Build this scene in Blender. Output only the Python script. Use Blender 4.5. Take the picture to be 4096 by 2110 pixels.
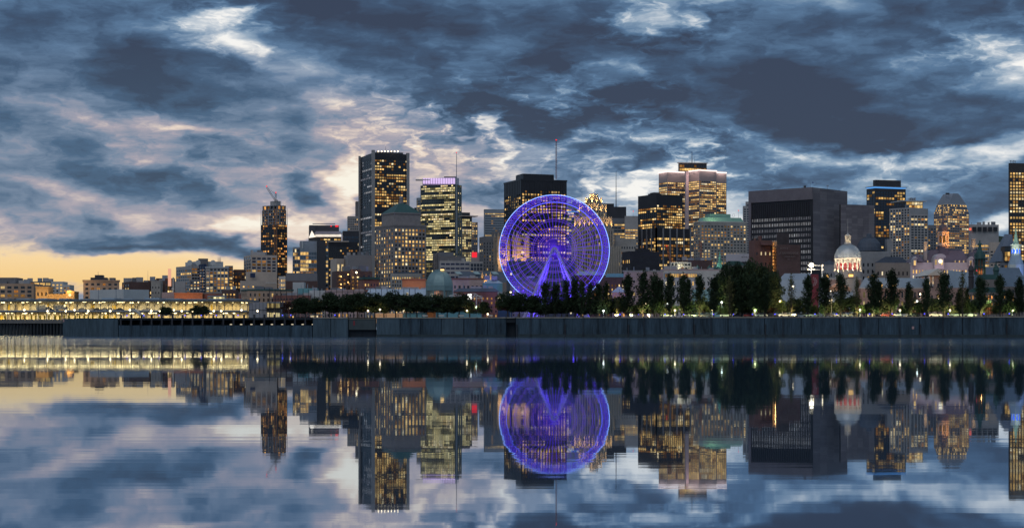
import bpy, bmesh, math, random
import numpy as np
from mathutils import Vector, Matrix

# ------------------------------------------------------------------ camera
for _o in list(bpy.data.objects):
    bpy.data.objects.remove(_o, do_unlink=True)
scene = bpy.context.scene
COL = scene.collection
R = math.radians
FPX = 6680.0            # focal length in photo pixels (photo is 4096 wide)
CX, HY = 2048.0, 1308.0 # principal column and horizon row of the photo
EYE = 3.5               # eye height above the river, metres

cd = bpy.data.cameras.new('camera')
cam = bpy.data.objects.new('camera', cd)
COL.objects.link(cam)
cam.location = (0, 0, EYE)
cam.rotation_euler = (R(90), 0, 0)
cd.sensor_width = 36.0
cd.lens = 36.0 * FPX / 4096.0
cd.shift_y = (HY - 1055.0) / 4096.0
cd.clip_start = 1.0
cd.clip_end = 40000.0
scene.camera = cam

vs = scene.view_settings
vs.view_transform = 'Standard'
vs.look = 'None'
vs.exposure = 0.0
vs.gamma = 1.0
vs.use_curve_mapping = False
scene.cycles.use_denoising = True
scene.cycles.use_adaptive_sampling = True
scene.cycles.adaptive_threshold = 0.015
scene.cycles.max_bounces = 6
scene.cycles.diffuse_bounces = 2
scene.cycles.glossy_bounces = 3
scene.cycles.transparent_max_bounces = 8
scene.cycles.sample_clamp_indirect = 4.0
scene.cycles.caustics_reflective = False
scene.cycles.caustics_refractive = False


def lin(*c):
    """display 0-255 -> linear rgb tuple"""
    out = []
    for v in c:
        v = v / 255.0
        out.append(v / 12.92 if v <= 0.04045 else ((v + 0.055) / 1.055) ** 2.4)
    return tuple(out)


def rgba(*c):
    return lin(*c) + (1.0,)


# ------------------------------------------------------------------ world: dusk sky with broken cloud
world = bpy.data.worlds.new('World')
scene.world = world
world.use_nodes = True
WT = world.node_tree
WT.nodes.clear()


class NT:
    """small helper round a node tree"""

    def __init__(self, tree):
        self.t = tree

    def n(self, kind, ins=None, **props):
        nd = self.t.nodes.new(kind)
        for k, v in props.items():
            setattr(nd, k, v)
        for k, v in (ins or {}).items():
            sock = nd.inputs[k]
            if hasattr(v, 'is_output'):
                self.t.links.new(v, sock)
            else:
                sock.default_value = v
        return nd

    def m(self, op, a, b=None, c=None, clamp=False):
        ins = {0: a}
        if b is not None:
            ins[1] = b
        if c is not None:
            ins[2] = c
        return self.n('ShaderNodeMath', ins, operation=op, use_clamp=clamp).outputs[0]

    def vm(self, op, a, b=None):
        ins = {0: a}
        if b is not None:
            ins[1] = b
        return self.n('ShaderNodeVectorMath', ins, operation=op).outputs[0]

    def mr(self, v, a, b, c, d, kind='SMOOTHSTEP'):
        return self.n('ShaderNodeMapRange', {0: v, 1: a, 2: b, 3: c, 4: d}, interpolation_type=kind).outputs[0]

    def noise(self, vec, scale, detail=4.0, rough=0.5, out='Fac'):
        return self.n('ShaderNodeTexNoise', {'Vector': vec, 'Scale': scale, 'Detail': detail, 'Roughness': rough}).outputs[out]

    def ramp(self, fac, stops):
        nd = self.n('ShaderNodeValToRGB', {0: fac})
        el = nd.color_ramp.elements
        while len(el) < len(stops):
            el.new(0.5)
        for e, (p, c) in zip(el, stops):
            e.position = p
            e.color = c
        return nd.outputs[0]

    def mix(self, fac, a, b, blend='MIX'):
        nd = self.n('ShaderNodeMix', data_type='RGBA', blend_type=blend)
        for i, v in ((0, fac), (6, a), (7, b)):
            if hasattr(v, 'is_output'):
                self.t.links.new(v, nd.inputs[i])
            else:
                nd.inputs[i].default_value = v
        return nd.outputs[2]


W = NT(WT)
SUN_AZ = R(205.0)       # soft fill lamp added high behind the viewer to lift the walls
SUN_EL = R(50.0)
gen = W.n('ShaderNodeTexCoord').outputs['Generated']
sep = W.n('ShaderNodeSeparateXYZ', {0: W.vm('NORMALIZE', gen)}).outputs
az = W.m('ARCTAN2', sep[0], sep[1])
elv = W.m('ARCSINE', sep[2])
# bearings and heights on a scale of 1 unit = 100 px of a 2576 px wide picture (about 1.36 degrees)
UU = W.m('MULTIPLY', az, 42.01)
VV = W.m('MULTIPLY', elv, 42.01)
flat = W.n('ShaderNodeCombineXYZ', {0: UU, 1: VV}).outputs[0]
# seamless 3-d coordinates for all noise; heights stretched so that cloud lies in long bands
dirv = W.vm('MULTIPLY', W.vm('NORMALIZE', gen), (42.01, 42.01, 110.0))


def centred(vec, amount):
    return W.vm('MULTIPLY', W.vm('SUBTRACT', vec, (0.5, 0.5, 0.5)), amount)


w1 = centred(W.noise(dirv, 0.22, 3.0, 0.5, 'Color'), (2.6, 1.1, 0.0))
w2 = centred(W.noise(dirv, 0.9, 3.0, 0.6, 'Color'), (1.1, 0.5, 0.0))
pw = W.vm('ADD', W.vm('ADD', flat, w1), w2)


def blobs(start, rows):
    """sum of soft ellipses (x, y, rx, ry, tilt, amount), x and y in px of the 2576 px wide picture"""
    acc = start
    for x, y, rx, ry, tilt, amt in rows:
        mp = W.n('ShaderNodeMapping', {'Vector': pw, 'Location': ((x - 1288) / 100, (823 - y) / 100, 0),
                                       'Rotation': (0, 0, R(tilt)), 'Scale': (rx / 86, ry / 86, 1)}, vector_type='TEXTURE').outputs[0]
        g = W.n('ShaderNodeTexGradient', {0: mp}, gradient_type='SPHERICAL').outputs['Fac']
        s = W.mr(g, 0.0, 0.62, 0.0, amt)
        acc = W.m('ADD', acc, s)
    return acc
# where the broken cloud is thick (-) and where it opens (+), as bearings and heights
CLOUD = [
    # heavy masses
    (130, 190, 420, 150, -8, -.28), (520, 235, 330, 120, -12, -.34), (380, 40, 420, 70, 0, -.22),
    (1150, 170, 620, 150, -14, -.36), (1000, 40, 560, 70, 0, -.20), (1560, 60, 300, 80, 0, -.16),
    (1780, 230, 520, 150, -14, -.38), (2250, 300, 520, 130, -10, -.38), (2420, 70, 330, 110, -8, -.40),
    (2060, 100, 300, 80, -10, -.20), (2350, 400, 300, 40, 0, -.15),
    (70, 390, 300, 90, -8, -.26), (380, 480, 230, 62, -6, -.34), (560, 405, 110, 50, -10, -.2),
    (60, 525, 260, 45, -10, -.28), (250, 552, 60, 25, -10, -.16), (785, 468, 85, 42, -10, -.34),
    (860, 545, 150, 34, -36, -.26), (420, 615, 420, 24, -2, -.30), (290, 630, 220, 18, 0, -.22),
    (720, 608, 300, 22, 0, -.22), (1220, 330, 240, 70, -14, -.20), (1330, 300, 200, 60, 0, -.12),
    (1220, 500, 160, 70, 0, -.16), (1500, 430, 200, 60, 0, -.16), (1950, 470, 320, 70, 0, -.14),
    (2450, 500, 260, 60, 0, -.16), (2300, 560, 400, 60, 0, -.10),
    # openings
    (600, 82, 150, 70, 12, .28), (585, 70, 80, 34, 12, .20), (635, 145, 70, 46, -30, .30), (1650, 55, 120, 60, -20, .22), (1640, 62, 50, 34, -20, .22), (1755, 66, 50, 20, -20, .26),
    (1450, 205, 190, 44, 10, .42), (2450, 140, 130, 60, -30, .24), (2435, 130, 60, 30, -30, .16), (2530, 165, 80, 40, -20, .22),
    (700, 330, 380, 130, -14, .05), (480, 348, 80, 11, 0, .22),
    (865, 448, 110, 58, 24, .40), (710, 572, 240, 30, 8, .38), (850, 520, 70, 34, 10, .22),
    (1080, 430, 100, 50, 0, .14), (1150, 390, 80, 24, 10, .22), (1190, 530, 80, 30, -20, .34),
    (1360, 260, 180, 20, -8, .24), (1240, 350, 90, 30, -40, .26), (1340, 400, 120, 36, 20, .26),
    (1570, 475, 110, 40, 20, .24), (1640, 470, 90, 46, -20, .24), (1700, 430, 80, 34, 0, .2),
    (1800, 330, 240, 26, -18, .16), (1900, 545, 300, 50, 0, .20), (2300, 412, 330, 26, 0, .36), (2540, 395, 120, 40, 10, .44), (2500, 575, 160, 26, 0, .45),
    (150, 300, 200, 30, -16, .14), (300, 560, 700, 60, 0, .05),
    (150, 690, 700, 62, 0, .30), (700, 690, 500, 60, 0, .28),
]
field = blobs(0.545, CLOUD)
n_big = W.m('SUBTRACT', W.noise(W.vm('ADD', dirv, w1), 0.30, 3.0, 0.52), 0.5)
fine_at = W.vm('ADD', dirv, W.vm('MULTIPLY', w2, (1.6, 1.0, 1.0)))
n_fine = W.noise(fine_at, 0.62, 7.0, 0.60)
n_lift = W.noise(W.vm('ADD', fine_at, (0.3, 0.0, -0.9)), 0.62, 4.0, 0.52)
field = W.m('ADD', field, W.m('MULTIPLY', n_big, 0.52))
field = W.m('ADD', field, W.m('MULTIPLY', W.m('SUBTRACT', n_fine, 0.5), 0.66))
field = W.m('ADD', field, W.m('MULTIPLY', W.m('SUBTRACT', n_fine, n_lift), 0.34))
# mottled breaks in the thinner cloud low down and in the middle heights
patch = blobs(0.0, [(1450, 360, 540, 240, -8, 1.0), (600, 100, 200, 110, 0, .8), (1680, 60, 240, 100, 0, .8), (2460, 140, 220, 110, 0, .8), (2050, 440, 560, 110, 0, .7), (560, 420, 560, 160, -10, .38), (1000, 330, 260, 120, -10, .6)])
wisp = W.noise(W.vm('ADD', dirv, W.vm('MULTIPLY', w2, (2.2, 2.2, 1.6))), 1.15, 5.0, 0.58)
field = W.m('ADD', field, W.m('MULTIPLY', patch, W.mr(wisp, 0.40, 0.78, -0.12, 0.42)))
cool = W.ramp(field, [(0.0, rgba(52, 62, 84)), (0.20, rgba(62, 84, 113)), (0.42, rgba(89, 120, 154)), (0.60, rgba(138, 162, 186)), (0.80, rgba(204, 212, 220)), (1.0, rgba(252, 250, 246))])
warm = W.ramp(field, [(0.0, rgba(58, 76, 100)), (0.20, rgba(74, 102, 132)), (0.40, rgba(120, 138, 162)), (0.60, rgba(172, 165, 176)), (0.82, rgba(236, 216, 200)), (1.0, rgba(255, 248, 232))])
# warmth of the afterglow: low and to the west, fading out upwards and round to the north
warmth = blobs(0.0, [(300, 560, 1300, 420, 0, 1.0), (850, 480, 420, 250, 0, .5)])
warmth = W.m('MULTIPLY', warmth, 1.0, clamp=True)
sky = W.mix(warmth, cool, warm)
# clear band of yellow light along the western horizon
band = W.m('MULTIPLY', blobs(0.0, [(20, 712, 900, 120, 0, 1.2)]), W.mr(field, 0.42, 0.90, 0.0, 1.0), clamp=True)
low = W.mr(VV, 0.9, 2.3, 0.0, 1.0)
sky = W.mix(band, sky, W.mix(low, rgba(250, 208, 138), rgba(255, 226, 178)))
nish = W.n('ShaderNodeTexSky', sky_type='NISHITA')
nish.sun_disc = False
nish.sun_elevation = SUN_EL
nish.sun_rotation = SUN_AZ
nish.altitude = 30.0
bg_cloud = W.n('ShaderNodeBackground', {0: sky, 1: 0.93})
bg_clear = W.n('ShaderNodeBackground', {0: nish.outputs[0], 1: 0.004})
both = W.n('ShaderNodeAddShader')
WT.links.new(bg_cloud.outputs[0], both.inputs[0])
WT.links.new(bg_clear.outputs[0], both.inputs[1])
wout = W.n('ShaderNodeOutputWorld')
WT.links.new(both.outputs[0], wout.inputs[0])

sd = bpy.data.lights.new('fill_sun', 'SUN')
fill_sun = bpy.data.objects.new('fill_sun', sd)
COL.objects.link(fill_sun)
sd.energy = 0.55
sd.angle = R(45)
sd.color = (1.0, 0.93, 0.90)
_s = Vector((math.sin(SUN_AZ) * math.cos(SUN_EL), math.cos(SUN_AZ) * math.cos(SUN_EL), math.sin(SUN_EL)))
fill_sun.rotation_euler = _s.to_track_quat('Z', 'Y').to_euler()
world.cycles.sampling_method = 'MANUAL'
world.cycles.sample_map_resolution = 256

# ------------------------------------------------------------------ tools
rng = random.Random(7)
GZ = 7.1                # level of the quays and the city behind them


def X(px, D):
    return (px - CX) / FPX * D


def Z(py, D):
    return EYE + (HY - py) / FPX * D


def M(px, D):
    """photo pixels -> metres at distance D"""
    return px / FPX * D


class MB:
    """collects faces in world coordinates; build() links them as ONE mesh object"""

    def __init__(self):
        self.v, self.f, self.mi = [], [], []

    def quad(self, a, b, c, d, mi=0):
        k = len(self.v)
        self.v += [a, b, c, d]
        self.f.append((k, k + 1, k + 2, k + 3))
        self.mi.append(mi)

    def tri(self, a, b, c, mi=0):
        k = len(self.v)
        self.v += [a, b, c]
        self.f.append((k, k + 1, k + 2))
        self.mi.append(mi)

    def prism(self, poly, z0, z1, mi=0, top=None, bottom=False, cap=True):
        """poly counter-clockwise seen from above; top: other outline for the upper end"""
        n = len(poly)
        top = top or poly
        k = len(self.v)
        self.v += [(x, y, z0) for x, y in poly] + [(x, y, z1) for x, y in top]
        for i in range(n):
            j = (i + 1) % n
            self.f.append((k + i, k + j, k + n + j, k + n + i))
            self.mi.append(mi)
        if cap:
            self.f.append(tuple(k + n + i for i in range(n)))
            self.mi.append(mi)
        if bottom:
            self.f.append(tuple(k + i for i in reversed(range(n))))
            self.mi.append(mi)

    def box(self, x0, x1, y0, y1, z0, z1, mi=0):
        self.prism([(x0, y0), (x1, y0), (x1, y1), (x0, y1)], z0, z1, mi, bottom=True)

    def obox(self, c, th, lu, lv, z0, z1, mi=0):
        """box with its near-left bottom corner c, turned by th radians"""
        u, v = (math.cos(th), math.sin(th)), (-math.sin(th), math.cos(th))
        p = lambda a, b: (c[0] + u[0] * a + v[0] * b, c[1] + u[1] * a + v[1] * b)
        self.prism([p(0, 0), p(lu, 0), p(lu, lv), p(0, lv)], z0, z1, mi, bottom=True)

    def tube(self, a, b, r0, r1=None, n=6, mi=0, cap=True):
        r1 = r0 if r1 is None else r1
        a, b = Vector(a), Vector(b)
        d = (b - a).normalized()
        s = d.orthogonal().normalized()
        t = d.cross(s)
        k = len(self.v)
        for c, r in ((a, r0), (b, r1)):
            for i in range(n):
                w = 2 * math.pi * i / n
                self.v.append(tuple(c + (s * math.cos(w) + t * math.sin(w)) * r))
        for i in range(n):
            j = (i + 1) % n
            self.f.append((k + i, k + j, k + n + j, k + n + i))
            self.mi.append(mi)
        if cap:
            self.f.append(tuple(k + n + i for i in range(n)))
            self.mi.append(mi)
            self.f.append(tuple(k + i for i in reversed(range(n))))
            self.mi.append(mi)

    def lathe(self, cx, cy, prof, n=16, mi=0, a0=0.0):
        k = len(self.v)
        for r, z in prof:
            for i in range(n):
                w = a0 + 2 * math.pi * i / n
                self.v.append((cx + r * math.cos(w), cy + r * math.sin(w), z))
        for q in range(len(prof) - 1):
            for i in range(n):
                j = (i + 1) % n
                self.f.append((k + q * n + i, k + q * n + j, k + (q + 1) * n + j, k + (q + 1) * n + i))
                self.mi.append(mi)
        self.f.append(tuple(k + (len(prof) - 1) * n + i for i in range(n)))
        self.mi.append(mi)

    def build(self, name, mats, parent=None, smooth=False, org=None):
        o0 = origin(parent) if parent is not None else (org or (0, 0, 0))
        me = bpy.data.meshes.new(name)
        me.from_pydata([(x - o0[0], y - o0[1], z - o0[2]) for x, y, z in self.v], [], self.f)
        if not isinstance(mats, (list, tuple)):
            mats = [mats]
        for m in mats:
            me.materials.append(m)
        if len(mats) > 1:
            me.polygons.foreach_set('material_index', self.mi)
        if smooth:
            me.polygons.foreach_set('use_smooth', [True] * len(me.polygons))
        me.update()
        o = bpy.data.objects.new(name, me)
        COL.objects.link(o)
        if parent is not None:
            o.parent = parent
        else:
            o.location = o0
        return o


def origin(o):
    x = y = z = 0.0
    while o is not None:
        x += o.location[0]
        y += o.location[1]
        z += o.location[2]
        o = o.parent
    return (x, y, z)


def tag(o, label=None, cat=None, group=None, kind=None):
    if label:
        o['label'] = label
    if cat:
        o['category'] = cat
    if group:
        o['group'] = group
    if kind:
        o['kind'] = kind
    return o


def thing(name, label, cat, loc, group=None):
    e = bpy.data.objects.new(name, None)
    COL.objects.link(e)
    e.location = loc
    e.empty_display_size = 0.5
    return tag(e, label, cat, group)


def copy_tree(o, parent=None):
    c = o.copy()
    COL.objects.link(c)
    c.parent = parent
    for ch in list(o.children):
        copy_tree(ch, c)
    return c


# ------------------------------------------------------------------ materials
MATS = {}


def mat(name, rgb, rough=0.7, metal=0.0, vary=0.25, scale=0.12, spec=0.3, streak=False, bump=0.0):
    """plain surface with broad blotches, so that no wall is one flat tone"""
    if name in MATS:
        return MATS[name]
    m = bpy.data.materials.new(name)
    m.use_nodes = True
    t = NT(m.node_tree)
    p = m.node_tree.nodes['Principled BSDF']
    pos = t.n('ShaderNodeNewGeometry').outputs['Position']
    if streak:
        pos_s = t.vm('MULTIPLY', pos, (1.0, 1.0, 0.14))
    else:
        pos_s = pos
    f = t.noise(pos_s, scale, 5.0, 0.62)
    g = t.noise(pos_s, scale * 7, 3.0, 0.6)
    f = t.m('ADD', t.m('MULTIPLY', f, 0.65), t.m('MULTIPLY', g, 0.35))
    k = t.mr(f, 0.3, 0.7, 1.0 - vary, 1.0 + vary, 'LINEAR')
    col = t.vm('SCALE', rgb + (0,) if len(rgb) == 4 else rgb)
    m.node_tree.links.new(k, col.node.inputs['Scale'])
    m.node_tree.links.new(col, p.inputs['Base Color'])
    p.inputs['Roughness'].default_value = rough
    p.inputs['Metallic'].default_value = metal
    p.inputs['Specular IOR Level'].default_value = spec
    if bump:
        b = t.n('ShaderNodeBump', {'Strength': bump, 'Distance': 0.15, 'Height': g})
        m.node_tree.links.new(b.outputs[0], p.inputs['Normal'])
    MATS[name] = m
    return m


def lit(name, ca, cb, lo, hi, sample=False):
    """glowing pane: colour and strength differ from pane to pane, uneven within the pane"""
    if name in MATS:
        return MATS[name]
    m = bpy.data.materials.new(name)
    m.use_nodes = True
    t = NT(m.node_tree)
    t.t.nodes.clear()
    r1 = t.n('ShaderNodeObjectInfo').outputs['Random']
    geo = t.n('ShaderNodeNewGeometry')
    r = t.m('FRACT', t.m('ADD', r1, geo.outputs['Random Per Island']))
    r2 = t.m('FRACT', t.m('MULTIPLY', r, 17.31))
    c = t.mix(r2, ca + (1,), cb + (1,))
    s = t.mr(t.m('MULTIPLY', r, r), 0.0, 1.0, lo, hi, 'LINEAR')
    nz = t.noise(geo.outputs['Position'], 0.9, 3.0, 0.6)
    s = t.m('MULTIPLY', s, t.mr(nz, 0.3, 0.65, 0.45, 1.2, 'LINEAR'))
    e = t.n('ShaderNodeEmission', {0: c, 1: s})
    o = t.n('ShaderNodeOutputMaterial')
    t.t.links.new(e.outputs[0], o.inputs[0])
    m.cycles.emission_sampling = 'AUTO' if sample else 'NONE'
    MATS[name] = m
    return m


def glow(name, rgb, strength, sample=False):
    if name in MATS:
        return MATS[name]
    m = bpy.data.materials.new(name)
    m.use_nodes = True
    t = NT(m.node_tree)
    t.t.nodes.clear()
    e = t.n('ShaderNodeEmission', {0: rgb + (1,), 1: strength})
    o = t.n('ShaderNodeOutputMaterial')
    t.t.links.new(e.outputs[0], o.inputs[0])
    m.cycles.emission_sampling = 'AUTO' if sample else 'NONE'
    MATS[name] = m
    return m


GLASS = mat('window_glass', (0.018, 0.022, 0.03), 0.12, 0.0, 0.3, 0.4, 0.6)
BLUEGLASS = mat('blue_glass', (0.03, 0.045, 0.07), 0.1, 0.35, 0.25, 0.1, 0.6)
PALEGLASS = mat('pale_glass', (0.10, 0.13, 0.16), 0.15, 0.3, 0.25, 0.1, 0.6)
YEL, GOLD, ORA, WHI = (1.0, 0.67, 0.25), (1.0, 0.56, 0.16), (1.0, 0.38, 0.09), (1.0, 0.86, 0.56)
PAL = {
    'warm': [GLASS, lit('lit_warm', YEL, GOLD, 0.5, 1.4), lit('lit_warm_dim', GOLD, ORA, 0.12, 0.50), lit('lit_white', WHI, YEL, 0.65, 1.5)],
    'yellow': [GLASS, lit('lit_yellow', (1.0, 0.78, 0.32), (1.0, 0.86, 0.45), 0.5, 1.4), lit('lit_yellow_dim', (0.9, 0.8, 0.35), YEL, 0.07, 0.35), lit('lit_white', WHI, YEL, 0.65, 1.5)],
    'orange': [GLASS, lit('lit_orange', GOLD, ORA, 0.35, 1.5), lit('lit_orange_dim', ORA, GOLD, 0.05, 0.30), lit('lit_warm', YEL, GOLD, 0.5, 1.4)],
    'cool': [GLASS, lit('lit_cool', (0.75, 0.78, 0.85), (0.62, 0.60, 0.62), 0.38, 0.70), lit('lit_cool_dim', (0.6, 0.65, 0.75), (0.5, 0.5, 0.6), 0.25, 0.45), lit('lit_cool', (0.75, 0.78, 0.85), (0.62, 0.60, 0.62), 0.38, 0.70)],
    'blueglass': [BLUEGLASS, lit('lit_warm', YEL, GOLD, 0.5, 1.4), lit('lit_warm_dim', GOLD, ORA, 0.12, 0.50), lit('lit_white', WHI, YEL, 0.65, 1.5)],
    'paleglass': [PALEGLASS, lit('lit_warm', YEL, GOLD, 0.5, 1.4), lit('lit_warm_dim', GOLD, ORA, 0.12, 0.50), lit('lit_white', WHI, YEL, 0.65, 1.5)],
    'red': [GLASS, glow('lit_red', (1.0, 0.05, 0.09), 0.75), glow('lit_red', (1.0, 0.05, 0.09), 0.75), glow('lit_red', (1.0, 0.05, 0.09), 0.75)],
}

STONE = mat('grey_stone', (0.324, 0.297, 0.270), 0.8, vary=0.3)
STONE_D = mat('dark_stone', (0.176, 0.162, 0.162), 0.8, vary=0.3)
STONE_W = mat('warm_stone', (0.405, 0.284, 0.209), 0.8, vary=0.3)
STONE_P = mat('pink_stone', (0.459, 0.324, 0.297), 0.8, vary=0.25)
LIME = mat('pale_limestone', (0.567, 0.513, 0.459), 0.75, vary=0.2)
CONC = mat('concrete', (0.378, 0.351, 0.338), 0.8, vary=0.2)
CONC_D = mat('dark_concrete', (0.176, 0.176, 0.189), 0.8, vary=0.2)
BEIGE = mat('beige_panel', (0.486, 0.392, 0.324), 0.8, vary=0.15)
BRICK = mat('red_brick', (0.230, 0.101, 0.081), 0.85, vary=0.3)
BRICK_D = mat('dark_brick', (0.115, 0.068, 0.061), 0.85, vary=0.3)
BRICK_O = mat('orange_brick', (0.36, 0.15, 0.08), 0.85, vary=0.25)
BLACK = mat('black_metal', (0.034, 0.033, 0.038), 0.4, 0.3, 0.2)
DARK = mat('dark_bronze', (0.054, 0.051, 0.057), 0.45, 0.3, 0.25)
STEEL = mat('grey_steel', (0.297, 0.311, 0.338), 0.45, 0.4, 0.2)
WHITE = mat('white_paint', (0.72, 0.72, 0.70), 0.6, vary=0.1)
OFFW = mat('off_white_cladding', (0.50, 0.50, 0.49), 0.65, vary=0.12)
COPPER = mat('green_copper', (0.10, 0.24, 0.20), 0.6, vary=0.35)
COPPER_D = mat('dark_green_copper', (0.035, 0.085, 0.08), 0.6, vary=0.35)
ZINC = mat('zinc_roof', (0.351, 0.419, 0.486), 0.4, 0.4, 0.2)
SLATE = mat('slate_roof', (0.074, 0.088, 0.115), 0.55, vary=0.3)
SLATE_P = mat('purple_slate', (0.135, 0.101, 0.128), 0.55, vary=0.3)
TEAL = mat('teal_paint', (0.16, 0.34, 0.36), 0.7, vary=0.15)
GRANITE = mat('granite', (0.17, 0.148, 0.158), 0.75, vary=0.25)
RED = glow('red_light', (1.0, 0.03, 0.04), 1.2)
LAMPW = glow('lamp_white', (1.0, 0.80, 0.50), 5.0)
LAMPC = glow('lamp_cool_white', (0.92, 1.0, 0.9), 5.0)
BLUELED = glow('blue_led', (0.07, 0.07, 1.0), 3.2)


# ------------------------------------------------------------------ buildings
class F:
    """a face of windows: bay and storey pitch in photo pixels, window share of bay and storey, chance that a window is lit"""

    def __init__(s, b, f, w=0.6, h=0.6, p=0.3, pal='warm', mt=0.03, mb=0.0, ms=0.02, depth=0.35, run=0.5, one=None, rows=None, arch=False):
        s.b, s.f, s.w, s.h, s.p, s.pal, s.mt, s.mb, s.ms, s.depth, s.run, s.one, s.rows, s.arch = b, f, w, h, p, pal, mt, mb, ms, depth, run, one, rows, arch


N_PANES = [0]
PANE_MESH = {}


def pane_mesh(w, h, m):
    k = (round(w, 2), round(h, 2), m.name)
    if k not in PANE_MESH:
        q = MB()
        q.box(-w / 2, w / 2, -0.06, 0.06, -h / 2, h / 2)
        me = bpy.data.meshes.new('window')
        me.from_pydata(q.v, [], q.f)
        me.materials.append(m)
        PANE_MESH[k] = me
    return PANE_MESH[k]


def facade(mb, panes, a, b, z0, z1, D, fc, pxw):
    """wall from a to b (left to right seen from outside) with real window openings; appends panes"""
    dx, dy = b[0] - a[0], b[1] - a[1]
    L = math.hypot(dx, dy)
    d = (dx / L, dy / L)
    n = (d[1], -d[0])
    P = lambda s, z, k=0.0: (a[0] + d[0] * s - n[0] * k, a[1] + d[1] * s - n[1] * k, z)
    if fc is None:
        mb.quad(P(0, z0), P(L, z0), P(L, z1), P(0, z1))
        return
    H = z1 - z0
    nc = max(1, round(pxw * (1 - 2 * fc.ms) / fc.b))
    pxh = H / D * FPX
    nr = max(1, round(pxh * (1 - fc.mt - fc.mb) / fc.f))
    s0, zb = L * fc.ms, z0 + H * fc.mb
    cw, ch = (L - 2 * s0) / nc, (H * (1 - fc.mt - fc.mb)) / nr
    ww, wh = cw * fc.w, ch * fc.h
    dp = fc.depth
    prev = z0
    for r in range(nr):
        w0 = zb + ch * r + (ch - wh) * 0.5
        w1 = w0 + wh
        mb.quad(P(0, prev), P(L, prev), P(L, w0), P(0, w0))
        prev = w1
        rowp = fc.p * rng.choice((0.45, 0.9, 1.3, 1.6, 1.9)) if fc.rows is None else fc.rows[min(len(fc.rows) - 1, nr - 1 - r)]
        on = rng.random() < rowp
        tone = rng.choice((1, 1, 2, 3, 1, 2))
        left = 0.0
        for c in range(nc):
            x0 = s0 + cw * c + (cw - ww) * 0.5
            x1 = x0 + ww
            mb.quad(P(left, w0), P(x0, w0), P(x0, w1), P(left, w1))
            left = x1
            mb.quad(P(x0, w0), P(x1, w0), P(x1, w0, dp), P(x0, w0, dp))
            mb.quad(P(x0, w1, dp), P(x1, w1, dp), P(x1, w1), P(x0, w1))
            mb.quad(P(x0, w0), P(x0, w0, dp), P(x0, w1, dp), P(x0, w1))
            mb.quad(P(x1, w0, dp), P(x1, w0), P(x1, w1), P(x1, w1, dp))
            if rng.random() > fc.run:
                on = rng.random() < rowp
                tone = rng.choice((1, 1, 2, 3, 1, 2))
            panes.append(((x0 + x1) / 2, (w0 + w1) / 2, ww, wh, tone if on else (2 if rng.random() < rowp * 0.25 else 0), P, dp, d, fc, D))
        mb.quad(P(left, w0), P(L, w0), P(L, w1), P(left, w1))
    mb.quad(P(0, prev), P(L, prev), P(L, z1), P(0, z1))


def place_panes(parent, panes):
    """panes the photo lets one pick apart are parts of their own (up to 300 a building), the rest one joined part"""
    if not panes:
        return
    big, small = [], []
    for q in panes:
        px = max(q[2], q[3]) / q[9] * FPX
        one = q[8].one
        (big if (one or (one is None and px >= 9.5)) else small).append(q)
    big.sort(key=lambda q: (-q[2] * q[3] * (1.0 if q[4] else 0.8)))
    small += big[300:]
    big = big[:300]
    o0 = origin(parent)
    for s, z, w, h, t, P, dp, d, fc, D in big:
        m = PAL[fc.pal][t]
        o = bpy.data.objects.new('window', pane_mesh(w, h, m))
        x, y, zz = P(s, z, dp - 0.07)
        o.location = (x - o0[0], y - o0[1], zz - o0[2])
        o.rotation_euler = (0, 0, math.atan2(d[1], d[0]))
        o.parent = parent
        COL.objects.link(o)
        N_PANES[0] += 1
    if small:
        mb = MB()
        mats = []
        for s, z, w, h, t, P, dp, d, fc, D in small:
            m = PAL[fc.pal][t]
            if m not in mats:
                mats.append(m)
            mb.quad(P(s - w / 2, z - h / 2, dp), P(s + w / 2, z - h / 2, dp), P(s + w / 2, z + h / 2, dp), P(s - w / 2, z + h / 2, dp), mats.index(m))
        tag(mb.build('glazing', mats, parent), kind='stuff')


def plan(px0, pxc, px1, D, th, dep=None):
    t = R(th)
    cx, cy = X(pxc, D), D
    k0, k1 = (px0 - CX) / FPX, (px1 - CX) / FPX
    c, s = math.cos(t), math.sin(t)
    lr = (k1 * cy - cx) / (c - k1 * s) if px1 > pxc else (dep or 20.0)
    ll = (cx - k0 * cy) / (s + k0 * c) if px0 < pxc and s + k0 * c > 0.03 else (dep or 20.0)
    ll = min(ll, dep or 75.0)
    C = (cx, cy)
    Rr = (cx + c * lr, cy + s * lr)
    Ll = (cx - s * ll, cy + c * ll)
    Bk = (Rr[0] + Ll[0] - cx, Rr[1] + Ll[1] - cy)
    return C, Rr, Bk, Ll


def building(name, label, px, D, cat='building', group=None):
    return thing(name, label, cat, (X(px, D), D, GZ), group)


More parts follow.
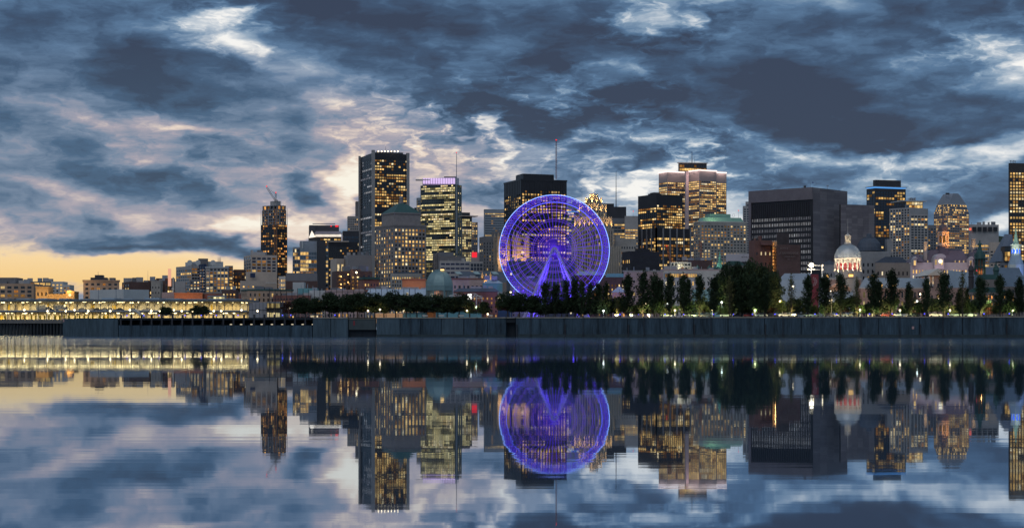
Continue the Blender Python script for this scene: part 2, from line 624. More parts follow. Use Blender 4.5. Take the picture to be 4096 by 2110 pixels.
def block(b, px0, pxc, px1, yt, D, th=22, dep=None, m=None, L=None, Rt=None, part='wall', yb=None, ov=0.0, roof=None, extra=None):
    """a rectangular volume with its near corner on column pxc; L and Rt are the window faces left and right of it"""
    m = m or CONC
    C, Rr, Bk, Ll = plan(px0, pxc, px1, D, th, dep)
    z1 = Z(yt, D)
    z0 = GZ if yb is None else Z(yb, D)
    mb, panes = MB(), []
    facade(mb, panes, C, Rr, z0, z1, D, Rt, max(px1 - pxc, 1))
    facade(mb, panes, Ll, C, z0, z1, D, L, max(pxc - px0, 1))
    for p, q in ((Rr, Bk), (Bk, Ll)):
        mb.quad((p[0], p[1], z0), (q[0], q[1], z0), (q[0], q[1], z1), (p[0], p[1], z1))
    e = z1 - 0.25
    mb.quad((C[0], C[1], e), (Rr[0], Rr[1], e), (Bk[0], Bk[1], e), (Ll[0], Ll[1], e))
    w = mb.build(part, m, b)
    place_panes(b, panes)
    return dict(C=C, R=Rr, B=Bk, L=Ll, z0=z0, z1=z1, D=D, th=R(th), obj=w, poly=[C, Rr, Bk, Ll])


def slab(b, name, px0, px1, yt, yb, D, dep, m, th=0.0, parent=None, bury=0.6):
    """a plain box: front face from px0 to px1, rows yt to yb"""
    mb = MB()
    t = R(th)
    lu = M(px1 - px0, D) / max(0.2, math.cos(t))
    mb.obox((X(px0, D), D), t, lu, dep, Z(yb, D) - bury, Z(yt, D))
    return mb.build(name, m, parent or b)


def grow(poly, k):
    cx = sum(p[0] for p in poly) / len(poly)
    cy = sum(p[1] for p in poly) / len(poly)
    out = []
    for x, y in poly:
        l = math.hypot(x - cx, y - cy)
        out.append((cx + (x - cx) * (1 + k / l), cy + (y - cy) * (1 + k / l)))
    return out


def band(b, name, poly, z0, z1, m, k=0.4, parent=None, top=None):
    mb = MB()
    mb.prism(grow(poly, k), z0, z1, bottom=True, top=grow(poly, top) if top is not None else None)
    return mb.build(name, m, parent or b)


def mast(b, px, y0, y1, D, r=0.35, m=None, tip=True, dy=6.0, name='mast'):
    mb = MB()
    p = (X(px, D), D + dy)
    mb.tube(p + (Z(y1, D) - 1.0,), p + (Z(y0, D),), r, r * 0.35, 5)
    o = mb.build(name, m or STEEL, b)
    if tip:
        q = MB()
        q.lathe(p[0], p[1], [(0.05, Z(y0, D)), (0.55, Z(y0, D) + 0.5), (0.05, Z(y0, D) + 1.0)], 6)
        q.build('beacon', RED, o)
    return o


def clutter(b, blk, n, h=(1.2, 3.2), m=None, seed=1):
    """plant boxes, hatches and pipes standing on a roof, each a part"""
    r = random.Random(seed)
    C, Rr, Ll = blk['C'], blk['R'], blk['L']
    u = (Rr[0] - C[0], Rr[1] - C[1])
    v = (Ll[0] - C[0], Ll[1] - C[1])
    lu, lv = math.hypot(*u), math.hypot(*v)
    for i in range(n):
        a, c = (i + r.uniform(0.15, 0.6)) / n * 0.9, r.uniform(0.08, 0.5)
        p = (C[0] + u[0] * a + v[0] * c, C[1] + u[1] * a + v[1] * c)
        hh = r.uniform(*h)
        mb = MB()
        if r.random() < 0.7:
            mb.obox(p, blk['th'], min(lu * 0.3, r.uniform(1.5, 5)), min(lv * 0.3, r.uniform(2, 4)), blk['z1'] - 0.3, blk['z1'] + hh)
            mb.build('roof_unit', m or rng.choice((STEEL, CONC, CONC_D)), b)
        else:
            mb.tube(p + (blk['z1'] - 0.3,), p + (blk['z1'] + hh * 1.3,), 0.22, 0.18, 6)
            mb.build('vent_pipe', STEEL, b)


def light(kind, loc, energy, color, size=0.5, rot=None, spot=None, size_y=None, blend=0.5):
    ld = bpy.data.lights.new(kind.lower() + '_lamp', kind)
    ld.energy = energy
    ld.color = color
    if kind == 'AREA':
        ld.size = size
        if size_y:
            ld.shape = 'RECTANGLE'
            ld.size_y = size_y
    elif kind == 'SPOT':
        ld.spot_size = R(spot or 60)
        ld.spot_blend = blend
        ld.shadow_soft_size = size
    else:
        ld.shadow_soft_size = size
    o = bpy.data.objects.new(ld.name, ld)
    o.location = loc
    if rot is not None:
        o.rotation_euler = (Vector(rot) - Vector(loc)).to_track_quat('-Z', 'Y').to_euler()
    COL.objects.link(o)
    return o

# ------------------------------------------------------------------ the setting: river, ground, hill
def ordinal(i):
    w = 'first second third fourth fifth sixth seventh eighth ninth tenth eleventh twelfth thirteenth fourteenth fifteenth sixteenth seventeenth eighteenth nineteenth'.split()
    if i < 19:
        return w[i]
    t = {20: 'twentieth', 30: 'thirtieth', 40: 'fortieth', 50: 'fiftieth', 60: 'sixtieth', 70: 'seventieth'}
    n = i + 1
    if n in t:
        return t[n]
    return {2: 'twenty', 3: 'thirty', 4: 'forty', 5: 'fifty', 6: 'sixty', 7: 'seventy'}[n // 10] + '-' + w[n % 10 - 1]


def water_material():
    m = bpy.data.materials.new('river_water')
    m.use_nodes = True
    t = NT(m.node_tree)
    t.t.nodes.clear()
    pos = t.n('ShaderNodeNewGeometry').outputs['Position']
    # long low swell lying across the view, smoothed as in a long exposure
    a = t.noise(t.vm('MULTIPLY', pos, (0.010, 0.16, 1.0)), 1.0, 3.0, 0.55)
    c = t.noise(t.vm('MULTIPLY', pos, (0.05, 0.9, 1.0)), 1.0, 2.0, 0.5)
    h = t.m('ADD', t.m('MULTIPLY', a, 0.7), t.m('MULTIPLY', c, 0.10))
    b = t.n('ShaderNodeBump', {'Strength': 0.015, 'Distance': 0.5, 'Height': h})
    calm = t.noise(t.vm('MULTIPLY', pos, (0.0035, 0.045, 1.0)), 1.0, 3.0, 0.6)
    rough = t.mr(calm, 0.35, 0.7, 0.012, 0.032, 'LINEAR')
    # the current ruffles the water off the quay; it lies calm on the near side
    ypos = t.n('ShaderNodeSeparateXYZ', {0: pos}).outputs[1]
    ruffle = t.mr(t.m('ADD', ypos, t.m('MULTIPLY', calm, 160.0)), 235.0, 520.0, 0.0, 0.09)
    rough = t.m('ADD', rough, ruffle)
    g = t.n('ShaderNodeBsdfGlossy', {'Color': (0.68, 0.75, 0.84, 1), 'Roughness': rough, 'Normal': b.outputs[0]})
    d = t.n('ShaderNodeBsdfDiffuse', {'Color': (0.05, 0.09, 0.135, 1)})
    s = t.n('ShaderNodeMixShader', {0: 0.88, 1: d.outputs[0], 2: g.outputs[0]})
    o = t.n('ShaderNodeOutputMaterial')
    t.t.links.new(s.outputs[0], o.inputs[0])
    return m


mb = MB()
mb.quad((-4000, -400, 0), (4000, -400, 0), (4000, 1500, 0), (-4000, 1500, 0))
tag(mb.build('water', water_material()), kind='structure')

WA = (X(247, 650), 650.0)
WB = (X(4096, 557), 557.0)
WDIR = Vector((WB[0] - WA[0], WB[1] - WA[1])).normalized()
WTH = math.atan2(WDIR.y, WDIR.x)


def on_wall(px, back=0.0):
    """point of the quay edge on photo column px, or `back` metres behind it"""
    k = (px - CX) / FPX
    t = (k * WA[1] - WA[0]) / (WDIR.x - k * WDIR.y)
    # behind the edge: shift the line first so that the column stays the same
    ax, ay = WA[0] - WDIR.y * back, WA[1] + WDIR.x * back
    t = (k * ay - ax) / (WDIR.x - k * WDIR.y)
    return (ax + WDIR.x * t, ay + WDIR.y * t)


mb = MB()
far = 20000.0
we = on_wall(5200, 0.6)
wa = on_wall(249, 0.6)
pts = [(-far, 765), (wa[0], 765), wa, we, (far, we[1]), (far, far), (-far, far)]
k0 = len(mb.v)
mb.v += [(x, y, GZ - 0.05) for x, y in pts]
mb.f.append(tuple(range(len(pts))))
mb.mi.append(0)
tag(mb.build('ground', mat('asphalt_ground', (0.05, 0.05, 0.05), 0.9, vary=0.3)), kind='structure')

# wooded hill far behind the towers
mb = MB()
hx0, hx1, hy = X(3890, 3600), X(4600, 3600), 3600.0
prev = None
for i in range(41):
    s = i / 40.0
    x = hx0 + (hx1 - hx0) * s
    top = GZ + (Z(926, hy) - GZ) * (0.80 + 0.20 * math.sin(0.4 + s * 3.0)) * min(1.0, s * 7 + .3) + 2.2 * math.sin(i * 2.3) + 1.5 * math.sin(i * 5.1)
    ring = [(x, hy - 350, GZ - 2), (x, hy - 150, GZ + (top - GZ) * 0.7), (x, hy, top), (x, hy + 400, GZ - 2)]
    if prev:
        for q in range(3):
            mb.quad(prev[q], ring[q], ring[q + 1], prev[q + 1])
    prev = ring
tag(mb.build('hill', mat('hill_wood', (0.03, 0.045, 0.03), 0.95, vary=0.4, scale=0.03)), kind='structure')

# ------------------------------------------------------------------ quay wall
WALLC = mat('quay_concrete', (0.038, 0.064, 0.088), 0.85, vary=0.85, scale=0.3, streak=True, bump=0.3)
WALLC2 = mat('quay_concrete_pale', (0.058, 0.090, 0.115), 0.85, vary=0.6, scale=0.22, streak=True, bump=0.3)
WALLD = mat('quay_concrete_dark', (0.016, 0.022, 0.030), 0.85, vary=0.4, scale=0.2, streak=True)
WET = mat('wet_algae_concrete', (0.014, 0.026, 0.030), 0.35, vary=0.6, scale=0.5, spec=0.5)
COPING = mat('coping_stone_lit', (0.30, 0.27, 0.22), 0.8, vary=0.3, scale=0.4)  # paler than the wall: light along the top edge put into the colour


def wall_piece(parent, name, px0, px1, z0, z1, m, back=0.0, thick=3.0, gap=0.12):
    a, b = on_wall(px0, back), on_wall(px1, back)
    L = math.hypot(b[0] - a[0], b[1] - a[1])
    q = MB()
    q.obox((a[0] + WDIR.x * gap, a[1] + WDIR.y * gap), WTH, L - 2 * gap, thick, z0, z1)
    return q.build(name, m, parent)


q0 = on_wall(1250)
quay = thing('quay_wall', 'long streaked grey concrete quay wall standing in the river below the trees', 'wall', (q0[0], q0[1], 0))
wall_piece(quay, 'wall_core', 1252, 1391, -2.0, 6.7, WALLD, back=.5, thick=2.2)
wall_piece(quay, 'wall_core', 1507, 2022, -2.0, 6.7, WALLD, back=.5, thick=2.2)
wall_piece(quay, 'wall_core', 2064, 4890, -2.0, 6.7, WALLD, back=.5, thick=2.2)
joints = [1250, 1322, 1392]
for a, b in zip(joints, joints[1:]):
    wall_piece(quay, 'wall_panel', a, b, -2.0, 6.78, WALLC2)
wall_piece(quay, 'niche_wall', 1392, 1505, -2.0, 2.6, WALLD, back=1.6)
gate = wall_piece(quay, 'steel_gate', 1394, 1503, 2.6, 6.6, mat('gate_green_grey', (0.05, 0.065, 0.07), 0.6), back=0.35, thick=0.9)
wall_piece(gate, 'red_notice', 1412, 1421, 4.2, 5.9, mat('notice_red', (0.22, 0.03, 0.04), 0.6), back=0.28, thick=0.06)
wall_piece(gate, 'top_rail', 1392, 1505, 6.605, 6.78, COPING, back=0.1, thick=1.4)
joints = [1505, 1600, 1683, 1765, 1855, 1950, 2024]
for i, (a, b) in enumerate(zip(joints, joints[1:])):
    wall_piece(quay, 'wall_panel', a, b, -2.0, 6.78, WALLC if i % 3 else WALLC2)
wall_piece(quay, 'niche_wall', 2024, 2062, -2.0, 5.2, WALLD, back=2.2)
wall_piece(quay, 'niche_lintel', 2024, 2062, 5.2, 6.78, WALLD, back=0.25)
joints = [2062, 2160, 2256, 2392, 2509, 2640, 2773, 2912, 3058, 3205, 3358, 3515, 3678, 3850, 4024, 4190, 4380, 4600, 4900]
for i, (a, b) in enumerate(zip(joints, joints[1:])):
    wall_piece(quay, 'wall_panel', a, b, -2.0, 6.78, WALLC)
wall_piece(quay, 'footing_ledge', 2063, 4900, -2.0, 1.05, WET, back=-0.35, thick=0.3)
wall_piece(quay, 'footing_ledge', 1506, 2023, -2.0, 0.9, WET, back=-0.3, thick=0.25)
for a, b in ((1250, 1391), (1506, 2023), (2025, 2061), (2063, 2600), (2600, 3200), (3200, 3800), (3800, 4900)):
    wall_piece(quay, 'coping', a, b, 6.785, GZ + 0.03, COPING, back=-0.18, thick=1.6)
for px in (1640, 1905, 2120, 2330, 2575, 2842, 3130, 3440, 3596, 3770, 3940):
    q = MB()
    a, c = on_wall(px, -.5), on_wall(px + 5, -.5)
    for e in (a, c):
        q.tube((e[0], e[1], -.5), (e[0], e[1], 7.3), .07, n=4)
    for k in range(14):
        z = .3 + k * .5
        q.tube((a[0], a[1], z), (c[0], c[1], z), .05, n=4, cap=False)
    q.build('ladder', BLACK, quay)
for px in (2065, 2258, 2511, 2775, 3060, 3360, 3680, 4026):
    wall_piece(quay, 'timber_fender', px, px + 4, -1.0, 4.6, BLACK, back=-.6, thick=.35, gap=0)
if True:
    wall_piece(quay, 'notice_board', 3646, 3658, 2.9, 3.8, mat('notice_pink', (0.45, 0.28, 0.27), 0.7), back=-0.06, thick=0.05)

# left arm of the quay: a pale block, then an overhanging deck on steel posts over a low wall
q0 = on_wall(250)
pier = thing('pier', 'dark pier with overhanging deck on posts above a low concrete wall', 'pier', (q0[0], q0[1], 0))
wall_piece(pier, 'end_block', 250, 473, -2.0, 6.9, WALLC2, thick=100)
wall_piece(pier, 'sign_plate', 251, 258, 5.6, 6.8, mat('notice_pink', (0.45, 0.28, 0.27), 0.7), back=-0.08, thick=0.06)
joints = [474, 560, 640, 735, 820, 905, 990, 1075, 1160, 1249]
for a, b in zip(joints, joints[1:]):
    wall_piece(pier, 'low_wall_panel', a, b, -2.0, 4.25, WALLC)
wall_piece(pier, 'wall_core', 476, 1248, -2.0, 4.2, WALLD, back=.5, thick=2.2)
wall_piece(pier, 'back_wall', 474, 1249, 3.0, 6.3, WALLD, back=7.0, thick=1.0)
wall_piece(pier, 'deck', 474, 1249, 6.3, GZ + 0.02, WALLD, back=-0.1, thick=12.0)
i = 0
px = 480
while px < 1250:
    wall_piece(pier, 'post', px, px + 6, 4.25, GZ + 1.25, BLACK, back=-0.25, thick=0.5, gap=0.0)
    if px + 40 < 1245:
        a, b = on_wall(px + 36, 2.0), on_wall(px + 42, 2.0)
        q = MB()
        q.tube((a[0], a[1], 4.2), (b[0], b[1], 6.3), 0.28, n=5)
        q.build('strut', BLACK, pier)
    if px > 860:
        wall_piece(pier, 'deck_lamp', px + 28, px + 38, 4.45, 4.75, glow('deck_lamp_glow', (1.0, 0.85, 0.6), 0.8), back=1.5, thick=0.3)
    px += 41
wall_piece(pier, 'deck_rail', 474, 1249, GZ + 1.12, GZ + 1.22, STEEL, back=-0.15, thick=0.08)
wall_piece(pier, 'lower_rail', 474, 1249, GZ + 0.55, GZ + 0.62, STEEL, back=-0.15, thick=0.06)

# far quay of round piles under the lit shed
pq = thing('piled_quay', 'dark quay on a row of round piles below the lit shed', 'quay', (X(120, 760), 760, 0))
mb = MB()
mb.box(X(-500, 760), X(246, 760), 760, 766, 5.3, GZ - 0.02)
mb.build('cap_beam', mat('cap_beam_concrete', (0.16, 0.15, 0.14), 0.85, vary=0.3), pq)
mb = MB()
mb.box(X(-500, 760), X(110, 760), 763, 764, -2, 5.3)
mb.build('back_wall', OFFW, pq)
mb = MB()
mb.box(X(110, 760), X(246, 760), 763.2, 764.2, -2, 5.3)
mb.build('back_wall', WALLD, pq)
pm = None
for i in range(34):
    x = X(240 - i * 13.2, 760)
    if pm is None:
        q = MB()
        q.tube((0, 0, -2), (0, 0, 5.35), 0.52, 0.52, 8)
        po = q.build('pile', mat('pile_dark', (0.025, 0.03, 0.035), 0.7))
        pm = po.data
        bpy.data.objects.remove(po)
    po = bpy.data.objects.new('pile', pm)
    po.location = (x - pq.location[0], 1.2, 0)
    po.parent = pq
    COL.objects.link(po)

# guard rail along the edge
rail = thing('guard_rail', 'thin dark steel guard rail along the top edge of the quay wall', 'railing', (on_wall(1260)[0], on_wall(1260)[1], GZ))
for a, b in ((1250, 2000), (2000, 2700), (2700, 3400), (3400, 4300)):
    for z in (0.45, 0.8, 1.15):
        wall_piece(rail, 'rail_bar', a, b, GZ + z, GZ + z + 0.05, BLACK, back=0.35, thick=0.05)
px = 1255
while px < 4140:
    wall_piece(rail, 'rail_post', px, px + 2.2, GZ, GZ + 1.3, BLACK, back=0.3, thick=0.15, gap=0)
    px += 48

# ------------------------------------------------------------------ lit two-storey shed at the left
SD = 785.0
shed = thing('dock_shed', 'long two-storey open dock shed brightly lit from inside', 'shed', (X(480, SD), SD, GZ))
SHX0, SHX1 = X(-120, SD), X(993, SD)
zd, zr = Z(1243, SD), Z(1205, SD)
CREAM = mat('cream_wall', (0.55, 0.50, 0.38), 0.8, vary=0.25, scale=0.2)
SHEDM = mat('shed_steel', (0.14, 0.14, 0.13), 0.5, 0.3)
mb = MB()
mb.box(SHX0, SHX1, SD - 2.5, SD + 34, zr, zr + 0.9)
rf = mb.build('roof', mat('shed_roof', (0.12, 0.14, 0.16), 0.6), shed)
for i in range(13):
    mb = MB()
    x = SHX0 + (SHX1 - SHX0) * (i + 0.1) / 13
    mb.box(x, x + rng.uniform(4, 9), SD + 2, SD + 20, zr + 0.9, zr + 0.9 + rng.uniform(0.3, 0.9))
    mb.build('skylight', ZINC, rf)
mb = MB()
mb.box(SHX0, SHX1, SD - 3.2, SD + 34, zd - 0.65, zd)
mb.build('upper_deck', SHEDM, shed)
mb = MB()
mb.box(SHX0, SHX1, SD - 3.4, SD - 3.2, zd - 0.3, zd + 0.35)
mb.build('deck_edge', STEEL, shed)
nb = 36
for i in range(nb):
    x0 = SHX0 + (SHX1 - SHX0) * i / nb
    x1 = SHX0 + (SHX1 - SHX0) * (i + 1) / nb
    for z0, z1 in ((GZ, zd - 0.65), (zd, zr)):
        mb = MB()
        mb.box(x0 + 0.05, x1 - 0.05, SD + 20 + rng.uniform(0, 0.3), SD + 20.4, z0, z1)
        mb.build('wall_panel', rng.choice((CREAM, CREAM, OFFW)), shed)
        # doors and openings in the rear wall
        if rng.random() < 0.6:
            mb = MB()
            a = x0 + rng.uniform(0.3, 0.8)
            mb.box(a, a + rng.uniform(0.9, 1.9), SD + 19.7, SD + 19.95, z0, z0 + (z1 - z0) * rng.uniform(0.6, 0.92))
            mb.build('door', rng.choice((DARK, STEEL, STONE_D, mat('yellow_door', (0.5, 0.36, 0.06), 0.7))), shed)
for i in range(nb + 1):
    x = SHX0 + (SHX1 - SHX0) * i / nb
    for row, yy in ((0, SD - 1.6), (1, SD + 9.0)):
        mb = MB()
        mb.tube((x, yy, GZ), (x, yy, zd - 0.65), 0.2, n=6)
        mb.build('column', SHEDM, shed)
        mb = MB()
        mb.tube((x, yy, zd), (x, yy, zr), 0.15, n=6)
        cc = mb.build('column', SHEDM, shed)
        for s in (-1, 1):
            mb = MB()
            mb.tube((x, yy, zd + 2.3), (x + s * 1.5, yy, zr), 0.10, n=5)
            mb.build('brace', SHEDM, cc)
for lvl, z in ((0, zd - 0.8), (1, zr - 0.15)):
    for i in range(34):
        x = SHX0 + (SHX1 - SHX0) * (i + rng.uniform(0.0, 1.0)) / 34
        yy = SD + rng.choice((0.5, 4.0, 6.0, 12.0, 16.0))
        mb = MB()
        hw = rng.uniform(.3, .9)
        mb.box(x - hw, x + hw, yy, yy + 0.35, z - rng.uniform(.16, .5), z - 0.02)
        mb.build('ceiling_lamp', glow('shed_lamp', (1.0, 0.80, 0.40), 4.0), shed)
    for i in range(5):
        x = SHX0 + (SHX1 - SHX0) * (i + 0.5) / 5
        ld = light('AREA', (x, SD + 9, z - 0.4), 15000 if lvl == 0 else 8500, (1.0, 0.74, 0.33), (SHX1 - SHX0) / 5.2, size_y=14, rot=(x, SD + 9, 0))
mb = MB()
mb.box(SHX0, SHX1, SD - 3.3, SD - 3.24, zd + 0.95, zd + 1.02)
mb.build('deck_rail', STEEL, shed)
# escalator-like stair from the deck
mb = MB()
xa, xb = X(548, SD), X(588, SD)
mb.tube((xa, SD - 4.6, zd + 0.6), (xb, SD - 4.6, GZ + 1.0), 0.7, n=4)
mb.build('stair', OFFW, shed)
# grey end pavilion
ep = thing('pavilion', 'plain grey clad pavilion at the end of the lit shed', 'building', (X(995, SD), SD, GZ))
slab(ep, 'clad_wall', 994, 1066, 1208, 1262, SD - 1, 30, mat('grey_cladding', (0.30, 0.29, 0.31), 0.7, vary=0.1), bury=6)
for k in range(5):
    slab(ep, 'cladding_joint', 994 + k * 14.4, 995 + k * 14.4, 1209, 1262, SD - 1.1, 0.08, DARK, bury=5)
slab(ep, 'lower_band', 994, 1066, 1238, 1239.5, SD - 1.15, 0.08, DARK, bury=0)
for k in range(6):
    slab(ep, 'window', 1069 + k * 8.5, 1076 + k * 8.5, 1249 + (k % 3), 1262, SD, 0.3, PAL['yellow'][1 if k % 3 else 3], bury=0.5)
    slab(ep, 'window', 1069 + k * 8.5, 1076 + k * 8.5, 1212, 1232, SD, 0.3, PAL['yellow'][2], bury=0)
slab(ep, 'glazed_wall', 1067, 1120, 1206, 1262, SD + 0.3, 26, mat('pavilion_grey', (0.22, 0.22, 0.24), 0.6), bury=6)
slab(ep, 'canopy', 1060, 1130, 1230, 1233, SD - 6, 8, BLACK, bury=0)

# ------------------------------------------------------------------ city, from the west end to the wheel
# --- far left low blocks
b = building('stone_warehouse', 'brown stone warehouse with a flat roof and a few lit windows, at the far left', 0, 1150)
w = block(b, -60, -60, 135, 1133, 1150, 4, 30, STONE_W, None, F(26, 17, .62, .62, .5, 'warm', .05))
block(b, -60, -60, 67, 1109, 1165, 4, 20, STONE_D, part='rooftop_block')
clutter(b, w, 5, seed=3)
b = building('long_flat_roofed_block', 'long low block with a lit glazed top floor behind the brown stone warehouse', 140, 1230)
w = block(b, 66, 66, 206, 1125, 1230, 3, 20, STONE_D, None, F(22, 14, .85, .66, .55, 'warm', .02))
clutter(b, w, 6, seed=4)
b = building('white_apartment_block', 'small white apartment block with balconies beside the floodlit station pavilion', 205, 1190)
block(b, 205, 205, 253, 1125, 1190, 5, 18, OFFW, None, F(14, 12, .55, .5, .2, 'warm', .05))
block(b, 253, 253, 279, 1138, 1188, 5, 18, OFFW, None, F(12, 11, .7, .55, .5, 'warm', .05), part='lower_wing')
b = building('station_pavilion', 'low sandstone station with cornice and clock pavilion, floodlit golden', 143, 1130)
GOLDST = mat('sandstone', (0.46, 0.30, 0.14), 0.8, vary=0.2)
w1 = block(b, 143, 143, 193, 1147, 1130, 4, 16, GOLDST, None, F(16, 26, .4, .5, .6, 'warm', .1, .3))
w2 = block(b, 193, 193, 263, 1177, 1131, 4, 14, GOLDST, None, F(14, 30, .5, .4, .8, 'warm', .1, .3), part='arcade')
w3 = block(b, 263, 263, 297, 1166, 1129, 4, 16, GOLDST, part='clock_pavilion')
for w in (w1, w2, w3):
    band(b, 'cornice', w['poly'], w['z1'] - 0.5, w['z1'] + 0.3, GOLDST, 0.5)
mb = MB()
x0, x1, yy = X(263, 1129), X(297, 1129), 1129.0
mb.v += [(x0, yy - .6, w3['z1'] + .3), (x1, yy - .6, w3['z1'] + .3), ((x0 + x1) / 2, yy - .6, Z(1160, 1129)), (x0, yy + 3, w3['z1'] + .3), (x1, yy + 3, w3['z1'] + .3), ((x0 + x1) / 2, yy + 3, Z(1160, 1129))]
mb.f += [(0, 1, 2), (5, 4, 3), (0, 2, 5, 3), (2, 1, 4, 5)]
mb.mi += [0] * 4
mb.build('pediment', GOLDST, b)
mb = MB()
mb.tube(((x0 + x1) / 2, yy - .5, Z(1179, 1129)), ((x0 + x1) / 2, yy - .15, Z(1179, 1129)), M(5.5, 1129), n=16)
mb.build('clock_face', glow('clock_glow', (1.0, 0.75, 0.35), 1.6), b)
for px in (165, 230, 280):
    light('AREA', (X(px, 1130), 1121, Z(1195, 1130)), 900, (1.0, 0.62, 0.2), M(50, 1130), size_y=2, rot=(X(px, 1130), 1131, Z(1160, 1130)))
b = building('brown_corner_office', 'ten-storey brown stone corner block with a dark rooftop mass, behind the white hall', 333, 1140)
w = block(b, 310, 333, 477, 1119, 1140, 14, None, STONE_W, F(6, 15, .5, .6, .12, 'warm', .03), F(23, 17, .5, .5, .06, 'warm', .05))
band(b, 'cornice', w['poly'], w['z1'] - .8, w['z1'] + .1, STONE_W, .7)
block(b, 360, 362, 428, 1109, 1150, 10, 18, DARK, part='rooftop_mass')
block(b, 377, 379, 413, 1099, 1152, 10, 12, DARK, part='penthouse')
slab(b, 'roof_unit', 437, 455, 1110, 1119, 1152, 6, STONE_D)
mast(b, 384, 1083, 1100, 1150, .2, tip=False)
light('AREA', (X(318, 1140) - 6, 1128, Z(1150, 1140)), 1500, (1.0, 0.6, 0.2), 8, rot=(X(322, 1140), 1142, Z(1125, 1140)))
b = building('dark_brick_warehouse', 'dark red brick warehouse range with a golden lit gable and roof vents', 490, 1155)
w = block(b, 488, 517, 600, 1126, 1155, 25, None, BRICK_D, F(10, 16, .6, .7, .9, 'warm', .04), None)
w2 = block(b, 592, 592, 660, 1122, 1162, 3, 20, BRICK_D, None, F(24, 20, .35, .5, .5, 'warm', .1), part='rear_wing')
block(b, 604, 604, 642, 1122, 1150, 3, 10, STONE, None, F(12, 22, .35, .35, .0, 'warm', .1), part='pale_gable')
block(b, 494, 494, 531, 1111, 1170, 3, 12, CONC, part='penthouse')
block(b, 624, 624, 690, 1112, 1175, 3, 12, BRICK_D, part='rooftop_block')
clutter(b, w, 6, (1, 4), seed=6)
clutter(b, w2, 4, (1, 4), seed=7)
mast(b, 584, 1078, 1126, 1155, .15, tip=False)
b = building('museum_tower', 'narrow glazed brick tower carrying a tall pale pink light panel', 657, 1120)
w = block(b, 655, 660, 697, 1112, 1120, 10, 14, BRICK_D, None, F(8, 18, .7, .7, .25, 'warm', .04, .4))
slab(b, 'light_panel', 672, 684, 1074, 1140, 1117, 0.8, glow('pink_panel', (0.95, 0.48, 0.32), 0.85))
slab(b, 'base', 647, 696, 1168, 1200, 1100, 10, STONE_P, bury=5)
slab(b, 'pylon', 690, 694, 1108, 1170, 1112, 1.5, LIME)
mb = MB()
mb.tube((X(691, 1108), 1108, Z(1154, 1108)), (X(691, 1108), 1108.5, Z(1154, 1108)), M(5, 1108), n=14)
mb.build('disc', LIME, b)
b = building('white_hall', 'large plain white windowless hall rising behind the lit shed', 494, 1000)
block(b, 359, 494, 596, 1156, 1000, 52, None, OFFW)
for px in (393, 463):
    slab(b, 'ladder', px, px + 2.5, 1156, 1200, 985, .3, STEEL)
slab(b, 'low_annex', 596, 636, 1191, 1201, 1000, 12, OFFW, bury=6)

# --- office and flats group, x 690 - 1110
b = building('grey_glass_office', 'grey curtain-walled office with rooftop plant and dish aerials', 765, 1250)
w = block(b, 704, 766, 812, 1063, 1250, 36, None, CONC, F(8, 12.5, .82, .55, .22, 'paleglass', .05), F(10, 12.5, .9, .6, .35, 'warm', .03))
block(b, 741, 790, 893, 1044, 1275, 30, None, OFFW, part='plant_room')
block(b, 791, 793, 832, 1033, 1270, 10, 10, STONE_D, part='penthouse')
for px, y in ((760, 1050), (793, 1050), (853, 1050)):
    mb = MB()
    mb.lathe(0, 0, [(0.2, 0), (1.6, .5), (2.0, .9)], 10)
    mb.v = [(X(px, 1245) + x, 1245 - z, Z(y, 1245) + yv) for x, yv, z in mb.v]
    mb.build('dish_aerial', OFFW, b)
for px in (867, 872, 877):
    mast(b, px, 1026, 1045, 1265, .3, tip=False)
clutter(b, w, 4, seed=9)
b = building('blue_panel_flats', 'block of flats with a dark blue end panel and pale stacked balconies', 802, 1200)
BLUEP = mat('blue_panel', (0.02, 0.035, 0.085), 0.6)
block(b, 796, 815, 826, 1055, 1195, 30, None, BLUEP, F(9, 11.5, .6, .6, .3, 'warm'), None)
w = block(b, 815, 822, 914, 1068, 1192, 10, 24, CONC, None, F(15, 12, .68, .66, .4, 'warm', .02), part='flats_wall')
block(b, 898, 900, 932, 1062, 1205, 10, 14, STONE_D, None, F(16, 13, .7, .6, .6, 'warm', .02), part='end_wing')
band(b, 'parapet', w['poly'], w['z1'] - .5, w['z1'] + .3, OFFW, .6)
for r in range(11):
    for px in (800, 812, 826, 832):
        slab(b, 'balcony', px, px + 6, 1075 + r * 11.5 + (px % 3), 1079 + r * 11.5 + (px % 3), 1188, 1.6, LIME, bury=0)
b = building('grey_infill_block', 'lower grey block with dark windows wedged below the glass office', 760, 1150)
block(b, 757, 759, 800, 1118, 1150, 10, 14, CONC_D, None, F(12, 12, .5, .5, .3, 'warm'))
block(b, 695, 697, 742, 1125, 1145, 10, 14, CONC, part='blank_wing')
b = building('dark_brick_flats', 'narrow dark brick flats with warm lit bay windows', 930, 1220)
block(b, 928, 936, 980, 1077, 1220, 12, None, BRICK_D, F(8, 13, .6, .6, .5, 'orange'), F(15, 13, .6, .55, .42, 'orange', .05))
b = building('beige_condominium', 'stepped beige condominium with glass corner bays, below the unfinished tower', 1000, 1180)
w = block(b, 975, 1004, 1108, 1019, 1200, 20, None, BEIGE, F(9, 12.5, .85, .75, .15, 'paleglass', .02), F(20, 12.5, .72, .68, .22, 'orange', .03))
block(b, 1004, 1006, 1062, 1007, 1210, 15, 20, CONC, part='penthouse')
clutter(b, w, 3, (2, 5), seed=12)
w = block(b, 983, 986, 1104, 1086, 1165, 12, 20, BEIGE, None, F(21, 15, .34, .42, .5, 'warm', .30, .1), part='terrace_block')
band(b, 'string_course', w['poly'], w['z1'] - 8.0, w['z1'] - 7.3, LIME, .3)
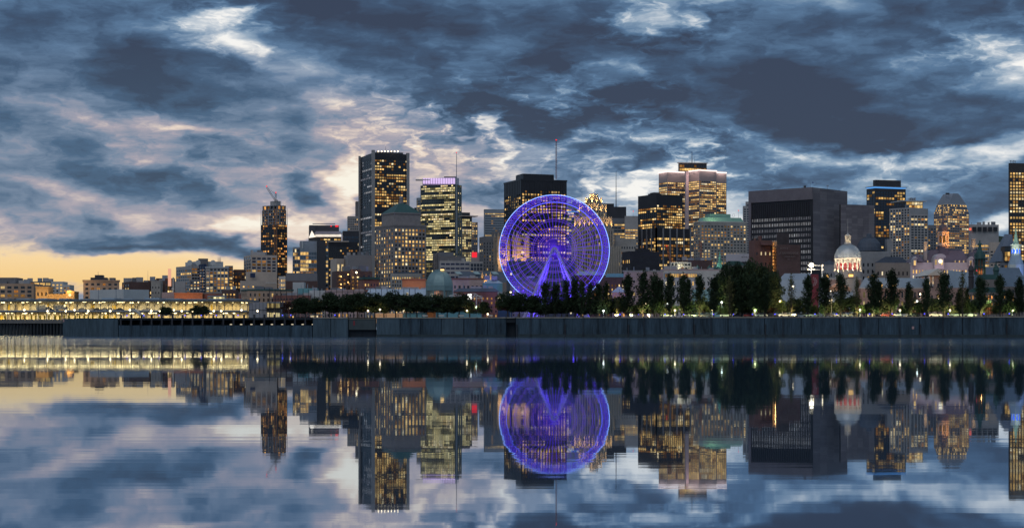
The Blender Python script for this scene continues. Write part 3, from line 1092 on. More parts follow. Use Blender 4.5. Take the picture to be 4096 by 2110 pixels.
block(b, 960, 963, 1062, 1122, 1150, 12, 15, BEIGE, None, F(20, 15, .34, .42, .45, 'warm', .1, .2), part='front_block')
slab(b, 'dark_panel', 1001, 1020, 1092, 1106, 1163, .5, BLUEP, th=12)

# --- unfinished tower with crane
b = building('unfinished_tower', 'unfinished glass tower with orange lit open floors and a hoist', 1110, 1700)
w = block(b, 1043, 1110, 1149, 896, 1700, 52, None, DARK, F(6.4, 10.2, .78, .6, .28, 'orange', .0, run=.4), F(6.5, 10.2, .76, .6, .40, 'orange', .0, run=.4), part='glazed_shaft')
w2 = block(b, 1048, 1110, 1145, 838, 1700, 52, None, CONC_D, F(6.4, 11.2, .7, .6, .45, 'orange', .0, run=.2, depth=1.2), F(6.4, 11.2, .7, .6, .45, 'orange', .0, run=.2, depth=1.2), part='open_floors', yb=896)
w3 = block(b, 1050, 1110, 1143, 820, 1701, 52, None, CONC_D, F(16, 17, .7, .7, .3, 'orange', .0, depth=1.5), F(14, 17, .7, .7, .3, 'orange', .0, depth=1.5), part='top_frame', yb=838)
block(b, 1081, 1105, 1123, 803, 1703, 45, None, CONC, part='lift_core', yb=825)
for k in range(8):
    px = 1044 + k * 15
    mast(b, px, 832, 896, 1690 + (20 if k < 2 or k > 5 else -4), .35, CONC, tip=False, dy=0, name='edge_post')
mb = MB()
for dx in (0, 9):
    mb.tube((X(1097 + dx, 1694), 1694, GZ), (X(1097 + dx, 1694), 1694, Z(830, 1694)), .35, n=4)
for k in range(46):
    y = 835 + k * 9
    mb.tube((X(1097, 1694), 1694, Z(y, 1694)), (X(1106, 1694), 1694, Z(y + 9, 1694)), .22, n=4)
mb.build('hoist', mat('hoist_orange', (0.35, 0.14, 0.05), 0.6), b)
for k in range(9):
    px = 1110 + k * 4.2
    mast(b, px, 803, 826, 1705, .12, tip=False, dy=0, name='roof_stay') if k in (4, 6, 8) else None
cr = thing('tower_crane', 'luffing crane with red tip lamp on top of the unfinished tower', 'crane', (X(1103, 1704), 1704, Z(803, 1704)))


def lattice(a, b_, w, n, r=.18, mb=None):
    mb = mb or MB()
    a, b_ = Vector(a), Vector(b_)
    d = (b_ - a).normalized()
    s = d.cross(Vector((0, 1, 0))).normalized() * w
    if s.length < 1e-4:
        s = Vector((w, 0, 0))
    t = Vector((0, w, 0))
    cs = [s * .5 + t * .5, s * .5 - t * .5, -s * .5 - t * .5, -s * .5 + t * .5]
    for c in cs:
        mb.tube(a + c, b_ + c, r, n=4, cap=False)
    for i in range(n):
        p, q = a.lerp(b_, i / n), a.lerp(b_, (i + 1) / n)
        for j in range(4):
            mb.tube(p + cs[j], q + cs[(j + 1) % 4], r * .7, n=3, cap=False)
    return mb


pb = (X(1102, 1704), 1704, Z(803, 1704))
lattice(pb, (X(1067, 1704), 1704, Z(749, 1704)), 1.3, 9).build('jib', mat('crane_pale', (0.45, 0.42, 0.40), 0.6), cr)
lattice(pb, (X(1103.5, 1704), 1704, Z(774, 1704)), 1.3, 5).build('tower_head', mat('crane_pale', (0.45, 0.42, 0.40), 0.6), cr)
mb = MB()
mb.tube((X(1103.5, 1704), 1704, Z(775, 1704)), (X(1067, 1704), 1704, Z(750, 1704)), .12, n=4)
mb.build('stay_cable', BLACK, cr)
mb = MB()
mb.box(X(1098, 1704), X(1110, 1704), 1703, 1706, Z(806, 1704), Z(799, 1704))
mb.build('cab', CONC, cr)
for px, y in ((1066.5, 748), (1103.5, 773)):
    mb = MB()
    mb.lathe(X(px, 1704), 1704, [(.1, Z(y, 1704)), (.8, Z(y, 1704) + .8), (.1, Z(y, 1704) + 1.6)], 6)
    mb.build('beacon', RED, cr)

# --- mid-rise offices between the unfinished tower and the tall dark tower
b = building('lit_stone_shopfront', 'narrow pale stone front with a brightly lit upper floor', 1116, 1120)
block(b, 1114, 1116, 1142, 1104, 1120, 10, 20, LIME, None, F(6, 17, .5, .55, .75, 'warm', .05))
b = building('windowless_grey_store', 'long windowless grey store with brick band, under the glass office', 1145, 1140)
w = block(b, 1142, 1144, 1268, 1091, 1140, 6, 24, mat('grey_render', (0.20, 0.19, 0.20), 0.85, vary=0.1), None, None)
slab(b, 'brick_band', 1142, 1268, 1123, 1160, 1139, .6, BRICK_D, th=6)
slab(b, 'pale_annex', 1171, 1216, 1128, 1165, 1120, 10, OFFW, bury=6)
b = building('glass_office_with_white_floors', 'glass office with a dark blank slab at its side and bright floors', 1198, 1420)
block(b, 1170, 1172, 1199, 988, 1425, 10, 22, STEEL, None, F(7, 15, .86, .78, .45, 'blueglass', .02), part='side_wing')
w = block(b, 1198, 1200, 1268, 963, 1420, 8, 30, STEEL, None, F(11.5, 15.5, .9, .74, .5, 'paleglass', .13, run=.6))
block(b, 1268, 1270, 1302, 961, 1415, 8, 34, mat('dark_slab', (0.05, 0.05, 0.058), 0.6, vary=.1), part='blank_slab')
block(b, 1302, 1303, 1313, 985, 1421, 8, 20, STEEL, None, F(10, 15.5, .8, .6, .9, 'warm', .02), part='stair_strip')
slab(b, 'white_fins', 1207, 1212, 965, 992, 1418, .5, OFFW, bury=0)
b = building('sloped_roof_arena', 'mid-rise with a white-lit gabled screen and red roof signs', 1240, 1600)
w = block(b, 1232, 1236, 1366, 945, 1600, 8, 30, DARK, None, F(14, 10, .8, .5, .35, 'warm', .02))
block(b, 1234, 1237, 1356, 900, 1615, 8, 24, mat('roof_steel', (0.10, 0.10, 0.11), .5, .4), None, F(9, 14, .75, .6, .2, 'paleglass', .1), part='upper_stage')
mb = MB()
x0, x1 = X(1254, 1598), X(1367, 1598)
mb.v += [(x0, 1597, Z(936, 1598)), (x1, 1597, Z(936, 1598)), (x1 - M(12, 1598), 1612, Z(921, 1598)), (x0 + M(4, 1598), 1612, Z(921, 1598)), (x0, 1612, Z(936, 1598)), (x1, 1612, Z(936, 1598))]
mb.f += [(0, 1, 2, 3), (0, 3, 4), (1, 5, 2)]
mb.mi += [0] * 3
mb.build('roof', mat('pink_grey_roof', (0.30, 0.24, 0.25), .5), b)
for k in range(22):
    slab(b, 'screen_light', 1262 + k * 4.7, 1265.2 + k * 4.7, 937, 946.5, 1596.5, .4, glow('screen_white', (1.0, 0.88, 0.74), 1.25), bury=0)
mb = MB()
mb.v += [(X(1235, 1596), 1596, Z(951, 1596)), (X(1262, 1596), 1596, Z(947, 1596)), (X(1247, 1596), 1596, Z(922, 1596)), (X(1235, 1596), 1597, Z(951, 1596)), (X(1262, 1596), 1597, Z(947, 1596)), (X(1247, 1596), 1597, Z(922, 1596))]
mb.f += [(0, 1, 2), (5, 4, 3), (0, 3, 4, 1), (1, 4, 5, 2), (2, 5, 3, 0)]
mb.mi += [0] * 5
mb.build('gable_light', glow('screen_white', (1.0, 0.88, 0.74), 1.25), b)
slab(b, 'red_sign', 1341, 1353, 900, 907, 1598, .5, RED, bury=0)
slab(b, 'red_sign', 1322, 1327, 902, 906, 1598, .5, RED, bury=0)
slab(b, 'roof_beam', 1250, 1340, 893, 896, 1610, 1.5, STEEL, bury=0)
b = building('black_office_block', 'low black glass office with scattered small lights, left of the tall dark tower', 1312, 1500)
block(b, 1310, 1313, 1432, 966, 1500, 8, 30, BLACK, None, F(9, 11, .7, .55, .16, 'warm', .06, run=.2))
slab(b, 'lit_roof_edge', 1310, 1395, 963, 967, 1498, 1, BEIGE, bury=0)
block(b, 1369, 1372, 1436, 923, 1530, 8, 20, DARK, None, F(16, 14, .85, .7, .12, 'blueglass', .05), part='glass_stage')
b = building('slim_grey_flats', 'slim grey block of flats with a blank shaft, against the tall dark tower', 1390, 1750)
block(b, 1389, 1391, 1434, 864, 1750, 8, 20, CONC, None, F(8, 9.5, .5, .55, .18, 'warm', .02))
block(b, 1421, 1423, 1440, 805, 1760, 8, 20, STONE_D, part='shaft')

# --- tall dark tower with concrete corner piers
b = building('tall_dark_tower', 'tallest tower, black with pale concrete corner piers and lit floors', 1497, 1650, cat='tower')
TH = 22
w = block(b, 1441, 1496, 1634, 612, 1650, TH, None, BLACK, F(6.6, 11.4, .80, .55, .10, 'cool', .03, run=.7), F(9.8, 11.4, .78, .58, .42, 'warm', .035, run=.55, rows=None))
for key, k in (('C', 0), ('R', 0), ('L', 0)):
    cx, cy = w[key]
    mb = MB()
    hw = 1.45 if key != 'L' else .9
    mb.obox((cx - hw * math.cos(R(TH)) - hw * .2, cy - 1.6), R(TH), 2 * hw, 2.6, GZ, Z(600 if key == 'C' else 606, 1650) - (0 if key == 'C' else -0.0))
    mb.build('corner_pier', mat('pier_concrete', (0.32, 0.30, 0.29), .8, vary=.12), b)
for y0, y1 in ((829, 852), (612, 630)):
    band(b, 'louvre_band', w['poly'], Z(y1, 1650), Z(y0, 1650), BLACK, .22)
pc = [(x, y) for x, y in grow(w['poly'], -6.0)]
mb = MB()
mb.prism(pc, w['z1'] - .3, Z(604, 1650), top=grow(pc, -1.0))
mb.build('crown', DARK, b)
for k in range(7):
    px = 1512 + k * 13
    mb = MB()
    mb.lathe(X(px, 1650), 1655, [(.1, Z(606, 1650)), (.7, Z(606, 1650) + .7), (.1, Z(606, 1650) + 1.4)], 6)
    mb.build('roof_lamp', LAMPW, b)
mast(b, 1541, 582, 604, 1655, .3, tip=False)
clutter(b, w, 5, (2, 4), seed=20)

# --- beige stores and brick hotel under it
b = building('beige_store', 'blank beige and grey box store below the tall dark tower', 1377, 1300)
block(b, 1322, 1345, 1378, 1033, 1310, 25, None, BEIGE, None, F(18, 80, .5, .75, .1, 'warm', .05), part='stair_wing')
w = block(b, 1376, 1393, 1487, 1019, 1300, 16, None, mat('store_grey', (0.25, 0.235, 0.24), .85, vary=.08), None, None)
clutter(b, w, 5, (1, 3), seed=21)
b = building('brick_fire_escape_block', 'dark brick block with wall lamps and a fire escape, in front of the beige store', 1330, 1050)
w = block(b, 1327, 1346, 1489, 1083, 1050, 14, None, BRICK_D, None, F(19, 16, .38, .48, .30, 'warm', .06, .1))
block(b, 1400, 1402, 1442, 1076, 1045, 12, 12, BRICK_D, None, F(19, 15.5, .4, .5, .75, 'warm', .12, .1), part='lit_bay')
clutter(b, w, 6, (1, 4), seed=22)
for px, y in ((1364, 1105), (1392, 1097), (1364, 1136), (1392, 1128), (1364, 1151)):
    mb = MB()
    mb.lathe(X(px, 1040), 1040.5, [(.05, Z(y, 1040) - .5), (.5, Z(y, 1040)), (.05, Z(y, 1040) + .5)], 8)
    mb.build('wall_lamp', glow('lamp_orange', (1.0, 0.55, 0.18), 4.0), b)
mb = MB()
mb.lathe(X(1426, 1040), 1039.5, [(.05, Z(1089, 1040) - .7), (.75, Z(1089, 1040)), (.05, Z(1089, 1040) + .7)], 8)
mb.build('flood_lamp', LAMPW, b)
light('SPOT', (X(1426, 1040), 1035, Z(1092, 1040)), 900, (1, .7, .35), .5, rot=(X(1426, 1040), 1045, Z(1096, 1040)), spot=140)
mb = MB()
for k in range(4):
    y = 1100 + k * 14
    mb.tube((X(1350, 1040), 1040, Z(y, 1040)), (X(1400, 1040), 1040, Z(y, 1040)), .12, n=4)
    mb.tube((X(1352, 1040), 1040, Z(y, 1040)), (X(1380, 1040), 1040, Z(y + 14, 1040)), .10, n=4)
mb.build('fire_escape', BLACK, b)
b = building('corniced_brick_house', 'brick house with a green bracketed cornice beside the stone tower foot', 1455, 1010)
w = block(b, 1432, 1455, 1516, 1110, 1010, 16, None, BRICK, None, F(12, 15, .45, .6, .10, 'warm', .12, .1))
band(b, 'cornice', w['poly'], w['z1'] - .9, w['z1'] + .4, COPPER_D, .9)

# --- stone bank tower with green pyramid roof
b = building('stone_bank_tower', 'grey stone tower with rows of lit windows and a green pyramid roof', 1575, 1280, cat='tower')
ASH = mat('ashlar', (0.25, 0.22, 0.21), .8, vary=.22, scale=.35)
w = block(b, 1502, 1575, 1704, 898, 1280, 28, None, ASH, F(10.6, 15.2, .42, .60, .45, 'warm', .035, run=.2), F(13.6, 15.2, .56, .60, .62, 'warm', .035, run=.3))
for y in (905, 945):
    band(b, 'string_course', w['poly'], Z(y, 1280), Z(y, 1280) + .7, ASH, .45)
band(b, 'cornice', w['poly'], w['z1'] - .6, w['z1'] + .5, ASH, .8)
w2 = block(b, 1527, 1577, 1682, 851, 1290, 28, None, ASH, F(11, 17, .4, .45, .1, 'warm', .15), F(13, 17, .45, .5, .12, 'warm', .15), part='upper_stage')
band(b, 'cornice', w2['poly'], w2['z1'] - .5, w2['z1'] + .5, ASH, .8)
mb = MB()
mb.prism(grow(w2['poly'], .6), w2['z1'] + .5, Z(812, 1300), top=grow(w2['poly'], -12.5))
rf = mb.build('roof', COPPER_D, b)
cxm = sum(p[0] for p in w2['poly']) / 4
cym = sum(p[1] for p in w2['poly']) / 4
mb = MB()
r = M(9.5, 1300)
mb.lathe(cxm, cym, [(r * 1.1, Z(813, 1300)), (r * 1.1, Z(806, 1300)), (r * .8, Z(805, 1300)), (r * .8, Z(792, 1300)), (r, Z(791, 1300)), (r * .6, Z(785, 1300)), (.1, Z(781, 1300))], 12)
mb.build('cupola', ASH, rf)
b = building('pale_arcade_block', 'low pale stone block with lit window rows below the stone tower', 1563, 1130)
w = block(b, 1562, 1565, 1685, 1093, 1130, 8, 20, STONE, None, F(9.5, 14, .5, .62, .62, 'warm', .06, .05))
block(b, 1573, 1575, 1672, 1086, 1137, 8, 14, SLATE, None, F(10, 12, .4, .5, .4, 'warm', .1), part='attic')

# --- bright yellow glass tower with violet crown
b = building('bright_glass_tower', 'brightly lit yellow glass tower with violet glowing crown', 1822, 1750, cat='tower')
TH = 62
w = block(b, 1682, 1822, 1847, 737, 1750, 66, None, mat('green_grey_mullion', (0.12, 0.14, 0.13), .5, .3), F(7.2, 9.4, .9, .66, .60, 'yellow', .0, run=.75), F(8, 9.4, .5, .6, .35, 'yellow', .0, run=.2))
block(b, 1666, 1682, 1700, 790, 1765, 45, None, STEEL, F(6, 9.5, .8, .6, .4, 'yellow', .02), F(8, 9.5, .8, .6, .5, 'yellow', .02), part='side_wing')
block(b, 1655, 1658, 1684, 830, 1780, 10, 14, BLUEGLASS, None, F(9, 10, .8, .6, .2, 'blueglass', .02), part='low_wing')
VIO = glow('violet_crown', (0.80, 0.58, 1.0), 0.95)
w2 = block(b, 1690, 1818, 1836, 709, 1756, 66, None, mat('crown_frame', (0.55, 0.5, 0.58), .6), None, None, part='crown')
for k in range(13):
    px = 1692 + k * 10
    D0 = 1750 + (1822 - px) * .118
    slab(w2['obj'], 'crown_light', px, px + 8, 712, 735, D0 - 2, .4, VIO, parent=w2['obj'], bury=0)
slab(b, 'roof_canopy', 1662, 1754, 717, 720, 1760, 8, OFFW, bury=0)
slab(b, 'roof_plant', 1776, 1826, 706, 712, 1775, 8, DARK, bury=1)
mb = MB()
mb.tube((X(1826, 1748), 1748, Z(1015, 1748)), (X(1826, 1748), 1748, Z(612, 1748)), .9, .25, 6)
ms = mb.build('mast', STEEL, b)
mb = MB()
mb.lathe(X(1826, 1748), 1748, [(.1, Z(612, 1748)), (.8, Z(610, 1748)), (.1, Z(608, 1748))], 6)
mb.build('beacon', RED, ms)
b = building('lit_office_slab', 'office slab with yellow lit windows and a thin projecting roof', 1880, 1600)
w = block(b, 1846, 1848, 1888, 861, 1605, 20, 20, CONC_D, None, F(8, 10.2, .74, .72, .72, 'yellow', .03, run=.6))
block(b, 1885, 1888, 1911, 888, 1600, 20, 20, CONC_D, None, F(8, 10.2, .5, .6, .35, 'warm', .0, run=.3), part='end_bay')
slab(b, 'roof_canopy', 1846, 1912, 861, 864, 1598, 10, BEIGE, bury=0, th=20)
block(b, 1847, 1849, 1880, 849, 1615, 20, 12, DARK, part='penthouse')
b = building('grey_conference_block', 'low grey concrete block with ribbon windows below the yellow tower', 1740, 1250)
block(b, 1731, 1747, 1760, 1013, 1275, 30, None, STONE_D, F(7, 14, .3, .8, .0, 'warm'), None, part='ribbed_end')
w = block(b, 1745, 1757, 1815, 1007, 1270, 14, 22, CONC_D, None, None, part='upper_stage')
block(b, 1757, 1760, 1862, 1023, 1262, 10, 20, STONE_D, part='middle_stage')
w = block(b, 1757, 1760, 1881, 1042, 1240, 6, 20, CONC, None, F(20, 17, .85, .42, .03, 'blueglass', .02, .0))
block(b, 1879, 1881, 1932, 1045, 1238, 6, 20, CONC, None, F(13, 15, .85, .85, .08, 'warm', .03, .1), part='glazed_end')
clutter(b, w, 4, (1, 2), seed=31)
b = building('grey_box_with_red_sign', 'grey rooftop box carrying a glowing red square sign', 1886, 1330)
w = block(b, 1884, 1900, 1931, 1009, 1330, 30, None, CONC, None, None)
slab(b, 'red_sign', 1887, 1908, 1008, 1029, 1322, .6, glow('red_square', (1.0, 0.03, 0.05), .95), bury=0)
b = building('striped_glass_office', 'pale grey office with horizontal bands of lit windows left of the wheel', 1936, 1650)
w = block(b, 1935, 1938, 2040, 836, 1650, 6, 24, mat('pale_grey_panel', (0.26, 0.28, 0.31), .6, vary=.1), None, F(8, 9.6, .95, .42, .35, 'paleglass', .03, run=.85))
b = building('ornate_brick_office', 'dark ornate stone office with lit slots beside the church towers', 1925, 1270)
w = block(b, 1917, 1932, 2000, 946, 1270, 18, None, STONE_D, F(7, 13, .5, .55, .25, 'warm', .03), F(11, 13, .42, .62, .16, 'warm', .06, run=.2))
block(b, 1966, 1968, 2004, 927, 1280, 10, 16, STONE_D, None, F(11, 13, .4, .5, .1, 'warm', .05), part='mansard')
slab(b, 'chimney', 1990, 1994, 915, 930, 1282, 3, STONE_D)

# ------------------------------------------------------------------ city, behind and right of the wheel
b = building('black_slab_tower', 'broad black tower with gridded lit windows behind the wheel', 2084, 1330, cat='tower')
w = block(b, 2016, 2084, 2267, 716, 1330, 20, None, BLACK, F(7.4, 11.6, .6, .62, .30, 'warm', .10, run=.55), F(11.6, 11.6, .70, .62, .46, 'warm', .075, run=.8))
mb = MB()
C, Rr, Ll = w['C'], w['R'], w['L']
for (p, q, n) in ((C, Rr, 17), (Ll, C, 10)):
    d = Vector((q[0] - p[0], q[1] - p[1]))
    nn = Vector((d.y, -d.x)).normalized()
    for i in range(n):
        s = (i + 0.0) / n
        o = Vector(p) + d * (0.02 + s * .96)
        fb = MB()
        fb.obox((o.x + nn.x * .0 - .2, o.y + nn.y * .45), math.atan2(d.y, d.x), .42, .45, GZ, w['z1'] - .2)
        fb.build('fin', BLACK, b)
band(b, 'parapet', w['poly'], w['z1'] - 1.0, w['z1'] + .2, BLACK, .5)
block(b, 2063, 2093, 2216, 697, 1345, 20, None, BLACK, part='penthouse', yb=722)
band(b, 'roof_rail', plan(2063, 2093, 2216, 1345, 20), Z(695.5, 1345), Z(694, 1345), STEEL, .2)
mb = MB()
pm0 = (X(2225, 1350), 1350.0)
lattice(pm0 + (Z(716, 1350),), pm0 + (Z(562, 1350),), .9, 26, .16).build('mast', mat('mast_red_white', (.35, .2, .2), .6), b)
mb = MB()
mb.lathe(pm0[0], pm0[1], [(.1, Z(562, 1350)), (.8, Z(559, 1350)), (.1, Z(557, 1350))], 6)
mb.build('beacon', RED, b)
mast(b, 2167, 683, 697, 1350, .1, tip=False)

# --- twin-towered church
def church_tower(px0, px1, yt, D, label, sib):
    b = building('church_tower', label, px0, D, cat='church tower', group='twin church towers')
    CH = mat('church_stone', (0.30, 0.235, 0.18), .8, vary=.25)
    w = block(b, px0, px0 + 14, px1, yt, D, 20, None, CH, None, None)
    z1 = w['z1']
    for y in (yt + 4, yt + 46, yt + 90):
        band(b, 'string_course', w['poly'], Z(y, D) - .3, Z(y, D) + .4, CH, .45)
    for c in w['poly']:
        mb = MB()
        mb.lathe(c[0], c[1], [(1.1, z1 - 18), (1.1, z1 + 1.2), (1.3, z1 + 1.3), (.9, z1 + 1.6), (.08, z1 + 4.6)], 8)
        mb.build('pinnacle', CH, b)
    # crenellations
    for i in range(5):
        s = (i + .2) / 5.2
        C, Rr = w['C'], w['R']
        mb = MB()
        mb.obox((C[0] + (Rr[0] - C[0]) * s, C[1] + (Rr[1] - C[1]) * s), R(20), 1.0, .5, z1 - .3, z1 + 1.1)
        mb.build('merlon', CH, b)
    # pointed openings on the front
    C, Rr = w['C'], w['R']
    u = Vector((Rr[0] - C[0], Rr[1] - C[1]))
    L = u.length
    u.normalize()
    n = Vector((u.y, -u.x))
    for y, hh in ((yt + 36, 24), (yt + 80, 26), (yt + 124, 24)):
        wz, hz, ww = Z(y, D), M(hh, D), L * .15
        for s in (.5,):
            o = Vector(C) + u * (L * s)
            pts = [(-ww, 0), (ww, 0), (ww, hz * .62), (ww * .5, hz * .86), (0, hz), (-ww * .5, hz * .86), (-ww, hz * .62)]
            mb = MB()
            k = len(mb.v)
            for a, h in pts:
                mb.v.append((o.x + u.x * a + n.x * .06, o.y + u.y * a + n.y * .06, wz + h))
            mb.f.append(tuple(range(len(pts))))
            mb.mi.append(0)
            win = mb.build('lancet_window', mat('lancet_dark', (.02, .02, .025), .6), b)
            fr = MB()
            ring = [(o.x + u.x * a * 1.25 + n.x * .25, o.y + u.y * a * 1.25 + n.y * .25, wz + h * 1.08 - .2) for a, h in pts]
            for i in range(1, len(ring)):
                fr.tube(ring[i - 1], ring[i], .22, n=4)
            fr.tube(ring[-1], ring[0], .22, n=4)
            fr.build('frame', CH, win)
    mb = MB()
    o = Vector(C) + u * (L * .5)
    mb.tube((o.x, o.y, Z(yt + 64, D)), (o.x + n.x * .2, o.y + n.y * .2, Z(yt + 64, D)), 1.3, n=14)
    mb.build('clock_face', LIME, b)
    light('AREA', (o.x + n.x * 9, o.y + n.y * 9, Z(yt + 105, D)), 3600, (1, .62, .3), 5, rot=(o.x, o.y, Z(yt + 20, D)))
    return b


church_tower(1979, 2034, 955, 1200, 'western gothic church tower with pinnacles just outside the wheel rim', None)
church_tower(2055, 2112, 946, 1195, 'eastern gothic church tower with pinnacles seen through the wheel', None)
b = building('church_nave', 'dark slate church roof with skylights and a lit stepped gable', 1935, 1150, cat='church')
block(b, 1835, 1838, 2060, 1128, 1150, 4, 26, STONE_D)
mb = MB()
x0, x1, D0 = X(1835, 1150), X(2062, 1150), 1149.0
zr0, zr1 = Z(1128, 1150), Z(1082, 1150)
mb.v += [(x0, D0, zr0), (x1, D0 + 10, zr0), (x1, D0 + 24, zr1), (x0, D0 + 14, zr1), (x0, D0 + 30, zr0), (x1, D0 + 40, zr0)]
mb.f += [(0, 1, 2, 3), (3, 2, 5, 4), (0, 3, 4), (1, 5, 2)]
mb.mi += [0] * 4
mb.build('roof', SLATE, b)
for px in (1815, 1888, 1962):
    mb = MB()
    xa, xb = X(px, 1150), X(px + 34, 1150)
    za, zb = Z(1096, 1150), Z(1085, 1150)
    mb.v += [(xa + 2, D0 + 9.6, za), (xb, D0 + 11.2, za), (xb - 2, D0 + 12.4, zb), (xa, D0 + 10.8, zb)]
    mb.v += [(xa + 2, D0 + 8.6, za + .3), (xb, D0 + 10.2, za + .3), (xb - 2, D0 + 11.4, zb + .3), (xa, D0 + 9.8, zb + .3)]
    mb.f += [(4, 5, 6, 7), (0, 4, 7, 3), (1, 2, 6, 5), (0, 1, 5, 4), (3, 7, 6, 2)]
    mb.mi += [0] * 5
    mb.build('skylight', mat('skylight_pale', (.30, .38, .38), .3, vary=.2, scale=.6), b)
CHG = mat('gable_stone', (0.40, 0.29, 0.17), .8)
mb = MB()
gx = lambda p: X(p, 1135)
outline = [(1935, 1150), (1960, 1150), (1960, 1118), (1956, 1118), (1956, 1110), (1951, 1110), (1951, 1102), (1948, 1102), (1948, 1095), (1942, 1095), (1942, 1102), (1939, 1102), (1939, 1110), (1935, 1110)]
front = [(gx(p), 1134.0, Z(y, 1135)) for p, y in outline]
mb.v = front + [(x, y + 1.2, z) for x, y, z in front]
nn = len(front)
mb.f = [tuple(range(nn)), tuple(reversed(range(nn, 2 * nn)))] + [(i, i + nn, (i + 1) % nn + nn, (i + 1) % nn) for i in range(nn)]
mb.mi = [0] * len(mb.f)
mb.build('stepped_gable', CHG, b)
for px in (1929, 1962):
    mb = MB()
    mb.lathe(X(px, 1135), 1135, [(.8, GZ), (.8, Z(1105, 1135)), (1.0, Z(1104, 1135)), (.06, Z(1086, 1135))], 8)
    mb.build('turret', CHG, b)
light('AREA', (X(1948, 1135), 1128, Z(1140, 1135)), 1500, (1, .6, .22), 3, rot=(X(1948, 1135), 1136, Z(1110, 1135)))

# --- stepped art deco tower with golden uplights
b = building('stepped_stone_tower', 'stepped art deco stone tower crowned with golden uplights', 2390, 1180, cat='tower')
DECO = mat('deco_limestone', (0.40, 0.335, 0.27), .75, vary=.2)


def deco(px0, pxc, px1, yt, D, yb=None, part='wall', pL=.06, pR=.14, lamps=0, name='uplight'):
    w = block(b, px0, pxc, px1, yt, D, 40, None, DECO, F(10, 15.5, .42, .82, pL, 'warm', .05, run=.1), F(9.6, 15.5, .42, .82, pR, 'warm', .05, run=.1), part=part, yb=yb)
    # piers that rise above the parapet
    for p, q, n in ((w['L'], w['C'], max(2, round((pxc - px0) / 10))), (w['C'], w['R'], max(2, round((px1 - pxc) / 9.6)))):
        d = Vector((q[0] - p[0], q[1] - p[1]))
        L = d.length
        d.normalize()
        nn = Vector((d.y, -d.x))
        for i in range(n + 1):
            o = Vector(p) + d * (L * i / n)
            mb = MB()
            mb.tube((o.x, o.y, w['z0']), (o.x, o.y, w['z1'] + 1.0), .62, .5, 6)
            mb.build('pier', DECO, b)
            if lamps and i % 2 == 0:
                l = o + nn * 2.3
                light('SPOT', (l.x, l.y, w['z1'] - M(lamps, D) * 1.15), 5200, (1, .62, .22), .3, rot=(o.x + nn.x * .25, o.y + nn.y * .25, w['z1'] - M(lamps, D) * .25), spot=60, blend=1.0)
    return w


deco(2288, 2372, 2483, 985, 1172, part='base_wall', pL=.10, pR=.16)
deco(2290, 2372, 2452, 915, 1178, yb=1000, part='middle_stage', pL=.03, pR=.08)
deco(2300, 2368, 2445, 868, 1182, yb=925, part='upper_stage', lamps=36)
deco(2318, 2364, 2423, 815, 1187, yb=880, part='tower_stage', lamps=32)
deco(2344, 2368, 2405, 793, 1192, yb=825, part='crown_stage', lamps=17)
deco(2361, 2373, 2389, 779, 1195, yb=800, part='lantern', lamps=13)
slab(b, 'side_shaft', 2462, 2481, 938, 1040, 1200, 12, mat('patched_concrete', (.36, .33, .31), .8, vary=.35, scale=.2))

b = building('blue_lit_office', 'glass office with a blue light line and white AIMIA sign behind the wheel', 2262, 1450)
w = block(b, 2262, 2264, 2350, 812, 1450, 6, 24, STEEL, None, F(10, 11.5, .86, .6, .16, 'blueglass', .05))
slab(b, 'blue_line', 2266, 2326, 844, 847, 1448, .4, glow('blue_line', (.12, .42, 1.0), .8), bury=0)
slab(b, 'red_mark', 2262, 2265, 848, 852, 1447, .4, RED, bury=0)


def letters(text, px, y, hpx, D, m, parent, name='lettering', th=0.0, bold=0.0, align='LEFT', stretch=1.0, lift=0.0):
    """raised lettering as one mesh: cap height hpx, baseline y"""
    cu = bpy.data.curves.new(name, 'FONT')
    cu.body = text
    cu.size = 1.0
    cu.extrude = 0.04
    cu.offset = bold
    cu.align_x = align
    cu.resolution_u = 2
    tmp = bpy.data.objects.new(name, cu)
    COL.objects.link(tmp)
    dg = bpy.context.evaluated_depsgraph_get()
    me = bpy.data.meshes.new_from_object(tmp.evaluated_get(dg))
    bpy.data.objects.remove(tmp, do_unlink=True)
    k = M(hpx, D) / 0.69
    q = MB()
    c, s = math.cos(R(th)), math.sin(R(th))
    x0, z0 = X(px, D), Z(y, D)
    q.v = [(x0 + v.co.x * k * stretch * c, D - v.co.z * k + v.co.x * k * stretch * s - lift, z0 + v.co.y * k) for v in me.vertices]
    q.f = [tuple(p.vertices) for p in me.polygons]
    q.mi = [0] * len(q.f)
    bpy.data.meshes.remove(me)
    return q.build(name, m, parent)


letters('AIMIA', 2271, 856, 6.5, 1446, glow('sign_white', (1, 1, 1), 1.1), b, 'lettering')
b = building('dark_rear_block', 'broad dark grey block with a thin mast behind the stepped tower', 2402, 1500)
block(b, 2340, 2342, 2456, 813, 1500, 6, 30, DARK)
w = block(b, 2404, 2406, 2505, 826, 1490, 6, 30, DARK)
mast(b, 2466, 682, 828, 1500, .45, BLACK, tip=False)
mast(b, 2329, 746, 815, 1505, .12, BLACK, tip=False)
b = building('lit_ribbon_office', 'office with bright ribbon windows between the stepped tower and dark glass block', 2446, 1420)
w = block(b, 2440, 2442, 2500, 872, 1425, 6, 20, CONC_D, None, F(14, 12, .9, .5, .45, 'warm', .05, run=.7))
w = block(b, 2498, 2500, 2552, 863, 1420, 6, 20, CONC, None, F(11, 10.8, .9, .55, .62, 'warm', .12, run=.8))
mast(b, 2535, 845, 863, 1425, .1, tip=True)
b = building('lower_stone_office', 'plain stone office with one row of lit windows right of the stepped tower', 2481, 1300)
block(b, 2480, 2482, 2546, 953, 1300, 6, 20, STONE, None, F(11, 21, .48, .42, .4, 'warm', .08, rows=[.1, 1, .0, .1, .1]))
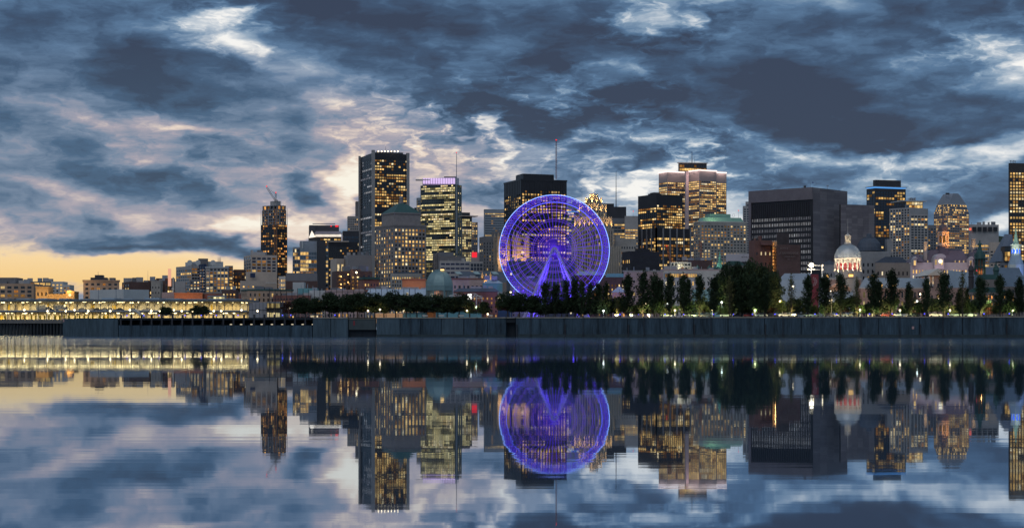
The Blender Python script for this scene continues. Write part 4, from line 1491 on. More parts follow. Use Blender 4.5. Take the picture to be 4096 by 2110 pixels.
b = building('black_brick_warehouse', 'black windowless brick warehouse with a lit corner strip of small windows', 2520, 1080)
block(b, 2488, 2521, 2638, 1004, 1080, 20, None, mat('black_brick', (.035, .035, .042), .85, vary=.3), F(8.5, 24, .45, .5, .55, 'warm', .10, .1), None)
block(b, 2540, 2543, 2600, 994, 1090, 10, 12, mat('black_brick', (.035, .035, .042), .85, vary=.3), part='rooftop_block')

# --- dark glass tower and podium
b = building('dark_glass_block', 'dark glass tower with ribbed top in front of the cruciform tower', 2626, 1620, cat='tower')
w = block(b, 2552, 2626, 2731, 776, 1620, 30, None, BLACK, F(8, 10.6, .9, .6, .42, 'warm', .10, run=.7), F(8, 10.6, .86, .6, .55, 'warm', .08, run=.7))
block(b, 2600, 2615, 2640, 769, 1640, 20, None, DARK, part='roof_box', yb=785)
block(b, 2592, 2600, 2612, 774, 1642, 20, None, DARK, part='lift_room', yb=785)
b = building('black_podium_block', 'wide black glass block with concrete piers and white-lit floors', 2626, 1500)
w = block(b, 2550, 2625, 2762, 911, 1500, 28, None, BLACK, F(8, 13.2, .88, .62, .28, 'warm', .10, run=.6), F(8, 13.2, .88, .62, .48, 'warm', .095, run=.7))
for p, q, n in ((w['C'], w['R'], 5), (w['L'], w['C'], 4)):
    for i in range(n + 1):
        x, y = p[0] + (q[0] - p[0]) * i / n, p[1] + (q[1] - p[1]) * i / n
        mb = MB()
        mb.box(x - .75, x + .75, y - .8, y + .6, GZ, w['z1'] + .2)
        mb.build('pier', CONC_D, b)
CRANEO = mat('crane_orange', (.38, .12, .06), .6)
cr = thing('orange_crane', 'orange lattice crane jib leaning in front of the black block', 'crane', (X(2684, 1200), 1200, GZ))
lattice((X(2684, 1200), 1200, GZ), (X(2684, 1200), 1200, Z(1050, 1200)), 1.2, 10).build('mast', CRANEO, cr)
lattice((X(2684, 1200), 1200, Z(1050, 1200)), (X(2667, 1200), 1200, Z(985, 1200)), 1.1, 9).build('jib', CRANEO, cr)
mb = MB()
mb.lathe(X(2667, 1200), 1200, [(.1, Z(985, 1200)), (.6, Z(983, 1200)), (.1, Z(981, 1200))], 6)
mb.build('beacon', RED, cr)
cr = thing('rust_crane', 'rust coloured lattice crane jib in front of the green-roofed hotel', 'crane', (X(2815, 1220), 1220, GZ))
lattice((X(2815, 1220), 1220, GZ), (X(2802, 1220), 1220, Z(962, 1220)), 1.2, 22).build('jib', CRANEO, cr)

# --- cruciform tower with glowing parapet
b = building('cruciform_tower', 'tall cruciform tower with pinkish glowing parapet and rooftop pavilion', 2797, 2100, cat='tower')
ALU = mat('aluminium_panel', (0.25, 0.22, 0.215), .5, .3, .1)
fa = lambda p: F(7.6, 8.9, .88, .60, p * 1.15, 'warm', .067, run=.7)
w1 = block(b, 2635, 2669, 2752, 686, 2110, 26, None, ALU, fa(.40), fa(.50), part='west_wing')
w3 = block(b, 2850, 2866, 2906, 690, 2120, 20, None, ALU, fa(.3), fa(.5), part='east_wing')
w2 = block(b, 2754, 2797, 2866, 680, 2080, 32, None, ALU, fa(.35), fa(.50), part='centre_wing')
PINK = glow('pink_parapet', (1.0, 0.80, 0.74), 1.4)
for w in (w1, w2, w3):
    band(b, 'parapet_light', w['poly'], w['z1'] - .9, w['z1'] + .9, PINK, .6)
    for p, q in ((w['L'], w['C']), (w['C'], w['R'])):
        cx, cy = (p[0] + q[0]) / 2, (p[1] + q[1]) / 2
        d = Vector((q[0] - p[0], q[1] - p[1]))
        n = Vector((d.y, -d.x)).normalized()
        light('AREA', (cx + n.x * 3, cy + n.y * 3, w['z1'] + 1.5), 1900, (1, .72, .66), d.length * .9, size_y=1.0, rot=(cx + n.x * .2, cy + n.y * .2, w['z1'] - 14))
mb = MB()
mb.obox((X(2746, 2080), 2085), R(10), M(11, 2085), 6, GZ, Z(684, 2085))
mb.build('core_shaft', mat('core_pale', (.42, .34, .34), .6, vary=.1), b)
light('AREA', (X(2751, 2070), 2066, Z(690, 2070)), 5000, (1, .65, .6), 5, size_y=5, rot=(X(2751, 2085), 2087, Z(760, 2085)))
block(b, 2713, 2716, 2827, 652, 2140, 8, 30, DARK, None, F(10, 15, .9, .7, .5, 'warm', .15), part='rooftop_pavilion', yb=684)
band(b, 'pavilion_roof', plan(2711, 2714, 2829, 2138, 8, 34), Z(652, 2138), Z(649, 2138), CONC, .6)
mast(b, 2770, 602, 650, 2145, .7, tip=False)
for px, h in ((2762, 630), (2779, 622), (2748, 643)):
    mast(b, px, h, 650, 2146, .25, tip=False)

# --- hotel with green roof, and neighbours
b = building('green_roofed_hotel', 'broad grey hotel with punched lit windows and a pale green roof', 2870, 1380)
w = block(b, 2774, 2800, 2989, 886, 1380, 14, None, STONE, F(8, 12.3, .46, .5, .35, 'warm', .03, run=.3), F(12.6, 12.3, .55, .50, .33, 'warm', .03, run=.45))
band(b, 'cornice', w['poly'], w['z1'] - .4, w['z1'] + .4, LIME, .4)
GRNR = mat('pale_green_roof', (.22, .38, .30), .6, vary=.15)
pl = plan(2786, 2806, 2978, 1390, 14)
mb = MB()
mb.prism(pl, w['z1'], Z(868, 1390), top=grow(pl, -3))
rf = mb.build('roof', GRNR, b)
slab(b, 'roof_stage', 2840, 2925, 855, 869, 1398, 12, GRNR, th=14, parent=rf)
light('AREA', (X(2855, 1384), 1385, w['z1'] + 1), 700, (.8, 1, .6), 3, rot=(X(2860, 1396), 1398, Z(862, 1390)))
mb = MB()
for i in range(16):
    a0, a1 = 2 * math.pi * i / 16, 2 * math.pi * (i + 1) / 16
    c = (X(2934, 1395), Z(861, 1395))
    mb.tube((c[0] + 1.2 * math.cos(a0), 1395, c[1] + 1.2 * math.sin(a0)), (c[0] + 1.2 * math.cos(a1), 1395, c[1] + 1.2 * math.sin(a1)), .12, n=4)
mb.build('roof_ring', STEEL, rf)
mast(b, 2958, 842, 866, 1398, .15, tip=True)
b = building('slim_balcony_tower', 'slim grey residential tower half hidden behind the black courthouse', 2972, 1500)
block(b, 2971, 2973, 3010, 823, 1500, 6, 18, CONC, None, F(12, 9.5, .7, .6, .12, 'blueglass', .02))
block(b, 2982, 2984, 3010, 806, 1510, 6, 12, CONC, None, F(12, 9.5, .7, .6, .0, 'blueglass', .02), part='top_stage')
b = building('white_sign_wall', 'white rooftop wall lettered MONVILLE beside the green spire', 2905, 1120)
block(b, 2903, 2906, 2999, 1046, 1120, 4, 20, CONC_D, part='wall')
w = block(b, 2903, 2906, 2999, 1014, 1118, 4, 22, mat('sign_wall_pale', (.52, .47, .49), .7, vary=.06), part='sign_wall', yb=1046)
letters('MONVILLE', 2966, 1030, 4.6, 1116.2, BLACK, b, 'lettering', 4, .012, stretch=.98)
letters('HOTEL', 2969, 1022, 2.0, 1116.4, BLACK, b, 'small_lettering', 4, .0)
b = building('green_spire', 'slender pale green copper church spire in front of the hotel', 2878, 1050, cat='spire')
mb = MB()
mb.lathe(X(2878, 1050), 1050, [(M(14, 1050), GZ), (M(14, 1050), Z(1070, 1050)), (M(12, 1050), Z(1069, 1050)), (M(7.5, 1050), Z(1047, 1050)), (.12, Z(1006, 1050))], 8)
mb.build('spire', COPPER, b)
for k in range(3):
    a = -math.pi / 2 + (k - 1) * .8
    mb = MB()
    mb.lathe(X(2878, 1050) + 1.3 * math.cos(a), 1050 + 1.3 * math.sin(a), [(.35, Z(1050, 1050)), (.35, Z(1044, 1050)), (.05, Z(1040, 1050))], 5)
    mb.build('dormer', COPPER, b)
light('SPOT', (X(2878, 1050) - 5, 1040, Z(1085, 1050)), 5200, (.75, 1, .75), .5, rot=(X(2878, 1050), 1050, Z(1040, 1050)), spot=50)

# --- black courthouse slab
b = building('black_courthouse', 'huge black slab courthouse with granite end wall and thin white window strips', 3252, 1100)
CB = mat('courthouse_black', (.03, .029, .033), .5, .2, .15)
w = block(b, 2998, 3252, 3389, 749, 1100, 48, None, CB, F(6.8, 22, .55, .55, .9, 'cool', .205, .0, .035, .6, run=.9, one=False, rows=[1] * 9), None)
Ll, C, Rr = w['L'], w['C'], w['R']
d = Vector((C[0] - Ll[0], C[1] - Ll[1]))
LL = d.length
d.normalize()
n = Vector((d.y, -d.x))


def on_left(s0, s1, z0, z1, name, m, out=.3, parent=b):
    q = MB()
    o = Vector(Ll) + d * (LL * s0) + n * out
    q.obox((o.x, o.y), math.atan2(d.y, d.x), LL * (s1 - s0), out + .02, z0, z1)
    return q.build(name, m, parent)


on_left(.0, 1.0, Z(797, 1100), w['z1'] + .1, 'top_beam', GRANITE, .9)
on_left(-.005, .035, GZ, w['z1'] + .05, 'end_fin', GRANITE, .95)
on_left(.965, 1.0, GZ, w['z1'] - 8.5, 'corner_fin', CB, .6)
for i in range(27):
    on_left(.045 + i * .034, .045 + i * .034 + .006, Z(862, 1100), Z(806, 1100), 'fin', DARK, .5)
u = Vector((Rr[0] - C[0], Rr[1] - C[1]))
UL = u.length
u.normalize()
un = Vector((u.y, -u.x))
GR = [mat('granite_a', (.175, .152, .162), .75, vary=.15), mat('granite_b', (.205, .18, .188), .75, vary=.15), mat('granite_c', (.155, .136, .147), .75, vary=.15)]


def granite(c0, uu, nn, L, z0, z1, cols, rows, par, th):
    r = random.Random(5)
    cw, ch = L / cols, (z1 - z0) / rows
    for j in range(rows):
        for i in range(cols):
            sh = (j % 2) * cw * .5
            a, e = max(0, i * cw + sh - (cw * .5 if j % 2 else 0)), min(L, (i + 1) * cw + sh - (cw * .5 if j % 2 else 0))
            if e - a < .3:
                continue
            q = MB()
            out = r.uniform(.10, .16)
            o = Vector(c0) + uu * (a + .03) + nn * out
            q.obox((o.x, o.y), th, e - a - .06, out + .05, z0 + j * ch + .03, z0 + (j + 1) * ch - .03)
            q.build('granite_panel', r.choice(GR), par)


granite(C, u, un, UL, Z(1075, 1100), w['z1'] - .1, 5, 28, b, math.atan2(u.y, u.x))
w2 = block(b, 3358, 3362, 3497, 817, 1108, 18, 40, CB, None, None, part='annex_wall')
C2, R2 = w2['C'], w2['R']
u2 = Vector((R2[0] - C2[0], R2[1] - C2[1]))
U2L = u2.length
u2.normalize()
granite(C2, u2, Vector((u2.y, -u2.x)), U2L, Z(1050, 1100), w2['z1'] - .1, 6, 22, b, math.atan2(u2.y, u2.x))
slab(b, 'roof_box', 3217, 3224, 742, 756, 1125, 3, DARK)
mast(b, 3248, 725, 750, 1106, .12, tip=False, name='flagpole')
slab(b, 'flag', 3249, 3254, 727, 733, 1112, .05, mat('flag_blue', (.12, .16, .32), .8), bury=0)
mast(b, 3316, 736, 752, 1110, .2, tip=False)
slab(b, 'camera_arm', 3306, 3316, 741, 744, 1110, .3, STEEL, bury=0)

# --- brick office with ghost sign
b = building('ghost_sign_brick_building', 'old brick building with faded LA SAUVEGARDE wall sign and orange lit stairwell', 3088, 960)
GB = mat('sooty_brick', (.17, .085, .07), .85, vary=.3)
block(b, 2996, 3018, 3090, 960, 962, 18, None, GB, None, F(16, 40, .3, .3, .12, 'warm', .1))
block(b, 3105, 3107, 3156, 931, 975, 10, 12, mat('smoky_brick', (.07, .055, .055), .85, vary=.3), part='rooftop_block', yb=985)
slab(b, 'chimney', 3035, 3046, 943, 965, 966, 4, GB)
slab(b, 'chimney', 3019, 3024, 952, 965, 966, 4, GB)
slab(b, 'parapet_step', 3044, 3092, 966, 975, 961, 3, GB, th=4)
block(b, 3088, 3089, 3108, 964, 964, 4, 12, mat('stair_wall', (.42, .26, .14), .8), None, None, part='stairwell')
for k in range(9):
    slab(b, 'stair_window', 3091, 3096, 972 + k * 13, 980 + k * 13, 963.6, .3, PAL['orange'][1], bury=0)
    slab(b, 'landing', 3089, 3107, 985 + k * 13, 986.5 + k * 13, 961.5, 2.2, BLACK, bury=0)
    light('POINT', (X(3102, 961), 961.5, Z(978 + k * 13, 961)), 55, (1, .5, .15), .2)
w = block(b, 3106, 3108, 3201, 978, 958, 4, 22, mat('ghost_brick', (.115, .068, .06), .85, vary=.3), part='sign_wall')
GH = mat('faded_paint', (.22, .17, .155), .9, vary=.4, scale=.8)
letters('EDIFICE', 3121, 995, 6.5, 957.2, GH, b, 'faded_lettering', 4, .0, lift=-.05)
letters('LA SAUVEGARDE', 3113, 1016, 9, 957.0, GH, b, 'faded_lettering', 4, .0, stretch=.82, lift=-.05)
letters('ASSURANCE', 3138, 1028, 5.5, 957.0, GH, b, 'faded_lettering', 4, .0, lift=-.05)
letters('VIE', 3149, 1038, 5, 957.0, GH, b, 'faded_lettering', 4, .0, lift=-.05)

# --- towers at the right
b = building('blue_line_glass_tower', 'dark glass tower with a blue light line under its flat crown', 3500, 1750, cat='tower')
w = block(b, 3466, 3500, 3623, 752, 1750, 22, None, DARK, F(11, 11.5, .85, .7, .16, 'blueglass', .02, run=.3), F(11, 11.5, .82, .66, .22, 'blueglass', .02, run=.5))
band(b, 'blue_light_line', w['poly'], Z(749, 1750), Z(746.5, 1750), glow('blue_line', (.12, .42, 1.0), .8), .7)
band(b, 'crown_slab', w['poly'], Z(746.4, 1750), Z(744, 1750), STEEL, 1.6)
block(b, 3492, 3502, 3604, 719, 1770, 16, None, DARK, part='crown_box', yb=748)
mast(b, 3606, 690, 745, 1770, .15, tip=False)
b = building('grid_condominium', 'grey gridded condominium tower with a flying roof plate', 3640, 1450, cat='tower')
w = block(b, 3558, 3640, 3712, 829, 1450, 40, None, CONC, F(11.5, 10.6, .64, .66, .24, 'warm', .01, run=.3), None, part='wall')
w = block(b, 3640, 3642, 3712, 856, 1447, 14, 16, CONC, None, F(13.5, 10.6, .74, .68, .22, 'warm', .01, run=.4), part='east_wing')
block(b, 3620, 3624, 3692, 804, 1462, 12, 20, STEEL, None, F(11, 13, .9, .8, .45, 'paleglass', .04, run=.6), part='penthouse', yb=858)
slab(b, 'roof_plate', 3606, 3714, 801, 804, 1456, 22, OFFW, th=12, bury=0)
for k in range(4):
    slab(b, 'roof_plant', 3637 + k * 7, 3642 + k * 7, 792 - (k % 2) * 2, 802, 1466, 3, STEEL)
b = building('grey_flats_slice', 'narrow grey block between the condominium and the faceted tower', 3712, 1600)
block(b, 3708, 3711, 3745, 899, 1600, 8, 20, CONC_D, None, F(10, 11, .6, .55, .22, 'warm', .03))

# faceted tower
b = building('faceted_roof_tower', 'tower with chamfered shoulders and a grey faceted pyramid roof', 3805, 1800, cat='tower')
PK = mat('rose_granite', (.36, .30, .29), .6, vary=.1)
w = block(b, 3735, 3790, 3877, 852, 1800, 30, None, PK, F(7, 9.4, .84, .6, .55, 'warm', .0, run=.6), F(9, 9.4, .86, .58, .42, 'warm', .0, run=.6))
pl = w['poly']
zs = [w['z1'], Z(815, 1800), Z(770, 1800)]
p1 = grow(pl, -3.4)
fc = MB()
pan = []
fc.prism(pl, zs[0] - .2, zs[1], top=p1)
o = fc.build('shoulder', PK, b)
gl = MB()
mts = PAL['warm']
for r in range(4):
    t0, t1 = (r + .2) / 4, (r + .78) / 4
    for side in (3, 0):
        i, j = side, (side + 1) % 4
        for c in range(14):
            s0, s1 = (c + .08) / 14, (c + .9) / 14
            f = lambda s, t: tuple((np.array(pl[i]) * (1 - s) + np.array(pl[j]) * s) * (1 - t) + (np.array(p1[i]) * (1 - s) + np.array(p1[j]) * s) * t) + (zs[0] + (zs[1] - zs[0]) * t,)
            dv = np.array(pl[j]) - np.array(pl[i])
            nn = np.array([dv[1], -dv[0]]) / np.linalg.norm(dv) * .12
            off = lambda p: (p[0] + nn[0], p[1] + nn[1], p[2])
            gl.quad(off(f(s0, t0)), off(f(s1, t0)), off(f(s1, t1)), off(f(s0, t1)), 1 if rng.random() < .45 else 0)
tag(gl.build('shoulder_glazing', [mts[0], mts[1]], b), kind='stuff')
band(b, 'cornice', p1, zs[1] - .4, zs[1] + .4, LIME, .4)
RG = mat('faceted_roof_grey', (.26, .27, .30), .5, .2, .1)
cxm, cym = sum(p[0] for p in p1) / 4, sum(p[1] for p in p1) / 4
C_, R_, B_, L_ = p1
mid = lambda a, c, t=.5: (a[0] * (1 - t) + c[0] * t, a[1] * (1 - t) + c[1] * t)
for (a, c, e, f_) , top_px in (((L_, C_, None, None), 3778), ((C_, R_, None, None), 3822)):
    # a gabled prism over each visible side
    back = (B_[0] - R_[0], B_[1] - R_[1]) if c is R_ else (R_[0] - C_[0], R_[1] - C_[1])
    base = [a, c, (c[0] + back[0], c[1] + back[1]), (a[0] + back[0], a[1] + back[1])]
    top = [mid(base[0], base[1], .33), mid(base[0], base[1], .67), mid(base[3], base[2], .67), mid(base[3], base[2], .33)]
    m_ = MB()
    m_.prism(base, zs[1] + .4, zs[2] - (1.0 if c is C_ else 0), top=[mid(t, (cxm, cym), .22) for t in top])
    m_.build('roof_facet', RG, b)
slab(b, 'roof_vent', 3784, 3798, 771, 777, 1803, 2, BLACK, bury=0)
b = building('flat_office_with_red_light', 'flat-topped office with lit floors and a red corner light', 3880, 1500)
w = block(b, 3877, 3880, 3995, 897, 1500, 8, 30, CONC, None, F(14, 13.2, .88, .58, .60, 'warm', .20, run=.7))
for k in range(5):
    slab(b, 'louvre_panel', 3890 + k * 21, 3906 + k * 21, 907, 925, 1498.5 + k * .7, .4, BLACK, th=8, bury=0)
slab(b, 'red_light', 3877, 3885, 912, 920, 1497, .5, glow('red_white', (1, .12, .06), 1.6), bury=0)
clutter(b, w, 5, (1, 3), seed=41)
b = building('low_beige_terrace', 'low beige block with a dark flat roof behind the chapel', 3960, 1200)
w = block(b, 3955, 3958, 4052, 968, 1200, 6, 24, BEIGE, None, F(16, 13, .7, .5, .12, 'warm', .1))
b = building('right_edge_tower', 'tall dark gridded tower full of square lit windows at the right edge', 4034, 1600, cat='tower')
w = block(b, 4034, 4036, 4180, 652, 1600, 8, 40, mat('brown_tower', (.06, .052, .05), .6, .1, .15), None, F(11.6, 12.6, .68, .62, .8, 'warm', .055, run=.8, rows=[.9, .8, .95, .9, .6, .9]))
for k in range(4):
    slab(b, 'roof_aerial', 4042 + k * 6, 4044 + k * 6, 641 + (k % 2) * 2, 654, 1605, .5, STEEL)
slab(b, 'roof_rack', 4040, 4064, 643, 644.5, 1605, 2, STEEL, bury=0)

# ------------------------------------------------------------------ low roofs of the old town
def lowrise(name, label, px0, pxc, px1, yt, D, th, m, Rt=None, L=None, dep=16, roof=None, cl=0, seed=1, corn=None):
    b = building(name, label, pxc, D)
    w = block(b, px0, pxc, px1, yt, D, th, dep, m, L, Rt)
    if corn:
        band(b, 'cornice', w['poly'], w['z1'] - .5, w['z1'] + .35, corn, .5)
    if roof:
        mm, rise, inset = roof
        mb = MB()
        mb.prism(grow(w['poly'], .4), w['z1'] + .05, w['z1'] + rise, top=grow(w['poly'], -inset))
        mb.build('roof', mm, b)
        w['z1'] += rise
    if cl:
        clutter(b, w, cl, (.8, 2.4), seed=seed)
    return b, w


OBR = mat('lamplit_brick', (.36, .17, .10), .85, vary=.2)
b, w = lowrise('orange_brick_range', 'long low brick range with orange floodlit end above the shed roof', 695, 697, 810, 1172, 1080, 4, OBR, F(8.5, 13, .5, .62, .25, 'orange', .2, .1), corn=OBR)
for px in (715, 760, 795):
    light('AREA', (X(px, 1080), 1070, Z(1200, 1080)), 420, (1, .42, .1), 8, rot=(X(px, 1080), 1082, Z(1178, 1080)))
lowrise('dim_brick_range', 'dim reddish brick range with many small windows right of the orange lit end', 810, 812, 982, 1172, 1085, 4, BRICK, F(8.5, 13, .5, .62, .06, 'warm', .2, .1), corn=STONE_D)
lowrise('lit_glass_box', 'small glazed box with a glowing yellow front above the shed', 828, 830, 900, 1181, 1000, 4, STEEL, F(11, 13, .9, .85, .75, 'yellow', .05, .1, run=.7), dep=10)
lowrise('lit_kiosk_roof', 'tiny lit penthouse on the roofs left of the green-corniced building', 908, 910, 934, 1190, 990, 4, STONE_D, F(11, 9, .9, .7, 1, 'yellow', .1, .1), dep=8)
b, w = lowrise('green_corniced_building', 'beige classical building with a green copper cornice and tall lit windows', 955, 990, 1172, 1158, 960, 22, STONE_W, F(17, 19, .36, .62, .28, 'warm', .08, .1), F(8, 19, .4, .6, .2, 'warm', .08, .1), corn=COPPER_D, cl=5, seed=51)
light('POINT', (X(1024, 945), 944, Z(1196, 945)), 420, (1, .75, .4), .4)
lowrise('dark_low_store', 'dark flat store with three lit windows under the dark brick flats', 885, 887, 945, 1158, 1060, 4, BRICK_D, F(13, 13, .45, .5, .6, 'warm', .1, .1), cl=2, seed=52)
lowrise('teal_roof_store', 'low store with a teal roof band and small lamps behind the mast row', 1190, 1192, 1270, 1152, 980, 4, TEAL, F(12, 12, .4, .5, .3, 'warm', .2, .1), cl=3, seed=53)
lowrise('white_roof_terrace', 'white plastered roof terrace with a lit strip behind the mast row', 1236, 1238, 1300, 1161, 940, 4, OFFW, F(9, 12, .6, .5, .5, 'warm', .3, .1), cl=3, seed=54)
lowrise('brick_row_house', 'low brick row house with pale attic at the left end of the tree row', 1090, 1092, 1240, 1180, 930, 4, BRICK, F(12, 12, .4, .6, .2, 'warm', .1, .1), cl=6, seed=55)
lowrise('sandstone_row', 'pinkish stone row with an orange glowing window behind the trees', 1300, 1302, 1456, 1161, 930, 4, STONE_P, F(15, 18, .36, .62, .22, 'orange', .1, .1), corn=STONE_P, cl=4, seed=56)
b, w = lowrise('zinc_mansard_row', 'long pale blue zinc mansard row with dormer lights behind the trees', 1455, 1457, 1730, 1188, 925, 3, STONE, F(16, 16, .36, .6, .1, 'warm', .1, .1), roof=(ZINC, 4.6, 3.0))
for k, px in enumerate((1470, 1510, 1548, 1590, 1626, 1668, 1705)):
    slab(b, 'dormer', px, px + 7, 1169, 1179, 923, 2.0, PAL['warm'][3] if px == 1626 else SLATE, bury=0)
clutter(b, w, 9, (.6, 1.6), seed=57)
b, w = lowrise('orange_arcaded_house', 'orange lit brick building with two rows of arched windows left of the market dome', 1607, 1609, 1702, 1116, 1010, 4, OBR, F(8.6, 15, .52, .64, .18, 'orange', .22, .1), corn=BRICK)
for px in (1630, 1675):
    light('AREA', (X(px, 1010), 1000, Z(1172, 1010)), 420, (1, .58, .32), 8, rot=(X(px, 1010), 1012, Z(1130, 1010)))
b, w = lowrise('brown_arcaded_house', 'brown brick building with dark arched windows right of the market dome', 1808, 1810, 1936, 1114, 1010, 4, STONE_P, F(17, 18, .5, .62, .03, 'warm', .14, .1), corn=BRICK, cl=4, seed=58)
slab(b, 'roof_terrace', 1832, 1880, 1104, 1114, 1018, 8, STEEL)
lowrise('grey_roof_house', 'grey roofed low house below the lit church gable', 1930, 1932, 2010, 1132, 985, 4, TEAL, None, roof=(ZINC, 2.2, 4.0), cl=3, seed=59)
lowrise('brown_street_row', 'brown brick street row with small lit windows behind the white frame', 1815, 1817, 1996, 1166, 930, 3, BRICK, F(18, 16, .34, .5, .28, 'orange', .16, .1), roof=(SLATE, 2.0, 2.6), cl=6, seed=60)
lowrise('violet_lit_warehouse', 'long warehouse bathed in violet light behind the wheel', 2026, 2028, 2300, 1042, 1010, 4, SLATE, F(22, 19, .3, .4, .08, 'warm', .1, .1), cl=8, seed=61)
lowrise('violet_lit_low_house', 'low house with two white lit windows seen through the wheel', 2040, 2042, 2185, 1124, 960, 4, CONC_D, F(20, 16, .3, .5, .16, 'warm', .1, .1), roof=(SLATE, 2.0, 3.0), cl=5, seed=62)
lowrise('blue_roof_row', 'low row with blue-lit roof inside the right part of the wheel', 2300, 2302, 2425, 1100, 1000, 4, BRICK_D, F(16, 16, .35, .5, .25, 'warm', .2, .1), roof=(ZINC, 2.4, 3), cl=3, seed=63)
lowrise('teal_flat_house', 'dark house with a flat teal roof right of the wheel', 2424, 2426, 2500, 1108, 990, 4, BRICK_D, F(15, 17, .35, .5, .5, 'warm', .14, .1), roof=(TEAL, 2.2, .6))
b, w = lowrise('hip_roof_house', 'small hip-roofed house with lamplit eaves right of the wheel', 2448, 2450, 2505, 1168, 870, 4, STONE_W, F(16, 22, .4, .6, .4, 'orange', .1, .1), roof=(ZINC, 2.8, 3.2))
light('POINT', (X(2478, 862), 861, Z(1178, 862)), 300, (1, .5, .15), .4)
lowrise('rusticated_stone_block', 'weathered stone block with one yellow window behind the first tall poplars', 2494, 2496, 2652, 1083, 960, 3, STONE_P, F(26, 24, .28, .4, .2, 'warm', .15, .1), corn=STONE, cl=4, seed=64)
b, w = lowrise('terrace_hotel', 'pale stone hotel with a lit glass terrace under its roof', 2645, 2648, 2905, 1078, 970, 4, LIME, F(15.5, 26, .34, .6, .2, 'warm', .12, .12), corn=STONE_P, cl=8, seed=65)
block(b, 2650, 2652, 2892, 1112, 945, 4, 20, LIME, None, F(15.5, 24, .34, .66, .12, 'warm', .05, .1), part='front_wing')
block(b, 2655, 2657, 2792, 1091, 955, 4, 8, STEEL, None, F(9, 18, .86, .8, .9, 'orange', .08, .1), part='glass_terrace', yb=1112)
block(b, 2680, 2682, 2765, 1047, 985, 4, 12, STEEL, None, F(14, 14, .7, .6, .2, 'warm', .1), part='rooftop_plant', yb=1080)
light('AREA', (X(2750, 975), 972, Z(1062, 980)), 900, (1, .85, .5), 3, rot=(X(2750, 985), 986, Z(1054, 980)))
for k, px in enumerate((2790, 2838, 2862, 2893)):
    mb = MB()
    mb.lathe(X(px, 975), 975, [(M(10, 975), Z(1076, 975)), (M(9, 975), Z(1070, 975)), (.3, Z(1062, 975)), (.2, Z(1058, 975))], 8)
    mb.build('roof_cone', COPPER_D, b)
lowrise('dark_roof_store', 'dark flat store with small rooftop lights behind the terrace hotel', 2700, 2702, 2850, 1040, 1060, 4, BRICK_D, F(18, 14, .3, .5, .2, 'warm', .15, .1), cl=7, seed=66)
lowrise('teal_blank_wall', 'pale teal blank gable wall between the poplars', 2768, 2772, 2892, 1157, 860, 4, mat('pale_teal', (.27, .43, .43), .75, vary=.12), None)
lowrise('green_roofed_annex', 'small house with green hipped roof above the dark tree clump', 2896, 2898, 2980, 1060, 1010, 4, STONE_D, F(16, 16, .35, .5, .35, 'warm', .1, .1), roof=(COPPER_D, 2.6, 3.2))
# white tents and marquee halls
TENT = mat('tent_white', (.50, .53, .57), .75, vary=.12)
b, w = lowrise('marquee_hall', 'white marquee hall with sloped roof behind the poplars', 3118, 3120, 3262, 1118, 790, 3, TENT, None, roof=(mat('tent_roof', (.42, .47, .54), .6, vary=.1), 3.0, 2.4))
slab(b, 'pale_wing', 3115, 3178, 1135, 1215, 770, 12, TENT, bury=6)
lowrise('marquee_side_hall', 'lower white clad hall beside the red banner', 3176, 3178, 3412, 1166, 765, 3, TENT, None)
b = building('red_banner_tower', 'dark red display tower with a white arched emblem', 3246, 760)
slab(b, 'tower_body', 3246, 3274, 1096, 1152, 762, 3, mat('banner_red', (.26, .045, .055), .7, vary=.15), bury=12)
mb = MB()
ec, er = (X(3252, 761), Z(1125, 761)), M(14, 761)
for i in range(14):
    a0, a1 = -math.pi / 2 + math.pi * i / 14, -math.pi / 2 + math.pi * (i + 1) / 14
    for rr in (er, er * .62):
        mb.tube((ec[0] + rr * math.cos(a0), 761.4, ec[1] + rr * math.sin(a0)), (ec[0] + rr * math.cos(a1), 761.4, ec[1] + rr * math.sin(a1)), .09, n=4)
    if i % 2:
        mb.tube((ec[0] + er * 1.15 * math.cos(a0), 761.4, ec[1] + er * 1.15 * math.sin(a0)), (ec[0] + er * 1.4 * math.cos(a0), 761.4, ec[1] + er * 1.4 * math.sin(a0)), .09, n=4)
mb.build('emblem', mat('emblem_pale', (.6, .5, .48), .7), b)
b = building('floodlight_mast', 'tall mast with a dazzling floodlight beside the market dome', 3245, 800, cat='floodlight')
mb = MB()
px_, D_ = X(3245, 800), 800.0
mb.tube((px_, D_, GZ), (px_, D_, Z(1064, D_)), .28, .2, 6)
mb.build('pole', STEEL, b)
for dx, dy, r, m_ in ((0, 1060, 1.15, glow('flood_core', (1, .86, .6), 9.0)), (-13, 1077, .32, LAMPW), (8, 1077, .3, LAMPW), (44, 1061, .34, LAMPW), (44, 1077, .32, LAMPW)):
    mb = MB()
    z = Z(dy, D_)
    mb.lathe(X(3245 + dx, D_), D_ - .7, [(.05, z - r), (r * .7, z - r * .7), (r, z), (r * .7, z + r * .7), (.05, z + r)], 10)
    mb.build('lamp_head', m_, b)
mb = MB()
for z in (1061, 1077):
    mb.tube((X(3230, D_), D_, Z(z, D_)), (X(3292, D_), D_, Z(z, D_)), .12, n=4)
mb.tube((X(3289, D_), D_, GZ), (X(3289, D_), D_, Z(1060, D_)), .2, n=6)
mb.build('crossbar', STEEL, b)
light('SPOT', (px_, D_ - 3, Z(1062, D_)), 9000, (1, .85, .6), 1.0, rot=(px_, D_ + 20, Z(1075, D_)), spot=160, blend=.4)

